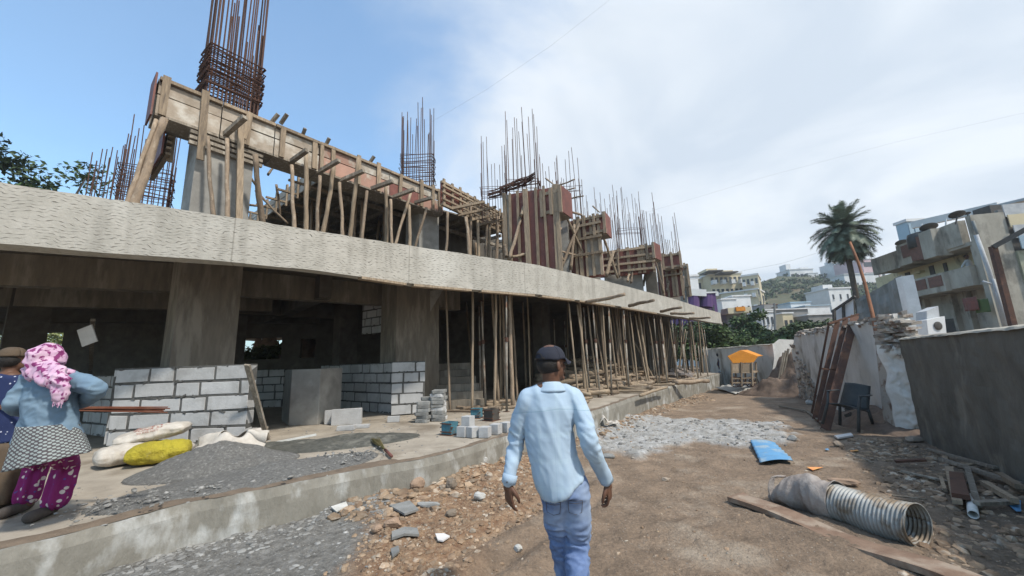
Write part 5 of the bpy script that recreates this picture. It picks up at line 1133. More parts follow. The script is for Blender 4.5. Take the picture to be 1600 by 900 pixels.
tag(MB().bar(at(1551, 385, 18.8), at(1592, 545, 18.9), .22, .22).build('steel_column', 'rust', None), 'rusty brown steel column standing before the end wall of the old apartment house', 'column')
tag(MB().bar(at(1552, 386, 18.7), at(1640, 338, 17.5), .2, .22).build('steel_beam', 'dark_metal', None), 'dark steel beam slanting up right from the rusty column', 'beam')
def dish(px, py, Y, r, lab, pole_to):
    c = at(px, py, Y); t = thing('satellite_dish', lab, 'satellite dish', tuple(c)); q = MB(); ax = V((.25, .35, 1)).normalized(); a = ax.cross(V((1, 0, 0))).normalized(); b_ = ax.cross(a)
    q.grid(lambda u, v: c+(a*math.cos(u*6.2832)+b_*math.sin(u*6.2832))*r*v+ax*(.28*r*v*v), 25, 6); q.build('bowl', 'dark_metal', t, smooth=True, thick=.02)
    MB().tube([c, at(*pole_to, Y)], .035, 6).build('mast', 'dark_metal', t); MB().tube([c+a*r*.8, c+ax*r*.8], .02, 5).build('feed_arm', 'dark_metal', t)
dish(1496, 337, 20.5, .34, 'largest tilted satellite dish on the roof near the corner', (1493, 350)); dish(1410, 381, 25.5, .36, 'dark satellite dish over the left end of the roof', (1408, 392)); dish(1452, 357, 23, .42, 'black satellite dish before the water tank on the roof', (1452, 365)); dish(1512, 334, 22, .14, 'tiniest satellite dish right of the largest one', (1512, 342))
q = MB(); c = at(1437, 370, 23.5); tag(q.tube([c-V((0, 0, .7)), c-V((0, 0, .1)), c+V((0, 0, .2)), c+V((0, 0, .3))], [.62, .62, .55, .2], 16).build('water_tank', 'black_plastic', None, smooth=True), 'black water tank on the parapet of the old apartment house', 'water tank')
blk('glass_tower', 'pale blue glazed tower rising behind the old apartment house', 1416, 1442, 346, 40, 1.2, 'glass_blue', rows=6, cols=3, ww=.75, wh=.8, wmat='glass_blue')
RT_ = thing('roof_shed', 'long white roof truss and sheet over the rear of the old apartment house', 'roof', tuple(at(1480, 345, 26)))
MB().bar(at(1425, 352, 28), at(1560, 322, 24), .3, .5).build('eave_beam', 'bld_white', RT_); MB().bar(at(1555, 325, 24), at(1640, 305, 22), 1.2, .16).build('sheet', 'asbestos', RT_); MB().box(at(1546, 334, 23), (.9, .9, .8)).build('tank_box', 'dark_metal', RT_)
for i in range(3): MB().tube([at(1440+i*38, 350-8*i, 27-i), at(1440+i*38, 366-8*i, 27-i)], .05, 6).build('support', 'bld_white', RT_)
# washing machine housing and things on the balconies
WM = thing('metal_cabinet', 'pale grey metal cabinet leaning in the yard behind the dark wall', 'cabinet', tuple(at(1464, 520, 11)))
a, c = at(1448, 486, 11), at(1466, 478, 11); MB().prism([at(1449, 518, 11), at(1470, 510, 11), c, a], (.1, .4, 0)).build('upper_box', 'asbestos', WM)
MB().prism([at(1451, 524, 10.8), at(1479, 521, 10.8), at(1476, 494, 10.8), at(1448, 500, 10.8)], (.1, .5, 0)).build('lower_box', 'bld_white', WM)
MB().ell(at(1466, 509, 10.78), (.12, .03, .12), 12).build('round_door', 'dark_metal', WM)
c = at(1512, 408, isect(1512, C0-nd*.7, C1-nd*.7, 408)); WP = thing('person', 'resident in a white shirt leaning on the balcony of the old apartment house', 'person', (c.x, c.y, 4.9))
q = MB().limb([V((c.x, c.y, 4.9)), V((c.x, c.y, 5.7)), c+V((0, 0, .0))], [(.16, .12), (.18, .13), (.17, .11)], 12); q.limb([c+V((-.16, 0, -.05)), c+V((-.3, .1, -.35)), c+V((-.25, -.15, -.5))], [.06, .05, .04], 8); q.limb([c+V((.16, 0, -.05)), c+V((.3, .05, -.35)), c+V((.2, -.15, -.5))], [.06, .05, .04], 8)
q.build('shirt', 'bld_white', WP, smooth=True); q = MB().ell(c+V((0, 0, .26)), (.1, .11, .13), 12); q.limb([c+V((0, 0, -.02)), c+V((0, 0, .18))], [.055, .05], 8); q.build('body', 'skin', WP, smooth=True); MB().ell(c+V((0, .02, .30)), (.105, .11, .1), 12).build('hair', 'hair', WP, smooth=True)
for (px, py, Y, m_, lab) in ((1516, 475, 20.6, 'red_ply', 'red cloth hanging under the lower balcony'), (1534, 478, 20.2, 'leaf', 'green cloth or plant hanging under the lower balcony near the pipes'), (1422, 441, 25, 'red_ply', 'dark red cloth hanging on the left balcony rail')):
    q = MB(); c = at(px, py, Y); q.grid(lambda u, v: c+V(((u-.5)*.1+.05*math.sin(u*9), (u-.5)*.75, (.5-v)*.7+.05*nz((u*4, v*4, px)))), 14, 8); tag(q.build('hanging_cloth', m_, None, smooth=True, thick=.01), lab, 'cloth')
# ================================================================ loose objects on the ground
def GP(px, py, dz=0): p = gg(px, py); return V((p.x, p.y, gz(p.x, p.y)+dz))
# corrugated spiral duct
DU = thing('corrugated_duct', 'galvanised corrugated duct half wrapped in dirty cloth, lying on the dirt at the lower right', 'duct', tuple(GP(1320, 810)))
d0 = GP(1441, 853); d1 = GP(1222, 782); R0 = .165
e0 = V((d0.x, d0.y, d0.z+R0-.01)); e1 = V((d1.x, d1.y, d1.z+R0-.01)); ax = (e1-e0); Ld = ax.length; ax.normalize(); sd = ax.cross(V((0, 0, 1))).normalized(); up = sd.cross(ax)
def duct(u, v, rr=R0, wob=.0):
    s = v*Ld*.56; r = rr*(1+.0*u)+.0065*math.sin(s/.032*2*math.pi+u*2*math.pi); dent = .022*nz((s*2.6, math.cos(u*6.28), math.sin(u*6.28))); a = u*2*math.pi
    sag = -.012*math.sin(v*3)
    return e0+ax*s+sd*math.cos(a)*(r+dent)*(1.02)+up*(math.sin(a)*(r+dent)*.97+sag)
q = MB(); q.grid(lambda u, v: duct(u, v), 49, 240); q.build('duct_wall', 'galv', DU, smooth=True, thick=.004)
q = MB()
for k in range(25): a = k/24*2*math.pi; q.v.append(e0+sd*math.cos(a)*.172+up*math.sin(a)*.166)
rim = MB().tube(q.v, .006, 6, cap=False); rim.build('rim', 'galv', DU, smooth=True)
def wrap(u, v):
    s = Ld*(.50+.50*v); fl = max(0, v-.55)/.45; a = u*2*math.pi-1.4; r = R0+.014+.028*nz((s*4, u*4, 9))+.018*(1-abs(nz((s*11, u*7, 2)))*3)*.5+.012*math.sin(s*26+u*9+3*nz((s, u*2, 0)))
    flat = 1-.60*fl**1.4; ws = 1+.12*fl
    return e0+ax*s+sd*math.cos(a)*r*ws+up*(math.sin(a)*r*flat-(1-flat)*R0*.9)
q = MB(); q.grid(wrap, 60, 60); q.build('cloth_wrap', 'dirty_cloth', DU, smooth=True, thick=.006)
q = MB(); a0 = GP(1214, 787, .02); a1 = at(1205, 765, a0.y); a2 = at(1209, 746, a0.y+.02); a3 = at(1227, 745, a0.y+.04)
def flap(u, v):
    P = [a0, a1, a2, a3]; i = min(int(v*3), 2); t = v*3-i; p0, p1, p2, p3 = P[max(i-1, 0)], P[i], P[i+1], P[min(i+2, 3)]
    p = .5*((2*p1)+(p2-p0)*t+(2*p0-5*p1+4*p2-p3)*t*t+(3*p1-p0-3*p2+p3)*t**3)
    return p+V(((u-.5)*.10*(1-v*.5), (u-.5)*.02, .01*math.sin(u*9)))
q.grid(flap, 8, 16); q.build('torn_flap', 'dirty_cloth', DU, smooth=True, thick=.006)
# long rusty channel
a = GP(1150, 782, .05); c = GP(1530, 925, .03); PLK = thing('steel_channel', 'long rusty flat channel board lying diagonally on the dirt at the bottom right', 'board', tuple(a))
t = (c-a).normalized(); s = t.cross(V((0, 0, 1))).normalized(); u_ = s.cross(t); n = 24; q = MB(); sec = [(-.115, -.035), (-.115, .012), (.115, .012), (.115, -.035), (.108, -.035), (.108, .004), (-.108, .004), (-.108, -.035)]
for i in range(n+1):
    p = a.lerp(c, i/n)+u_*(.02*math.sin(i*.35)+.004*nz((i*1.0, 0, 0)))+s*.012*math.sin(i*.5)
    for (x, z) in sec: q.v.append(p+s*x+u_*(z+(.02 if i == 0 and x < 0 else 0)))
for i in range(n):
    for k in range(8): q.f.append((i*8+k, i*8+(k+1) % 8, (i+1)*8+(k+1) % 8, (i+1)*8+k))
q.f.append(tuple(range(8))); q.f.append(tuple(n*8+k for k in reversed(range(8))))
pm('rusty_board', (.245, .165, .115), (.16, .10, .068), 6, c3=(.32, .25, .19), s3=3.2, w3=.46, bump=.4, rough=.75); q.build('channel', 'rusty_board', PLK)
# blue corrugated sheet
p0, p1, p2, p3 = GP(1173, 694, .03), GP(1211, 695, .05), GP(1241, 727, .07), GP(1188, 726, .04)
q = MB(); q.grid(lambda u, v: p0.lerp(p1, u).lerp(p3.lerp(p2, u), v)+V((0, 0, .018*math.sin(v*2*math.pi*6)+.03*math.sin(u*3))), 12, 60)
tag(q.build('roofing_sheet', 'blue_sheet', None, smooth=True, thick=.003), 'small bright blue corrugated sheet lying on the dirt', 'sheet')
# small scraps
def blob(name, px, py, sx, sy, sz, mat, lab, cat, seed, rot=0, dz=0, zr=None, sink=.25):
    p = GP(px, py) if zr is None else gp(px, py, zr); q = MB(); q.ell((0, 0, 0), (sx, sy, sz), 14); rs = random.Random(seed)
    pl = [(V((rs.gauss(0, 1), rs.gauss(0, 1), rs.gauss(0, 1))).normalized(), rs.uniform(.62, .9)) for _ in range(9)]
    for v in q.v:
        w = V((v.x/sx, v.y/sy, v.z/sz))
        for n_, k in pl:
            d = w.dot(n_)-k
            if d > 0: w -= n_*d
        w += V((nz(w, 2, seed), nz(w, 2, seed+3), nz(w, 2, seed+6)))*.08
        v.x, v.y, v.z = w.x*sx, w.y*sy, w.z*sz
    M3 = Matrix.Rotation(rot, 3, 'Z'); q.v = [M3 @ v+p+V((0, 0, sz*(1-sink)+dz)) for v in q.v]
    return tag(q.build(name, mat, None, smooth=False), lab, cat)
blob('flat_stone', 1320, 757, .17, .085, .035, 'stone_orange', 'flat tan stone tilted on the dirt just behind the duct', 'stone', 3, -.5, dz=.03)
blob('boulder', 652, 778, .10, .085, .085, 'stone_orange', 'largest rounded orange boulder below the plinth wall', 'stone', 4)
blob('boulder', 706, 770, .085, .08, .085, 'stone', 'large tan angular rock right of the orange boulder', 'stone', 5)
blob('boulder', 614, 832, .10, .07, .055, 'stone_orange', 'orange rock at the left edge of the loose soil', 'stone', 6)
blob('boulder', 590, 834, .07, .05, .04, 'stone_orange', 'smaller orange rock left of its bigger neighbour at the soil edge', 'stone', 7)
blob('boulder', 750, 786, .075, .06, .06, 'stone_pale', 'pale round rock among the loose orange soil under the plinth', 'stone', 8)
blob('boulder', 757, 738, .06, .05, .05, 'stone_pale', 'pale rock near the foot of the plinth left of the walking man', 'stone', 9)
blob('boulder', 706, 812, .075, .045, .045, 'stone', 'brown jagged rock in the middle of the loose soil', 'stone', 10, .4)
blob('boulder', 1238, 688, .10, .08, .07, 'stone_grey', 'dark rough rock beyond the blue sheet', 'stone', 11)
blob('boulder', 1310, 697, .09, .08, .06, 'stone', 'tan rock on the dirt below the broken chair', 'stone', 12)
blob('boulder', 1430, 692, .16, .11, .06, 'stone', 'flat brown rock at the foot of the crumbling pier', 'stone', 13)
blob('boulder', 1265, 632, .12, .1, .1, 'stone_pale', 'pale rock at the foot of the leaning frames', 'stone', 14)
blob('boulder', 810, 857, .04, .035, .035, 'stone_pale', 'small pale stone beside the wheel ruts', 'stone', 15)
blob('boulder', 1040, 752, .05, .045, .03, 'stone', 'small tan stone alone on the flat dirt right of the man', 'stone', 16)
blob('boulder', 950, 716, .13, .08, .05, 'stone_grey', 'dark grey lump at the near edge of the pale slurry', 'stone', 17)
blob('boulder', 668, 797, .15, .05, .035, 'stone_grey', 'long dark grey stone lying below the orange boulder', 'stone', 18, -.1)
def plate(name, pts, th, mat, lab, cat, dz=.02, zr=None, bev=0):
    P = [(gp(*p, zr) if zr is not None else GP(*p))+V((0, 0, dz+rnd(-.006, .010))) for p in pts]; return tag(MB().prism(P, (0, 0, th)).build(name, mat, None), lab, cat)
plate('concrete_flake', [(608, 800), (640, 794), (654, 806), (632, 812)], .02, 'stone_grey', 'pointed grey concrete flake beside the long dark stone', 'flake')
plate('concrete_flake', [(612, 846), (632, 838), (652, 838), (655, 845), (632, 851), (612, 854)], .02, 'stone_grey', 'broad flat grey flake on the orange soil', 'flake')
plate('concrete_flake', [(680, 848), (694, 847), (703, 851), (692, 858), (684, 857)], .012, 'label_paper', 'small white flake in the middle of the orange soil', 'flake')
plate('concrete_flake', [(610, 873), (622, 869), (624, 879), (613, 886)], .015, 'stone_grey', 'little bluish grey flake at the bottom of the orange soil', 'flake')
plate('concrete_flake', [(516, 808), (540, 800), (543, 804), (525, 813)], .012, 'stone_pale', 'pale flake on the gravel at the foot of the plinth', 'flake')
plate('concrete_flake', [(1304, 684), (1330, 680), (1334, 684), (1310, 689)], .03, 'label_paper', 'white slab of foam under the feet of the broken chair', 'foam')
plate('paper_scrap', [(1261, 733), (1275, 731), (1286, 732), (1270, 737)], .006, 'orange_paper', 'orange and yellow paper scrap lying alone on the dirt', 'paper')
plate('paper_scrap', [(1328, 706), (1340, 705), (1342, 707), (1330, 708)], .006, 'orange_paper', 'tiny orange scrap near the foot of the rubble', 'paper')
plate('paper_scrap', [(1289, 702), (1294, 701), (1296, 704), (1291, 704)], .006, 'blue_sheet', 'tiny pale blue scrap beyond the tan rock', 'paper')
plate('plastic_scrap', [(1572, 792), (1597, 790), (1597, 804), (1590, 806)], .006, 'blue_sheet', 'torn blue plastic scrap at the right edge of the photo', 'scrap')
# torn white bag by the plinth
q = MB(); c = GP(952, 674)
def bag(u, v): return c+V(((u-.5)*.5, (v-.5)*.25, .06+.10*abs(nz((u*5, v*4, 1)))+.13*math.exp(-((u-.25)/.15)**2)))
q.grid(bag, 24, 14); tag(q.build('torn_bag', 'sack_white', None, thick=.004), 'crumpled torn white bag leaning at the foot of the plinth', 'bag')
# sheet on the ground near the cart
c0, c1, c2, c3 = GP(1118, 611, .12), GP(1170, 604, .15), GP(1198, 607, .1), GP(1150, 617, .05)
q = MB(); q.grid(lambda u, v: c0.lerp(c1, u).lerp(c3.lerp(c2, u), v)+V((0, 0, .03*math.sin(u*40)+.10*math.sin(u*3)+.04*nz((u*3, v*3, 0)))), 60, 10)
tag(q.build('roofing_sheet', 'tarp', None, smooth=True, thick=.01), 'long pale corrugated sheet lying on the ground before the orange handcart', 'sheet')
# debris timber and white pipe at the right edge
deb = [((1485, 740), (1500, 800), .07, .04, 'wood', 'upright-lying short brown board left of the white pipe'), ((1497, 752), (1506, 797), .12, .05, 'rust', 'wide rust-brown channel piece touching the white pipe'), ((1515, 745), (1530, 800), .05, .04, 'wood_grey', None), ((1540, 765), (1590, 800), .06, .05, 'wood', None), ((1565, 755), (1600, 785), .07, .05, 'wood', None),
       ((1410, 745), (1490, 757), .03, .02, 'wood_grey', None), ((1395, 780), (1450, 790), .025, .02, 'wood_grey', None), ((1400, 730), (1450, 734), .08, .03, 'rust', 'dark flat piece lying nearest the rubble'), ((1530, 803), (1590, 795), .06, .04, 'wood_grey', None),
       ((1470, 722), (1600, 775), .05, .04, 'wood_grey', None), ((1450, 708), (1560, 745), .05, .03, 'wood_grey', None), ((1330, 715), (1365, 727), .015, .015, 'wood_grey', None), ((1508, 735), (1560, 728), .04, .03, 'wood', None), ((1575, 742), (1605, 720), .05, .05, 'wood_grey', None), ((1472, 755), (1478, 772), .03, .03, 'wood', None)]
for i, (p, r, w, h, m_, lab) in enumerate(deb):
    a = GP(*p, h+.01+.02*(i % 3)); c = GP(*r, h+.01+.03*((i+1) % 3)); tag(MB().bar(a, c, w, h, jit=.006).build('scrap_timber', m_, None), lab or 'weathered timber scrap in the litter below the dark grey wall', 'timber', None if lab else 'timber scraps below the dark grey wall')
a = GP(1519, 784, .045); c = GP(1523, 814, .045); q = MB(); t = (c-a).normalized(); q.grid(lambda u, v: a.lerp(c, v)+(t.cross(V((0, 0, 1))).normalized()*math.cos(u*6.2832)+V((0, 0, 1))*math.sin(u*6.2832))*.035, 20, 3)
tag(q.build('plastic_pipe', 'pvc', None, smooth=True, thick=.005), 'short white plastic pipe lying among timber scraps', 'pipe')
for (x0, y0, x1, y1, w, lab) in ((1218, 636, 1262, 644, .05, 'thin plank lying on the dirt left of the leaning frames'), (1262, 646, 1292, 668, .06, 'thin plank lying at the feet of the leaning frames')):
    tag(MB().bar(GP(x0, y0, .04), GP(x1, y1, .04), w, .04).build('timber_plank', 'wood_grey', None), lab, 'plank')
# ---- broken plastic chair
cb = GP(1322, 676); CH = thing('plastic_chair', 'broken black plastic armchair sagging by the leaning rusty frames', 'chair', tuple(cb)); sc = 1.12
Rc = Matrix.Rotation(R_(-62), 3, 'Z') @ Matrix.Rotation(R_(-9), 3, 'X') @ Matrix.Rotation(R_(8), 3, 'Y'); Cc = lambda x, y, z: cb+V((.12, .1, .06))+Rc @ (V((x, y, z))*sc)   # chair faces local -y
q = MB(); q.grid(lambda u, v: Cc((u-.5)*.46, (v-.5)*.44, .42+.02*math.cos((u-.5)*5)-.02*v), 10, 10); q.build('seat', 'black_plastic', CH, smooth=True, thick=.02)
q = MB(); q.grid(lambda u, v: Cc((u-.5)*(.46-.06*v), .22+.10*v-.06*math.cos((u-.5)*3), .42+.46*v-.03*abs(u-.5)), 10, 12); q.build('backrest', 'black_plastic', CH, smooth=True, thick=.02)
for sg in (-1, 1):
    MB().limb([Cc(sg*.25, -.22, .64), Cc(sg*.27, -.05, .66), Cc(sg*.25, .2, .70)], [(.035, .012)]*3, 8, side=tuple(Rc @ V((1, 0, 0)))).build('armrest', 'black_plastic', CH, smooth=True)
    MB().tube([Cc(sg*.28, -.27, .0), Cc(sg*.24, -.21, .42), Cc(sg*.25, -.20, .64)], [.03, .028, .022], 8).build('leg', 'black_plastic', CH, smooth=True)
    MB().tube([Cc(sg*.25, .32, .02 if sg < 0 else .18), Cc(sg*.22, .2, .42)], [.03, .028], 8).build('leg', 'black_plastic', CH, smooth=True)
q = MB()
for k in range(30):
    c = GP(1333+rnd(-12, 16), 640+rnd(0, 18)); q.box(c+V((0, 0, rnd(0, .25))), (rnd(.05, .3), rnd(.05, .3), rnd(.02, .1)), Matrix.Rotation(rnd(0, 3), 3, 'Z') @ Matrix.Rotation(rnd(-.5, .5), 3, 'X'))
tag(q.build('scrap_heap', 'dark_metal', None), 'dark jumble of scrap piled behind the broken chair', 'scrap', None, 'stuff')

# ---- orange handcart
cb = gg(1162, 606); CT = thing('handcart', 'wooden street vendor handcart under a folded orange canopy at the end of the yard', 'cart', tuple(cb)); Y = 19.5
A_ = lambda px, py, dy=0: at(px, py, Y+dy)
q = MB(); q.add([A_(1137, 557), A_(1157, 547.5), A_(1159, 567), A_(1145, 567.5)], [(0, 1, 2, 3)]); q.build('canopy', 'orange_tarp', CT, thick=.04)
q = MB(); q.add([A_(1157, 547.5), A_(1184, 557), A_(1177, 566.5), A_(1159, 567)], [(0, 1, 2, 3)]); q.build('canopy', 'orange_tarp', CT, thick=.04)
q = MB(); q.add([A_(1137, 557), A_(1157, 547.5), A_(1168, 547, 1.6), A_(1150, 556, 1.6)], [(0, 1, 2, 3)]); q.add([A_(1157, 547.5), A_(1184, 557), A_(1192, 556, 1.6), A_(1168, 547, 1.6)], [(0, 1, 2, 3)]); q.build('canopy_top', 'orange_tarp', CT, thick=.03)
for x0, x1 in ((1143, 1158), (1160, 1177)): MB().prism([A_(x0, 581), A_(x1, 581), A_(x1, 567.6), A_(x0, 567.6)], (.03, .08, 0)).build('side_board', 'tan_board' if 'tan_board' in MATS else 'wood', CT)
for px in (1144, 1159, 1176):
    MB().bar(A_(px, 603, -.05), A_(px-1, 566, -.05), .06, .06).build('post', 'wood', CT); MB().bar(A_(px+6, 601, 1.4), A_(px+5, 566, 1.4), .06, .06).build('post', 'wood', CT)
MB().prism([A_(1142, 583), A_(1179, 583), A_(1186, 581, 1.5), A_(1149, 581, 1.5)], (0, 0, .07)).build('tray', 'wood', CT)
MB().bar(A_(1143, 598), A_(1181, 598), .07, .06).build('rail', 'wood', CT); MB().bar(A_(1143, 592), A_(1181, 590), .06, .05).build('rail', 'wood', CT)
for px, dy in ((1149, .1), (1172, .1), (1156, 1.4), (1178, 1.4)):
    c = A_(px, 597, dy); q = MB(); q.tube([c+V((math.cos(a/12*6.2832)*.24, 0, math.sin(a/12*6.2832)*.24)) for a in range(13)], .025, 6, cap=False)
    for k in range(4): q.bar(c-V((math.cos(k*.785)*.23, 0, math.sin(k*.785)*.23)), c+V((math.cos(k*.785)*.23, 0, math.sin(k*.785)*.23)), .02, .02)
    q.build('wheel', 'rust', CT)

# ================================================================ things on the plinth
# gravel and wet mortar heaps (too fine to count)
g0 = gp(318, 742, PZ)
def heap(name, lab, cx_, cy_, rx, ry, rot, h, mat, seed, n=90, pw=1.4, amp=.45):
    o = mound(name, lab, cx_, cy_, rx, ry, h, mat, rot, seed, zb=PZ, amp=amp, n=n, power=pw)
    for v in o.data.vertices:              # keep the heap on the plinth: nothing hangs over its edge
        w = v.co+o.location; k = min(range(len(EP)), key=lambda k: (EP[k].x-w.x)**2+(EP[k].y-w.y)**2)
        t = (EP[min(k+1, len(EP)-1)]-EP[max(k-1, 0)]).normalized(); n_ = V((t.y, -t.x, 0)); d = (V((w.x, w.y, 0))-EP[k]).dot(n_)
        lim = -.10-.08*nz(w, 4)
        if d > lim: v.co -= n_*(d-lim); v.co.z = PZ-.08-o.location.z
        elif d > lim-.35: v.co.z = min(v.co.z, PZ-.03+(lim-d)*.9+.02*nz(w, 9)-o.location.z)
    return o
ang = math.atan2(1.6, 1.75)
ga = gp(150, 800, PZ); gb = gp(580, 712, PZ); gc = (ga+gb)/2
heap('gravel_heap', 'long low heap of dark grey gravel spread along the plinth edge', gc.x-.05, gc.y+.06, (gb-ga).length*.55, .62, math.atan2(gb.y-ga.y, gb.x-ga.x), .10, 'gravel', 4, n=120)
pk = gp(330, 735, PZ); heap('gravel_heap', 'steeper pile of dark grey gravel under the torn flat sack', pk.x, pk.y+.15, .95, .62, .6, .30, 'gravel', 14, n=90, pw=1.2)
wm0 = gp(530, 692, PZ); heap('mortar_patch', 'dark wet mortar spread in front of the grey cube', wm0.x, wm0.y, 1.35, .62, .35, .10, 'wet_mortar', 9, n=90, amp=.8)
wm1 = gp(420, 700, PZ); heap('mortar_patch', 'wet black mortar smear left of the white stick', wm1.x, wm1.y+.1, .8, .35, .5, .06, 'wet_mortar', 19, n=60, amp=.8)
# paver stacks: every paver its own object
pv = []
for k in range(3):
    q = MB(); q.prism([V((x*.115*(1+.05*nz((x, y, k))), y*.075, -.028)) for x, y in ((-1, -.7), (-.8, -1), (-.3, -.9), (.3, -1), (.8, -.95), (1, -.6), (1, .6), (.8, 1), (.2, .92), (-.4, 1), (-.9, .9), (-1, .5))], (0, 0, .056)); noisy(q, .006, 18, k)
    pv.append(q.build('paver_block', 'stone_grey' if k else 'aac', None, bevel=.008, origin=V((0, 0, 0))))
usedp = set(); LP = 'grey zigzag paver blocks in the two stacks by the block wall'
def paver(p, rz, s=1.28):
    k = random.randrange(3)
    o = pv[k] if k not in usedp else pv[k].copy()
    if k in usedp: COL.objects.link(o)
    usedp.add(k); o.matrix_world = Matrix.Translation(p) @ Matrix.Rotation(rz, 4, 'Z') @ Matrix.Scale(s, 4); tag(o, 'grey concrete paver block lying in one of the stacks beside the narrow block wall', 'paver', LP)
s1 = gp(684, 658, PZ); s2 = gp(661, 660, PZ); s3 = gp(654, 657, PZ+0)
for i in range(9): paver(V((s1.x+rnd(-.02, .02), s1.y+rnd(-.02, .02), PZ+.038+i*.073)), rnd(-.25, .25))
for i in range(6): paver(V((s2.x+rnd(-.02, .02), s2.y+rnd(-.02, .02), PZ+.038+i*.073)), rnd(-.3, .3))
for i in range(7): paver(V((s2.x+.05+rnd(-.02, .02), s2.y+.27, PZ+.038+i*.073)), rnd(-.3, .3))
for i in range(9): paver(V((s1.x-.0+rnd(-.02, .02), s1.y+.25, PZ+.038+i*.073)), rnd(-.25, .25))
# concrete test cubes
CUB = [(724, 683, 0, .1), (739, 684, 0, -.25), (736, 667, 1, .12), (758, 684, 0, .3), (775, 679, 0, .15), (792, 676, 0, -.1)]
labs = ['leftmost concrete test cube, half hidden behind its neighbour', 'concrete test cube at the bottom of the small stack', 'concrete test cube sitting on top of two others', 'middle concrete test cube with a bright top, standing alone', 'concrete test cube second from the walking man', 'concrete test cube nearest the walking man']
q = MB().box((0, 0, .075), (.15, .15, .15), jit=.003); cu0 = q.build('test_cube', 'aac', None, bevel=.004, origin=V((0, 0, 0)))
for i, (px, py, lv, rz) in enumerate(CUB):
    b_ = gp(px, py, PZ) if not lv else (gp(731.5, 682, PZ)+V((0, .0, .158)))
    o = cu0 if i == 0 else cu0.copy()
    if i: COL.objects.link(o)
    o.matrix_world = Matrix.Translation(b_+V((0, .02, .008))) @ Matrix.Rotation(rz-.6, 4, 'Z') @ Matrix.Scale(1.12, 4); tag(o, labs[i], 'concrete cube', 'concrete test cubes on the plinth edge')
# steel cube moulds
def mould(px, py, lab, mat, rz=0, s=1.15):
    c = gp(px, py, PZ); t = thing('cube_mould', lab, 'mould', tuple(c)); Rm = Matrix.Rotation(rz-.5, 3, 'Z'); w = .17*s; f = lambda x, y, z: c+Rm @ V((x, y, z))
    for sg in (-1, 1):
        MB().box(f(sg*w/2, 0, w/2+.02), (.014, w*1.06, w), Rm).build('side_plate', mat, t); MB().box(f(0, sg*w/2, w/2+.02), (w*.92, .014, w*.98), Rm).build('end_plate', mat, t)
        for z in (.05, w-.01): MB().box(f(0, sg*(w/2+.016), z+.01), (w*1.25, .018, .016), Rm).build('clamp_bar', 'rust', t)
        for sy in (-1, 1): MB().tube([f(sg*w*.6, sy*(w/2+.02), w*.7), f(sg*w*.6, sy*(w/2-.03), w*.7)], .012, 6).build('bolt', 'rust', t)
    MB().box(f(0, 0, .008), (w*1.3, w*1.3, .016), Rm).build('base_plate', 'rust', t)
    MB().box(f(0, 0, w*.5), (w*.9, w*.9, w*.86), Rm).build('filling', 'concrete', t)
mould(703, 679, 'blue steel cube mould standing alone left of the test cubes', 'blue_mould', .0); mould(745, 653, 'blue steel cube mould behind the stacked test cube', 'blue_mould', .2); mould(768, 657, 'grey rusty cube mould behind the row of test cubes', 'dark_metal', -.1, 1.3)
# white blocks lying on the floor
for (px, py, sx, sy, sz, rz, lab, dy) in ((512, 665, .30, .12, .30, .15, 'small upright white block leaning on a larger one', .15), (540, 664, .62, .12, .33, .12, 'large white block standing on its edge near the mortar', 0), (542, 672, .34, .12, .09, .05, 'short white block piece lying flat in front', -.08), (564, 669, .34, .1, .07, .12, 'low white offcut lying right of the short piece', -.05), (614, 660, .26, .12, .12, .1, 'small rough grey block beside the foot of the paver stacks', 0), (500, 618, .9, .5, .22, .1, 'low white plinth of blocks in the shade behind the cube', 2.2)):
    c = gp(px, py, PZ); tag(MB().box((c.x, c.y+.05+dy, PZ+sz/2+.004), (sx, sy, sz), Matrix.Rotation(rz, 3, 'Z'), jit=.005).build('white_block', 'aac', None, bevel=.006), lab, 'block')
# leaning plank, white stick, broom, foam
a = gp(418, 688, PZ); c = at(386, 570, 6.3); tag(MB().bar(a, c, .09, .035, up=V((0, -1, 0)), jit=.004).build('timber_plank', 'wood_grey', None), 'grey plank leaning against the right end of the front block wall', 'plank')
tag(MB().bar(a-V((0, .06, 0))+V((0, 0, .02)), gp(417, 668, PZ+.15), .05, .03, up=V((0, -1, 0))).build('timber_plank', 'wood_grey', None), 'short stub of plank nailed at the foot of the leaning plank', 'plank')
tag(MB().bar(gp(415, 694, PZ+.04), gp(494, 679, PZ+.10), .05, .025, jit=.003).build('white_stick', 'pvc', None), 'long whitewashed stick lying on the wet mortar', 'stick')
c = gp(398, 676, PZ); tag(noisy(MB().ell((c.x, c.y, PZ+.05), (.17, .1, .06), 12), .03, 9).build('plastic_bag', 'label_paper', None, smooth=True), 'small crumpled white bag behind the leaning plank', 'bag')
BR = thing('short_broom', 'small stiff grass broom lying on the plinth right of the mortar', 'broom', tuple(gp(600, 700, PZ)))
b0, b1 = gp(612, 713, PZ+.04), gp(586, 687, PZ+.06); MB().tube([b0, b0.lerp(b1, .35)], .02, 8).build('handle', 'red_ply', BR, smooth=True); q = MB()
for k in range(60): e = b1+V((rnd(-.07, .07), rnd(-.07, .07), rnd(-.03, .03))); q.tube([b0.lerp(b1, .3), e], .0035, 3)
q.build('bristles', 'dry_grass', BR)
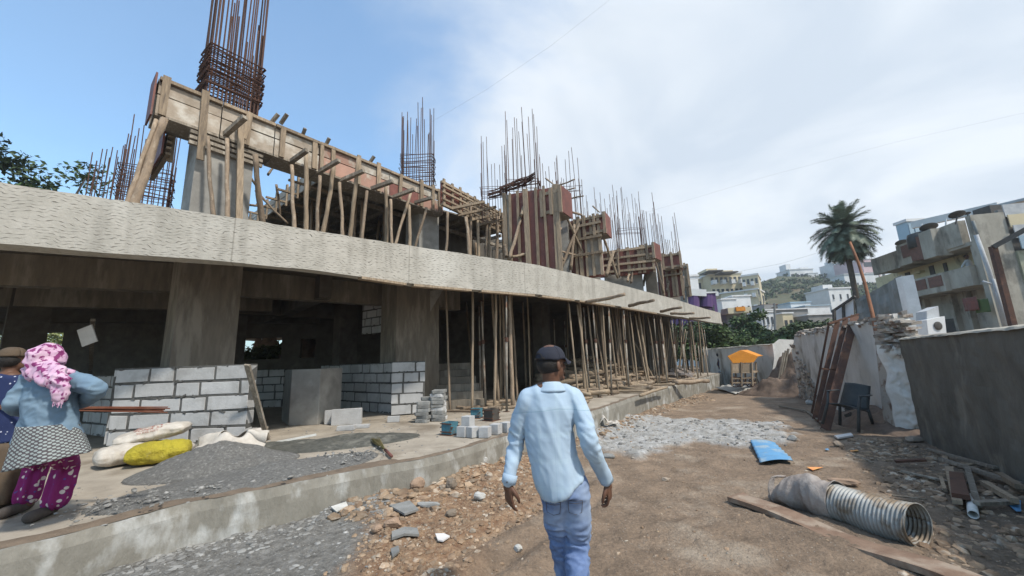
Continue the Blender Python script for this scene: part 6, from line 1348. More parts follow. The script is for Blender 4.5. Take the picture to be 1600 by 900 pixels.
# sacks
def sack(lab, px, py, L_, W_, H, rz, mat, seed, lift=0, red=False, tilt=0):
    c = gp(px, py, PZ)+V((0, 0, H/2+lift)); t = thing('sack', lab, 'sack', (c.x, c.y, PZ+lift)); q = MB(); Rm = Matrix.Rotation(rz, 3, 'Z') @ Matrix.Rotation(tilt, 3, 'Y')
    def f(u, v, k=1.0):
        a = u*2*math.pi; s = v*2-1; e = max(.05, (1-abs(s)**3.2))**.5; x = s*L_/2; w = W_/2*(.84+.16*e); h = H/2*(e**.8*.9+.1)*k
        if abs(s) > .999: w *= .02; h *= .02
        cx_ = abs(math.cos(a))**.75*math.copysign(1, math.cos(a)); sy_ = math.sin(a)
        p = V((x, cx_*w, sy_*h)); r = 1+.15*nz((x*6, cx_*2, sy_*2), 1, seed)+.08*nz((x*16, cx_*5, sy_*5), 1, seed)+.02*math.sin(x*60+cx_*4); p.y *= r; p.z *= r
        if p.z < -H*.42: p.z = -H*.42
        return c+Rm @ p
    q.grid(f, 33, 33); q.build('fabric', mat, t, smooth=True)
    if red:                                  # faded red lettering lines printed on the cloth
        for (txt, v0, s_) in (("CEMENT", .36, .085), ("SUPER 53", .52, .06), ("50 KG NET", .66, .04)):
            cu_ = bpy.data.curves.new('lettering', 'FONT'); cu_.body = txt; cu_.size = s_*1.3; cu_.align_x = 'CENTER'; ob = bpy.data.objects.new('tmp_lettering', cu_); COL.objects.link(ob)
            dg = bpy.context.evaluated_depsgraph_get(); dg.update(); me_ = bpy.data.meshes.new_from_object(ob.evaluated_get(dg)); bpy.data.objects.remove(ob)
            m_ = MB()
            for v in me_.vertices:
                vv_ = .5+v.co.x/L_; aa = (-.25+.5*(v0-v.co.y/W_*.9)); aa = .25+ (v0-.5-v.co.y/W_)*.55
                uu_ = 1-((aa+.25) % 1)
                m_.v.append(f((.37+(v0-.5-v.co.y/W_)*.42) % 1, vv_, 1.0)+V((0, -.003, .004)))
            m_.f = [tuple(p.vertices) for p in me_.polygons]; m_.build('lettering', 'print_red', t)
    return t
sack('lowest white sack with faded print, slumped left under the others', 206, 724, .80, .46, .28, .95, 'sack_white', 1, red=False)
sack('bright yellow sack lying in front of the white ones', 248, 724, .70, .46, .30, .55, 'sack_yellow', 2)
sack('white cement sack with red lettering lying on top of the pile', 236, 717, .84, .48, .22, .42, 'sack_white', 3, lift=.25, red=True, tilt=-.16)
sack('small end of a pale sack poking out right of the yellow one', 280, 712, .3, .3, .2, .2, 'sack_white', 4)
q = MB(); c = gp(356, 717, PZ)
def flat(u, v):
    a = u*2*math.pi; r = .16+.24*v+.06*nz((math.cos(a)*2, math.sin(a)*2, 1), 1)*v; x = math.cos(a)*r*1.25; y = math.sin(a)*r*.75
    bx = abs(x-pk.x+c.x); 
    return V((c.x+x, c.y+y+.05, PZ+.33+.05*nz((x*6, y*6, 4))+.05*math.sin(a*3)-.20*(v)*(.3 if y > 0 else .75)+.02*math.sin(a*11)*v))
q.grid(flat, 60, 12); tag(q.build('torn_sack', 'sack_white', None, smooth=True, thick=.005), 'torn open white sack with pink print lying flat on the gravel pile', 'sack')
# paper board on a stick and hanging bits
SG = thing('paper_sign', 'blank pinkish grey sheet nailed tilted to a post in the dark opening', 'sign', tuple(gp(140, 640, PZ)))
MB().bar(gp(139, 640, PZ), at(145, 500, 7.4), .07, .05).build('post', 'wood_grey', SG); MB().prism([at(120, 516, 7.3), at(143, 507, 7.3), at(152, 533, 7.3), at(128, 542, 7.3)], (.0, .02, 0)).build('sheet', 'label_paper', SG)
# timber pile: every pole its own object
rs = random.Random(31)
TP = 'poles in the loose timber pile under the slab'
for i in range(130):
    px = rs.uniform(872, 1012) if i < 112 else rs.uniform(1010, 1085); k = rs.random(); py = (628-(px-872)*.13)-k*26; f = gp(px, py+k*10, PZ); z = PZ+.05+(1-abs(px-930)/110)*1.25*k*(1 if px < 1010 else .4)+rs.uniform(0, .1); z = max(z, PZ+.05)
    L_ = rs.uniform(.8, 2.2); a = rs.gauss(.2, .5); d = V((math.cos(a), math.sin(a), rs.gauss(0, .07)))*L_/2; c = V((f.x, f.y+k*1.2, z))
    q0, q1 = c-d, c+d; q0.z = max(q0.z, PZ+.05); q1.z = max(q1.z, PZ+.05); pole(q0, q1, 'grey-brown pole lying in the loose timber pile under the slab', TP, th=rs.uniform(1.0, 1.9))
for i in range(18):
    px = rs.uniform(700, 800); f = gp(px, rs.uniform(628, 645), PZ); a = rs.gauss(.2, .6); d = V((math.cos(a), math.sin(a), 0))*rs.uniform(.3, .8); c = V((f.x, f.y, PZ+.05)); pole(c-d, c+d, 'short pole end lying at the feet of the first props', 'short poles at the feet of the first props', th=.9)
for (x0, y0, x1, y1) in ((868, 632, 925, 622), (1000, 618, 1042, 606), (880, 640, 920, 626), (935, 612, 1010, 612)): pole(gp(x0, y0, PZ+.06), gp(x1, y1, PZ+.06), 'long pole lying along the plinth edge before the timber pile', 'long poles before the timber pile', which=0, th=1.0)
for i in range(8):
    f = gp(915+i*4, 612, PZ); pole(V((f.x, f.y, PZ+.05)), V((f.x-rs.uniform(.7, 1.5), f.y+.6, PZ+rs.uniform(.5, .9))), 'pole of the timber pile leaning up to the left', 'poles leaning up on the timber pile', th=1)
q = MB()
for k in range(40): f = gp(rnd(1090, 1125)-45, rnd(583, 592)+4, PZ); q.box((f.x, f.y, PZ+rnd(.05, .4)), (rnd(.1, .5), rnd(.1, .4), rnd(.05, .15)), Matrix.Rotation(rnd(0, 3), 3, 'Z') @ Matrix.Rotation(rnd(-.4, .4), 3, 'X'))
tag(q.build('rag_heap', 'dirty_cloth', None), 'jumble of bags and offcuts heaped at the far end of the plinth', 'heap', None, 'stuff')
q = MB()
for k in range(50): f = gp(rnd(780, 880), rnd(575, 600), PZ); q.box((f.x, f.y, PZ+rnd(.05, .6)), (rnd(.2, .8), rnd(.1, .4), rnd(.05, .15)), Matrix.Rotation(rnd(0, 3), 3, 'Z') @ Matrix.Rotation(rnd(-.4, .4), 3, 'X'))
tag(q.build('shuttering_heap', 'wood_grey', None), 'dim heap of shuttering boards deep under the slab behind the man', 'heap', None, 'stuff')

# ================================================================ stones
def rock_mesh(rs, s):
    q = MB(); t = (1+5**.5)/2; vs = [V(p).normalized() for p in [(-1, t, 0), (1, t, 0), (-1, -t, 0), (1, -t, 0), (0, -1, t), (0, 1, t), (0, -1, -t), (0, 1, -t), (t, 0, -1), (t, 0, 1), (-t, 0, -1), (-t, 0, 1)]]
    F_ = [(0, 11, 5), (0, 5, 1), (0, 1, 7), (0, 7, 10), (0, 10, 11), (1, 5, 9), (5, 11, 4), (11, 10, 2), (10, 7, 6), (7, 1, 8), (3, 9, 4), (3, 4, 2), (3, 2, 6), (3, 6, 8), (3, 8, 9), (4, 9, 5), (2, 4, 11), (6, 2, 10), (8, 6, 7), (9, 8, 1)]
    return vs, F_
IV, IF = rock_mesh(random, 1)
def scatter(name, lab, mat, n, fn, smin, smax, seed, flat=.6, pw=2.6):
    rs = np.random.RandomState(seed); iv = np.array([tuple(v) for v in IV]); allv = []; allf = []; k = 0; tries = 0
    while k < n and tries < n*30:
        tries += 1; p = fn(rs)
        if p is None: continue
        s = smin+(smax-smin)*rs.rand()**pw; v = iv*(1+rs.uniform(-.28, .28, (12, 1))); v = v*np.array([s*rs.uniform(.7, 1.3), s*rs.uniform(.6, 1), s*flat*rs.uniform(.5, 1.2)]); a = rs.rand()*6.28; c, s_ = math.cos(a), math.sin(a)
        x = v[:, 0]*c-v[:, 1]*s_; y = v[:, 0]*s_+v[:, 1]*c; allv.append(np.stack([x+p[0], y+p[1], v[:, 2]+p[2]+s*flat*.05], 1)); allf += [tuple(i+12*k for i in f) for f in IF]; k += 1
    me = bpy.data.meshes.new(name); me.from_pydata(np.concatenate(allv).tolist(), [], allf); me.update(); o = bpy.data.objects.new(name, me); COL.objects.link(o); me.materials.append(M(mat)); return tag(o, lab, 'stones', None, 'stuff')
pm('stones_mixed', (.31, .225, .15), (.20, .135, .088), 5.3, c3=(.40, .35, .285), s3=7, w3=.42, bump=.4, detail=1, isl=.35)
pm('stones_greymix', (.26, .255, .24), (.16, .155, .145), 5.3, c3=(.38, .37, .35), s3=7, w3=.36, bump=.4, detail=1, isl=.35)
def uni(x0, x1, y0, y1, w):
    def f(rs):
        x = rs.uniform(x0, x1); y = y0+(y1-y0)*rs.rand()**1.5
        if rs.rand() > w(x, y): return None
        return (x, y, gz(x, y))
    return f
def lookup(A): 
    def f(x, y):
        i = int(np.clip(np.searchsorted(gx, x), 0, len(gx)-1)); j = int(np.clip(np.searchsorted(gy, y), 0, len(gy)-1)); return float(A[j, i])
    return f
lo, lg, lm, ls, lp = lookup(ORNG), lookup(GREY), lookup(DARKER), lookup(SLUR), lookup(pd)
def side(x, y):                              # open-ground side of the plinth edge
    for i in range(len(E_PL)-1):
        (ax, ay), (bx, by) = E_PL[i], E_PL[i+1]
        if min(ay, by) <= y <= max(ay, by): return x > ax+(bx-ax)*(y-ay)/(by-ay+1e-9)
    return y < 1.9 or x > 13
def W_(f): return lambda x, y: f(x, y) if side(x, y) else 0
scatter('loose_rubble', 'loose orange-brown stones strewn over the soil below the plinth', 'stones_mixed', 5600, uni(-3, 2.5, 1.5, 9, W_(lambda x, y: lo(x, y))), .004, .042, 1, pw=5)
scatter('loose_gravel', 'grey chips and flakes at the foot of the plinth', 'stones_greymix', 3600, uni(-4.5, 1, 1.8, 6, W_(lambda x, y: lg(x, y)*(.15+math.exp(-(lp(x, y)/.35)**2)))), .004, .04, 2, flat=.35, pw=3.2)
scatter('loose_rubble', 'stones in a strip at the foot of the plinth farther on', 'stones_mixed', 1500, uni(-2, 9, 4.5, 20, W_(lambda x, y: math.exp(-(lp(x, y)/.4)**2))), .012, .09, 3, pw=3)
scatter('loose_grit', 'small stones strewn over the open dirt', 'stones_mixed', 4200, uni(-1.5, 7, 1.6, 16, W_(lambda x, y: .35 if lo(x, y) < .3 else 0)), .003, .028, 4, pw=5)
scatter('loose_rubble', 'rubble littered below the dark grey wall and the pier', 'stones_mixed', 3200, uni(2.5, 9.5, 2.2, 12, W_(lambda x, y: lm(x, y)*(.25+.75*(nz((x, y, 0), 1.3) > 0)))), .006, .07, 5, pw=4.5)
scatter('slurry_lumps', 'pale lumps of dried cement slurry', 'stones_greymix', 700, uni(0, 8, 4.5, 11, W_(lambda x, y: ls(x, y))), .008, .06, 6, pw=4)
def onheap(rs):
    u = rs.rand(); p = ga.lerp(gb, u); a = rs.normal(0, .16); b_ = rs.normal(0, .2); return (p.x+a, p.y+b_, PZ+.05)
scatter('gravel_chips', 'pale stone chips on the gravel heap and along the plinth edge', 'stones_greymix', 900, onheap, .006, .03, 7, pw=3)
def fl(rs):
    x, y = rs.uniform(-5, 2), rs.uniform(3.5, 10)
    if side(x, y) or rs.rand() < .5: return None
    return (x, y, PZ)
scatter('floor_grit', 'crumbs of mortar and stone on the dusty floor', 'stones_greymix', 900, fl, .004, .03, 8, pw=3)
# ================================================================ people
def fabric(name, c1, c2, build):
    m = bpy.data.materials.new(name); m.use_nodes = True; MATS[name] = m; T = m.node_tree; b = T.nodes['Principled BSDF']; b.inputs['Roughness'].default_value = .85; b.inputs['Specular IOR Level'].default_value = .2
    tc = nn(T, 'ShaderNodeTexCoord'); col = build(T, tc.outputs['Object']); T.links.new(col, b.inputs['Base Color'])
    n = nn(T, 'ShaderNodeTexNoise'); T.links.new(tc.outputs['Object'], n.inputs[0]); n.inputs['Scale'].default_value = 260; bp = nn(T, 'ShaderNodeBump'); T.links.new(n.outputs[0], bp.inputs['Height']); bp.inputs['Strength'].default_value = .25; bp.inputs['Distance'].default_value = .002; T.links.new(bp.outputs[0], b.inputs['Normal'])
def mixc(T, fac, a, c):
    x = nn(T, 'ShaderNodeMix', data_type='RGBA')
    for s, v in ((0, fac), (6, a), (7, c)):
        if isinstance(v, tuple): x.inputs[s].default_value = (*v, 1)
        elif isinstance(v, float): x.inputs[s].default_value = v
        else: T.links.new(v, x.inputs[s])
    return x.outputs[2]
def vor(T, co, sc, lo, hi, feat='F1', rnd_=1.0):
    v = nn(T, 'ShaderNodeTexVoronoi', feature=feat); T.links.new(co, v.inputs[0]); v.inputs['Scale'].default_value = sc; v.inputs['Randomness'].default_value = rnd_; r = nn(T, 'ShaderNodeMapRange'); T.links.new(v.outputs['Distance'], r.inputs[0]); r.inputs[1].default_value = lo; r.inputs[2].default_value = hi; return r.outputs[0]
def noi(T, co, sc, lo=.35, hi=.65, det=4):
    v = nn(T, 'ShaderNodeTexNoise'); T.links.new(co, v.inputs[0]); v.inputs['Scale'].default_value = sc; v.inputs['Detail'].default_value = det; r = nn(T, 'ShaderNodeMapRange'); T.links.new(v.outputs[0], r.inputs[0]); r.inputs[1].default_value = lo; r.inputs[2].default_value = hi; return r.outputs[0]
def shirtm(T, co):                         # pale blue cotton with a faint tone-on-tone check
    base = mixc(T, noi(T, co, 3), (.375, .475, .57), (.34, .435, .535)); s = nn(T, 'ShaderNodeSeparateXYZ'); T.links.new(co, s.inputs[0])
    for ax_, sc_ in ((0, 9.0), (2, 7.0)):
        f = mm(T, 'GREATER_THAN', mm(T, 'FRACT', mm(T, 'MULTIPLY', s.outputs[ax_], sc_)), .82); base = mixc(T, mm(T, 'MULTIPLY', f, .22), base, (.45, .57, .63))
    zl = ZSEAM; d = mm(T, 'ABSOLUTE', mm(T, 'SUBTRACT', mm(T, 'ADD', s.outputs[2], mm(T, 'MULTIPLY', mm(T, 'ABSOLUTE', s.outputs[0]), .10)), zl)); seam = mm(T, 'LESS_THAN', d, .0028)
    below = mm(T, 'LESS_THAN', s.outputs[2], zl); pl = mm(T, 'MULTIPLY', mm(T, 'LESS_THAN', mm(T, 'ABSOLUTE', mm(T, 'SUBTRACT', s.outputs[0], XPL)), .0022), below)
    return mixc(T, mm(T, 'MULTIPLY', mm(T, 'MAXIMUM', seam, mm(T, 'MULTIPLY', pl, .5)), .45), base, (.22, .33, .40))
fb0 = at(885, 900, 2.42); ZSEAM = at(861, 636, 2.42).z-gz(fb0.x, 2.42); XPL = at(861, 636, 2.42).x-fb0.x
fabric('light_blue_shirt', 0, 0, shirtm)
fabric('jeans', 0, 0, lambda T, co: mixc(T, noi(T, co, 3.5, .45, .68), mixc(T, noi(T, co, 30), (.10, .15, .28), (.14, .20, .35)), (.30, .375, .50)))
fabric('denim_shirt', 0, 0, lambda T, co: mixc(T, noi(T, co, 4, .4, .7), (.13, .20, .27), (.20, .28, .35)))
fabric('scarf', 0, 0, lambda T, co: mixc(T, noi(T, co, 24, .53, .60, 3), mixc(T, noi(T, co, 7), (.50, .30, .44), (.58, .40, .50)), (.20, .035, .13)))
fabric('floral_trousers', 0, 0, lambda T, co: mixc(T, vor(T, co, 15, .26, .30), (.62, .55, .52), mixc(T, noi(T, co, 18, .50, .53, 1), (.20, .02, .12), mixc(T, vor(T, co, 26, .2, .25), (.08, .07, .25), (.20, .02, .12)))))
def kurt(T, co):
    mp = nn(T, 'ShaderNodeMapping'); uvk = nn(T, 'ShaderNodeUVMap'); mp.inputs['Scale'].default_value = (1.0, 1.5, 1); mp.inputs['Rotation'].default_value = (0, 0, R_(45)); T.links.new(uvk.outputs[0], mp.inputs[0])
    return mixc(T, vor(T, mp.outputs[0], 24, .34, .40, rnd_=.15), (.30, .34, .33), (.085, .075, .08))
fabric('oval_print', 0, 0, kurt)
fabric('navy_print', 0, 0, lambda T, co: mixc(T, vor(T, co, 24, .15, .2), (.45, .47, .55), (.02, .03, .085)))

def folds(amp, dirs, seed=0):
    """cloth folds: stretched noise, ridged"""
    def f(c, n):
        s = 0
        for (ax_, fr, w) in dirs:
            p = V((c.x*ax_[0], c.y*ax_[1], c.z*ax_[2]))*fr; s += w*(1-abs(noise.noise(p+V((seed, seed, seed))))*2.4)
        return amp*s
    return f
# ---------------- the walking man seen from behind
YM = 2.42
P = lambda px, py, dy=0: at(px, py, YM+dy)
foot0 = at(885, 900, YM); MAN = thing('person', 'man in light blue shirt, jeans and black cap walking away with loose arms', 'person', (foot0.x, YM, gz(foot0.x, YM)))
bx = V((1, 0, 0))
zf = gz(foot0.x, YM)
HD = P(861, 567); NK = P(861, 600, .0); HDIR = V((.80, .60, 0)).normalized()   # the face is turned to the right
HS = HDIR.cross(V((0, 0, 1))).normalized()
q = MB()
Rh = Matrix((HS, HDIR, V((0, 0, 1)))).transposed()
def H(x, y, z): return HD+Rh @ V((x, y, z))*.93
q.ell(H(0, -.005, .02), (.069, .089, .093), 26, Rh); q.ell(H(0, .035, -.05), (.051, .058, .067), 22, Rh)      # skull, jaw
q.limb([H(0, .085, .005), H(0, .112, -.028), H(0, .100, -.038)], [(.010, .012), (.016, .015), (.012, .008)], 10)   # nose
q.ell(H(0, .095, -.062), (.026, .012, .007), 12, Rh); q.ell(H(0, .094, -.074), (.024, .012, .008), 12, Rh); q.ell(H(0, .088, -.102), (.026, .018, .018), 12, Rh)
for sg in (-1, 1):
    q.ell(H(sg*.078, -.005, -.022), (.010, .020, .031), 14, Rh @ Matrix.Rotation(sg*.3, 3, 'Z')); q.ell(H(sg*.033, .084, .012), (.020, .014, .009), 12, Rh)
q.limb([H(0, -.01, -.06), P(861, 598), P(861, 616)], [(.053, .056), (.052, .055), (.058, .058)], 20)
q.limb([P(861, 612), P(860, 640), P(866, 700), P(880, 760)], [(.12, .07), (.145, .09), (.115, .085), (.12, .09)], 22)
AL = [P(823, 624), P(807, 692, .04), P(795, 745, -.02), P(792, 762, -.03)]; AR = [P(901, 620), P(923, 688, -.10), P(944, 742, .02), P(951, 760, .04)]
for A_ in (AL, AR): q.limb(A_, [.040, .024, .022, .022], 16)
q.limb([P(829, 628), P(861, 628), P(896, 626)], [.045, .045, .045], 14)
# hands: palm, four unequal curled fingers and a thumb leaving the side of the palm
def hand(wr, pdir, ndir, size, thumb, curl):
    """pdir points to the fingertips, ndir is the palm normal, thumb = +1/-1 side"""
    pd_ = pdir.normalized(); nd_ = (ndir-pd_*ndir.dot(pd_)).normalized(); sd_ = pd_.cross(nd_)*thumb
    K = lambda a, b_, c: wr+(pd_*a+sd_*b_+nd_*c)*size
    q.limb([K(-.01, 0, 0), K(.035, 0, 0), K(.085, 0, .002)], [(.026*size, .018*size), (.036*size, .017*size), (.038*size, .014*size)], 14, side=tuple(sd_))
    for i, (l, off) in enumerate(((.070, .030), (.080, .011), (.074, -.009), (.058, -.028))):
        a0 = K(.075, off, .0); L1, L2, L3 = l*.45, l*.32, l*.27; ang = curl*(.30+.10*i); p = a0; pts = [K(.055, off*.9, 0), a0]; a = ang
        for L_ in (L1, L2, L3): p = p+(pd_*math.cos(a)+nd_*math.sin(a)+sd_*off*(1.8))*L_*size; pts.append(p); a += curl*.55
        q.limb(pts, [.0095*size, .0092*size, .0088*size, .008*size, .0066*size], 10)
    q.limb([K(.015, .022, .004), K(.045, .046, .014), K(.072, .054, .026), K(.095, .052, .034)], [.014*size, .0125*size, .0105*size, .0075*size], 10)
hand(P(794, 756, -.03), V((.02, .05, -1)), V((.75, .55, 0)), 1.02, 1, .55)
hand(P(949, 754, .04), V((.12, .10, -1)), V((-.85, .45, -.1)), 1.0, -1, .95)
# legs inside the trousers and feet, one continuous body
hipL, hipR = P(868, 770), P(898, 768); 
kneeL = V((hipL.x+.03, YM+.12, zf+.50)); ankL = V((hipL.x+.06, YM+.22, zf+.10)); kneeR = V((hipR.x+.0, YM+.06, zf+.50)); ankR = V((hipR.x-.04, YM-.14, zf+.17))
for h, k_, a in ((hipL, kneeL, ankL), (hipR, kneeR, ankR)):
    q.limb([h, k_, a], [.075, .05, .035], 14)
bodyM = fuse(q, .0048, 'body', 'skin', MAN, smooth_it=5)
# shirt
q = MB()
q.limb([P(861, 607), P(861, 617), P(860, 640), P(858, 672), P(865, 712), P(873, 742), P(881, 759)], [(.105, .065), (.155, .086), (.160, .108), (.140, .114), (.138, .112), (.143, .116), (.142, .124)], 34, ends=False)
q.limb([P(826, 625), P(814, 655, .03), P(806, 694, .05), P(799, 728, .0), P(795, 753, -.03)], [(.062, .068), (.055, .060), (.046, .050), (.039, .042), (.033, .036)], 22)
q.limb([P(897, 622), P(911, 652, -.05), P(921, 690, -.10), P(934, 722, -.03), P(946, 748, .03)], [(.062, .068), (.055, .060), (.047, .051), (.040, .043), (.034, .037)], 22)
q.limb([P(826, 622), P(861, 615), P(897, 620)], [.060, .070, .060], 20)
def shirtdisp(c, n):
    hem = P(882, 768).z; t = (c.z-hem); s = 0
    s += .0055*(1-abs(noise.noise(V((c.x*10+c.z*3, c.y*4, c.z*2.6+c.x*2)))*2.6))
    s += .005*(1-abs(noise.noise(V((c.x*16, c.y*12, c.z*3)))*2.4))*max(0, 1-t*2.2)
    s += .0016*(1-abs(noise.noise(V((c.x*26+c.z*12, c.y*20, c.z*14)))*2.6))
    for el in (AL[1], AR[1]):
        d = (c-el).length
        if d < .20: s += .010*(1-abs(noise.noise(V((c.x*14, c.y*14, c.z*26+c.x*20)))*2.8))*(1-d/.20)
    return s
shirt = fuse(q, .0085, 'shirt', 'light_blue_shirt', MAN, shirtdisp, 3)
hem_z = P(884, 765).z; org_ = MAN.location
for v in shirt.data.vertices:              # curved shirt tails, longer behind and in front than at the sides
    w = v.co+org_; t = max(0, min(1, (hem_z+.16-w.z)/.16)); c_ = P(882, 766)
    a_ = math.atan2(w.y-c_.y, w.x-c_.x)
    if t > 0 and (w-c_).length < .35 and abs(w.x-c_.x) < .17: v.co.z -= .030*t*t*math.sin(a_)**2; v.co.x += .006*math.sin(a_*7)*t; v.co.y += .006*math.cos(a_*6)*t
# collar, cuffs and buttons as parts
q = MB(); nk = P(861, 603)
def coll(u, v):
    a = u*2*math.pi; return nk+V((math.cos(a)*(.058+.050*v), math.sin(a)*(.060+.034*v)+.006, .018-.046*v-.010*math.sin(a)*(1-v)+.0))
q.grid(coll, 48, 6); q.build('collar', 'light_blue_shirt', shirt, smooth=True, thick=.004)
for (a, c) in ((P(797.5, 741, -.02), P(794.5, 756, -.03)), (P(942, 738, .02), P(948.5, 752, .035))):
    q = MB().tube([a, a.lerp(c, .5), c], [.042, .041, .039], 24, cap=False); o = q.build('cuff', 'light_blue_shirt', shirt, smooth=True, thick=.004)
    s_ = (c-a).cross(V((0, 1, 0))).normalized(); MB().ell(a.lerp(c, .6)+V((-.012 if a.x < MAN.location.x else .005, -.041, 0)), (.0055, .003, .0055), 10).build('button', 'dark_metal', shirt)
q = MB(); yk = [P(818+i*4.6, 634-5*math.sin(math.pi*i/19)-0, 0) for i in range(20)]
# jeans
q = MB()
q.limb([P(879, 752), P(882, 772)], [(.128, .110), (.130, .115)], 28, ends=False)
q.limb([hipL+V((.0, 0, .03)), hipL.lerp(kneeL, .5)+V((-.005, 0, 0)), kneeL, kneeL.lerp(ankL, .5)+V((0, -.01, 0)), ankL+V((0, 0, -.02))], [(.088, .098), (.080, .088), (.064, .068), (.058, .064), (.056, .062)], 24)
q.limb([hipR+V((-.005, 0, .03)), hipR.lerp(kneeR, .5)+V((.005, 0, 0)), kneeR, kneeR.lerp(ankR, .5)+V((0, -.015, 0)), ankR+V((0, 0, -.02))], [(.090, .100), (.080, .088), (.064, .068), (.060, .066), (.056, .062)], 24)
def jeandisp(c, n):
    s = .006*(1-abs(noise.noise(V((c.x*9+c.z*4, c.y*7, c.z*11)))*2.5))+.003*noise.noise(V((c.x*22, c.y*22, c.z*40)))
    for k_ in (kneeL, kneeR):
        d = abs(c.z-k_.z)
        if d < .16: s += .008*(1-abs(noise.noise(V((c.x*12, c.y*12, c.z*28)))*2.6))*(1-d/.16)
    return s
jeans = fuse(q, .008, 'jeans', 'jeans', MAN, jeandisp, 3)
from mathutils.bvhtree import BVHTree
jw = V(jeans.location)+MAN.location; bv = BVHTree.FromPolygons([v.co+jw for v in jeans.data.vertices], [tuple(p.vertices) for p in jeans.data.polygons])
def onj(x, z, off):                         # a point on the seat of the jeans, lifted by off
    h = bv.ray_cast(V((x, YM-.6, z)), V((0, 1, 0))); return (h[0]+h[1]*off if h[1].y < 0 else h[0]-h[1]*off) if h[0] is not None else V((x, YM-.1, z))
for (px, py) in ((866, 797), (900, 794)):
    c = P(px, py, -.1); w, h_ = .062, .075
    q = MB(); q.grid(lambda u, v: onj(c.x+(u-.5)*w*2*(1-.10*v)*.62, c.z+h_*(.5-v)-.012*(v > .9)*(1-abs(u-.5)*2), .0025), 12, 12); pk_ = q.build('back_pocket', 'jeans', jeans, smooth=True)
    st = [onj(c.x+(u-.5)*w*1.24*(1-.10*v), c.z+h_*(.5-v), .0035) for u, v in [(0, 0), (0, .35), (0, .7), (.02, .92), (.5, 1.06), (.98, .92), (1, .7), (1, .35), (1, 0), (.5, .0), (0, 0)]]
    MB().tube(st, .0014, 5).build('stitching', 'shoe', jeans)
    MB().tube([st[8]-V((0, 0, .012)), st[9]-V((0, 0, .012)), st[0]-V((0, 0, .012))], .0012, 4).build('stitching', 'shoe', jeans)
for a, d in ((ankL, V((.05, 1, 0))), (ankR, V((.10, 1, -.25)))):
    d = d.normalized(); b_ = V((a.x, a.y, a.z-.045)); q = MB(); q.limb([b_-d*.05+V((0, 0, .02)), b_+d*.05+V((0, 0, .005)), b_+d*.17-V((0, 0, .012))], [(.040, .048), (.044, .038), (.040, .024)], 16, side=(1, 0, 0)); sh_ = q.build('shoe', 'shoe', MAN, smooth=True)
    MB().limb([b_-d*.06-V((0, 0, .035)), b_+d*.06-V((0, 0, .038)), b_+d*.18-V((0, 0, .036))], [(.042, .011), (.046, .011), (.040, .010)], 14, side=(1, 0, 0)).build('sole', 'dark_metal', sh_, smooth=True)
# hair and cap
q = MB(); q.ell(H(0, -.018, -.008), (.073, .083, .068), 26, Rh); o = q.build('hair', 'hair', MAN, smooth=True)
CAP = MB()
def dome(u, v):
    a = u*2*math.pi; ph = v*math.pi/2*.98; x, y = math.cos(a), math.sin(a)
    r = math.cos(ph)**.72; return H(x*.087*r, y*.106*r-.004, .020+math.sin(ph)*.088+.006*(y > 0)*y+.0022*math.sin(a*6)*math.cos(ph))
CAP.grid(dome, 49, 14); cp = CAP.build('cap', 'cap_black', MAN, smooth=True, thick=.004)
q = MB()
def brim(u, v):
    a = (u-.5)*2.2; rr = 1+.66*v*math.cos(a)**.8; return H(math.sin(a)*.088*(1+.10*v), .012+math.cos(a)*.092*rr, .030-.020*v-.020*abs(math.sin(a))*v*1.4)
q.grid(brim, 25, 10); q.build('brim', 'cap_black', cp, smooth=True, thick=.004)
MB().ell(H(0, -.004, .109), (.008, .008, .005), 10).build('cap_button', 'cap_black', cp, smooth=True)
q = MB()
for k in range(13): a = -math.pi/2-.55+k*1.1/12; q.v.append(H(math.cos(a)*.090, math.sin(a)*.110, .030+.030*0))
MB().tube(q.v, .006, 6).build('cap_strap', 'hair', cp, smooth=True)
q = MB()
for k in range(15): a = k/14*math.pi; q.v.append(H(math.cos(a)*.034, -.106-.001, .034+math.sin(a)*.030))
MB().tube(q.v, .003, 5).build('cap_opening', 'hair', cp)

# ---------------- the woman on the plinth
YW = 3.42; Q = lambda px, py, dy=0: at(px, py, YW+dy)
fw = gp(55, 806, PZ); WO = thing('person', 'woman in denim shirt, pink headscarf and purple floral trousers carrying thin rods', 'person', (fw.x, fw.y, PZ))
q = MB(); hd = Q(74, 563)
q.ell(hd, (.078, .095, .105), 22); q.ell(hd+V((-.0, .05, -.05)), (.055, .055, .065), 18); q.limb([hd+V((0, .1, 0)), hd+V((0, .125, -.03))], [.010, .015], 8)
for sg in (-1, 1): q.ell(hd+V((sg*.08, 0, -.02)), (.01, .02, .03), 10); q.ell(hd+V((sg*.033, .09, .01)), (.02, .012, .009), 10)
q.ell(hd+V((0, .1, -.065)), (.025, .012, .010), 10)
q.limb([hd+V((0, 0, -.06)), Q(76, 592), Q(77, 600)], [.052, .052, .07], 16); q.limb([Q(77, 596), Q(78, 640), Q(76, 700)], [(.13, .08), (.14, .10), (.15, .11)], 18)
WL = [Q(45, 598), Q(22, 632, -.05), Q(36, 640, .12), Q(47, 641, .20)]; WR = [Q(113, 596), Q(152, 608, -.02), Q(136, 622, .16), Q(120, 632, .24)]
for A_ in (WL, WR): q.limb(A_, [.045, .037, .027, .022], 14)
ftL = gp(28, 803, PZ); ftR = gp(74, 808, PZ); 
LL = [Q(56, 690), V((ftL.x+.05, ftL.y+.06, PZ+.44)), V((ftL.x+.02, ftL.y+.05, PZ+.07))]; LR = [Q(92, 690), V((ftR.x+.04, ftR.y+.05, PZ+.44)), V((ftR.x+.01, ftR.y+.03, PZ+.07))]
for A_ in (LL, LR): q.limb(A_, [.085, .055, .036], 14)
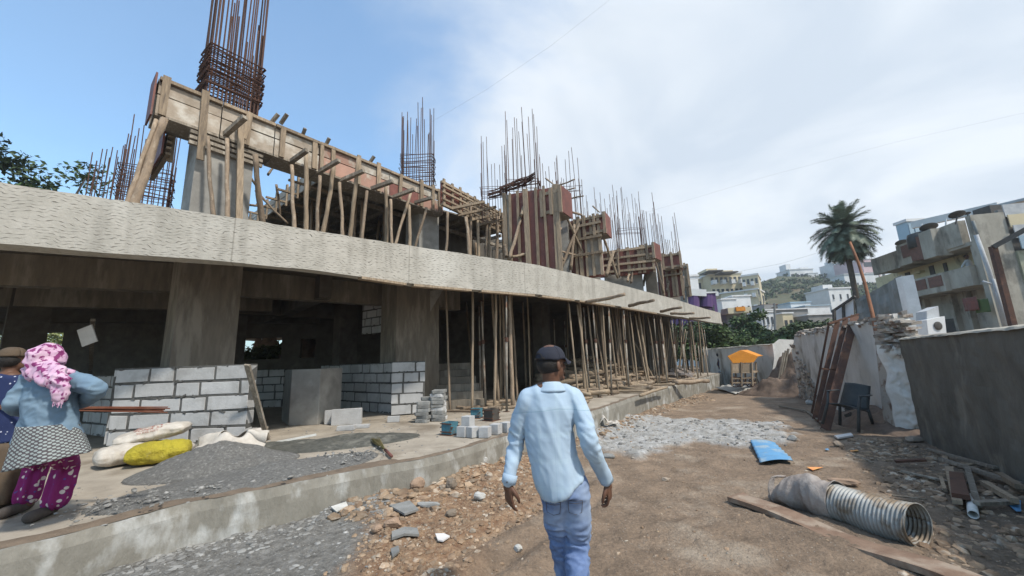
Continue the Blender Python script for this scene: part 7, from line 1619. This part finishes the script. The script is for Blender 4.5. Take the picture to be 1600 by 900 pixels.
hand(WL[-1], V((1, .3, -.1)), V((0, -.2, -1)), .9, 1, 1.3); hand(WR[-1], V((-1, .3, -.1)), V((0, -.2, -1)), .9, -1, 1.3)
fuse(q, .007, 'body', 'skin', WO, smooth_it=4)
q = MB(); q.limb([Q(78, 583), Q(78, 592), Q(78, 615), Q(78, 640), Q(76, 662), Q(74, 686)], [(.12, .08), (.18, .09), (.20, .115), (.182, .12), (.20, .135), (.235, .16)], 34, ends=False)
q.limb([Q(47, 598), Q(33, 617, -.03), Q(23, 632, -.05), Q(32, 639, .08), Q(42, 641, .18)], [.075, .070, .060, .054, .045], 20); q.limb([Q(108, 594), Q(133, 600, -.01), Q(151, 608, -.02), Q(140, 620, .12), Q(124, 630, .22)], [.075, .068, .060, .054, .045], 20)
q.limb([Q(47, 595), Q(78, 588), Q(108, 592)], [.07, .08, .07], 16)
fuse(q, .011, 'shirt', 'denim_shirt', WO, lambda c, n: .012*(1-abs(noise.noise(V((c.x*5+c.z*3, c.y*5, c.z*10)))*2.5))+.006*(1-abs(noise.noise(V((c.x*16, c.y*14, c.z*22)))*2.4)), 3)
q = MB()
def kur(u, v):
    a = u*2*math.pi; t = v; c = Q(75-3*t+(6*t), 668+52*t); w = .205+.06*t; fl = 1+.05*t*math.sin(a*6+1)+.03*t*math.sin(a*11)
    z = c.z+.03*(1-t)+.05*t*math.cos(a-.2); return V((c.x+math.cos(a)*w*fl, c.y+math.sin(a)*(.155+.06*t)*fl, z))
q.grid(kur, 72, 20); q.uv = [(i/71*1.7, j/19*.40) for j in range(20) for i in range(72)]; q.build('kurta', 'oval_print', WO, smooth=True, thick=.005)
q = MB(); q.limb([LL[0]+V((0, 0, .05)), LL[0].lerp(LL[1], .5), LL[1]+V((-.02, 0, 0)), LL[1].lerp(LL[2], .5)+V((-.03, 0, 0)), LL[2]+V((-.03, 0, .06))], [.095, .088, .082, .082, .086], 24); q.limb([LR[0]+V((0, 0, .05)), LR[0].lerp(LR[1], .5), LR[1], LR[1].lerp(LR[2], .5), LR[2]+V((0, 0, .06))], [.095, .092, .086, .088, .092], 24)
fuse(q, .012, 'trousers', 'floral_trousers', WO, lambda c, n: .011*math.sin(math.atan2(n.y, n.x)*7+c.z*5)+.006*noise.noise(V((c.x*9, c.y*9, c.z*14))), 2)
for f_ in (LL[2], LR[2]): MB().limb([V((f_.x+.0, f_.y-.17, PZ+.05)), V((f_.x-.04, f_.y+.0, PZ+.05)), V((f_.x-.12, f_.y+.10, PZ+.035))], [(.055, .05), (.055, .045), (.045, .03)], 14, side=(1, 0, 0)).build('shoe', 'shoe', WO, smooth=True)
q = MB(); q.ell(hd+V((0, -.012, .012)), (.108, .118, .122), 30); q.ell(hd+V((.01, -.06, -.07)), (.095, .075, .075), 22); q.limb([hd+V((-.06, -.05, -.08)), Q(60, 585, -.05), Q(52, 590, .02)], [.05, .06, .04], 14); q.limb([hd+V((.06, -.05, -.08)), Q(96, 586, -.05), Q(104, 592, .02)], [.05, .065, .04], 14)
q.limb([hd+V((.02, -.09, -.06)), Q(88, 590, -.14), Q(92, 610, -.155), Q(94, 624, -.15)], [(.075, .035), (.085, .032), (.070, .025), (.05, .018)], 20)
SCF = fuse(q, .009, 'headscarf', 'scarf', WO, lambda c, n: .016*(1-abs(noise.noise(V((c.x*9+c.z*7, c.y*9, c.z*11)))*2.8))+.007*(1-abs(noise.noise(V((c.x*24, c.y*24, c.z*14)))*2.6)), 1)
q = MB()
for k in range(16): b0 = Q(84+k*1.1, 620, -.17); q.tube([b0, b0+V((rnd(-.02, .02), -.005, -rnd(.03, .10)))], [.004, .002], 4)
q.build('fringe', 'scarf', SCF)
# second carrier at the left edge
YP = 3.95; Q2 = lambda px, py, dy=0: at(px, py, YP+dy); f2 = gp(8, 765, PZ)
P2O = thing('person', 'person in cap and navy dotted top behind the woman at the left edge', 'person', (Q2(8, 700).x, YP, PZ)); q = MB(); h2 = Q2(18, 562); d2 = Rh2 = Matrix.Rotation(-.7, 3, 'Z')
q.ell(h2, (.078, .095, .105), 20); q.ell(h2+V((.03, .05, -.05)), (.055, .055, .065), 16); q.limb([h2+V((.05, .08, 0)), h2+V((.065, .11, -.03))], [.01, .014], 8); q.limb([h2-V((0, 0, .05)), Q2(12, 592)], [.05, .06], 14)
q.limb([Q2(8, 592), Q2(4, 650), Q2(4, 700)], [(.14, .09), (.15, .1), (.14, .1)], 18); AL2 = [Q2(-24, 600), Q2(-45, 640), Q2(-20, 642, .2), Q2(-8, 640, .28)]; AR2 = [Q2(32, 600), Q2(46, 632, .05), Q2(34, 640, .2), Q2(20, 640, .3)]
for A_ in (AL2, AR2): q.limb(A_, [.044, .036, .027, .022], 12)
hand(AL2[-1], V((1, .3, -.1)), V((0, -.2, -1)), .9, 1, 1.3); hand(AR2[-1], V((-1, .3, -.1)), V((0, -.2, -1)), .9, -1, 1.3)
cx2 = Q2(4, 700).x
for sg in (-.11, .11): MB().limb([V((cx2+sg, YP-.07, PZ+.05)), V((cx2+sg, YP+.05, PZ+.05)), V((cx2+sg, YP+.16, PZ+.04))], [(.052, .05), (.052, .045), (.045, .03)], 12, side=(1, 0, 0)).build('shoe', 'shoe', P2O, smooth=True); q.limb([V((cx2+sg, YP, Q2(4, 700).z)), V((cx2+sg, YP, PZ+.45)), V((cx2+sg, YP, PZ+.08))], [.08, .055, .036], 12); q.limb([V((cx2+sg, YP-.05, PZ+.045)), V((cx2+sg, YP+.13, PZ+.035))], [(.04, .04), (.04, .03)], 12)
fuse(q, .009, 'body', 'skin', P2O, smooth_it=3)
q = MB(); q.limb([Q2(10, 584), Q2(8, 596), Q2(5, 640), Q2(3, 680), Q2(3, 696)], [(.11, .08), (.19, .1), (.20, .125), (.21, .13), (.22, .14)], 28, ends=False)
for A_ in (AL2, AR2): q.limb(A_[:3], [.066, .056, .045], 16)
fuse(q, .013, 'top', 'navy_print', P2O, lambda c, n: .008*noise.noise(c*10), 2)
q = MB(); q.grid(lambda u, v: V((cx2+math.cos(u*6.2832)*(.22+.05*v), YP+math.sin(u*6.2832)*(.15+.06*v), Q2(3, 690).z+(PZ+.10-Q2(3, 690).z)*v))*1+V((.02*math.sin(u*50)*v, 0, 0)), 60, 10); q.build('skirt', 'tan_cloth', P2O, smooth=True, thick=.005)
q = MB(); q.grid(lambda u, v: h2+V((0, 0, .03))+V((math.cos(u*6.2832)*.088*math.cos(v*1.5)**.7, math.sin(u*6.2832)*.105*math.cos(v*1.5)**.7, .095*math.sin(v*1.5))), 33, 10); q.grid(lambda u, v: h2+V((0, 0, .035))+V((math.sin((u-.5)*2.2)*.09, .04+math.cos((u-.5)*2.2)*.09*(1+.7*v), -.02*v)), 17, 6); q.build('cap', 'tan_cloth', P2O, smooth=True, thick=.004)
MB().ell(h2+V((0, -.015, -.01)), (.082, .092, .08), 18).build('hair', 'hair', P2O, smooth=True)
# the rods they carry
rb = random.Random(5)
for i in range(9):
    e = at(262+rb.uniform(-8, 4), 636+(i % 3)*2.2+(4 if i > 4 else 0), YW+.28+rb.uniform(-.03, .03)); s = at(-70, 634+rb.uniform(-3, 3)+(2 if i > 4 else 0), YW+.46); m_ = s.lerp(e, .5)-V((0, 0, .012))
    tag(MB().tube([s, m_, e], .0055, 6).build('steel_rod', 'rebar_red', None), 'thin rusty steel rod in the bundle carried by the woman', 'rod', 'steel rods carried by the woman')
# ---------------- far worker
Y3 = 26.2; Q3 = lambda px, py, dy=0: at(px, py, Y3+dy); WK = thing('person', 'distant worker in blue with a dark head cloth standing near the far wall', 'person', (Q3(1127, 590).x, Y3, -.55)); q = MB(); h3 = Q3(1122, 555)
zf3 = -.55; cx3 = Q3(1126, 575).x
q.ell(h3, (.085, .1, .12), 14); q.limb([h3-V((0, 0, .08)), Q3(1124, 561)], [.055, .06], 10); q.limb([Q3(1126, 561), Q3(1127, 575)], [(.15, .1), (.13, .1)], 14); q.limb([Q3(1129, 562), Q3(1134, 560, -.1), Q3(1138, 558, -.2)], [.05, .04, .03], 10); q.limb([Q3(1123, 562), Q3(1121, 569, -.1), Q3(1124, 575, -.15)], [.05, .04, .03], 10)
for sg in (-.1, .1): q.limb([V((cx3+sg, Y3, .25)), V((cx3+sg*1.2, Y3, zf3+.5)), V((cx3+sg*1.4, Y3, zf3+.05)), V((cx3+sg*1.5, Y3-.15, zf3+.04))], [.09, .06, .045, .04], 10)
fuse(q, .02, 'body', 'skin', WK, smooth_it=2)
q = MB(); q.limb([Q3(1126, 560.5), Q3(1126, 566), Q3(1127, 576)], [(.19, .13), (.20, .14), (.17, .13)], 16); q.limb([Q3(1129, 562), Q3(1134, 560, -.1)], [.075, .06], 10); q.build('shirt', 'navy_print', WK, smooth=True)
q = MB()
for sg in (-.1, .1): q.limb([V((cx3+sg, Y3, .3)), V((cx3+sg*1.2, Y3, zf3+.5)), V((cx3+sg*1.4, Y3, zf3+.1))], [.12, .10, .09], 12)
q.build('trousers', 'denim_shirt', WK, smooth=True); MB().ell(h3+V((0, 0, .03)), (.12, .13, .12), 12).build('head_cloth', 'cap_black', WK, smooth=True)

# ---------------- tell repeats apart by their order where only that differs
ORD = ['first', 'second', 'third', 'fourth', 'fifth', 'sixth', 'seventh', 'eighth', 'ninth', 'tenth', 'eleventh', 'twelfth', 'thirteenth', 'fourteenth', 'fifteenth', 'sixteenth', 'seventeenth', 'eighteenth', 'nineteenth', 'twentieth', 'twenty-first', 'twenty-second']
bpy.context.view_layer.update()
def px_of(o):
    p = o.matrix_world.translation-ORG; return p.dot(RT)/p.dot(f0)
for grp, pat in (('poles under the long edge formwork', '%s knotty timber pole from the left in the row propping the long edge formwork'), ('poles under the shorter formwork', '%s timber pole from the left under the shorter pale formwork'),
                 ('timber poles under the slab', '%s timber pole from the left among the steel props under the slab'), ('steel props along the open side', '%s steel prop from the left holding up the floor edge'),
                 ('trees beyond the far wall', '%s bushy tree from the left in the belt beyond the far boundary wall'), ('timber scraps below the dark grey wall', '%s weathered timber scrap from the left below the dark grey wall'),
                 ('timber ends above the red shutters', '%s timber end from the left sticking out above the red shutters'), ('poles sticking out below the floor edge', '%s loose pole from the left sticking out below the floor edge'),
                 ('bushes behind the building', '%s bush from the left seen through the far ground-storey openings'), ('stirrup bundles above the nearest red shutter', '%s stirrup bundle from the left on the bars above the nearest red shutter'),
                 ('canopies over the cream apartment roof', '%s thin dark canopy from the left over the cream apartment block'), ('bunched reddish poles under the slab', '%s reddish pole from the left in the bunch under the far slab')):
    L_ = sorted([o for o in S.objects if o.get('group') == grp and o.parent is None], key=px_of)
    for o, w in zip(L_, ORD): o['label'] = pat % w
# ---------------------------------------------------------------- thin haze of the air
hm = bpy.data.materials.new('haze'); hm.use_nodes = True; T = hm.node_tree; T.nodes.clear()
o_ = nn(T, 'ShaderNodeOutputMaterial'); pv_ = nn(T, 'ShaderNodeVolumePrincipled'); pv_.inputs['Color'].default_value = (.86, .92, 1, 1); pv_.inputs['Density'].default_value = .0008; pv_.inputs['Anisotropy'].default_value = .3; T.links.new(pv_.outputs[0], o_.inputs['Volume'])
q = MB().box((0, 0, 0), (1, 1, 1)); hz_ = q.build('haze', None, None, origin=V((0, 0, 0))); hz_.data.materials.append(hm); hz_.location = (0, 650, 31); hz_.scale = (1700, 1950, 76)
tag(hz_, 'thin pale haze in the air over the whole scene', 'haze', None, 'stuff')
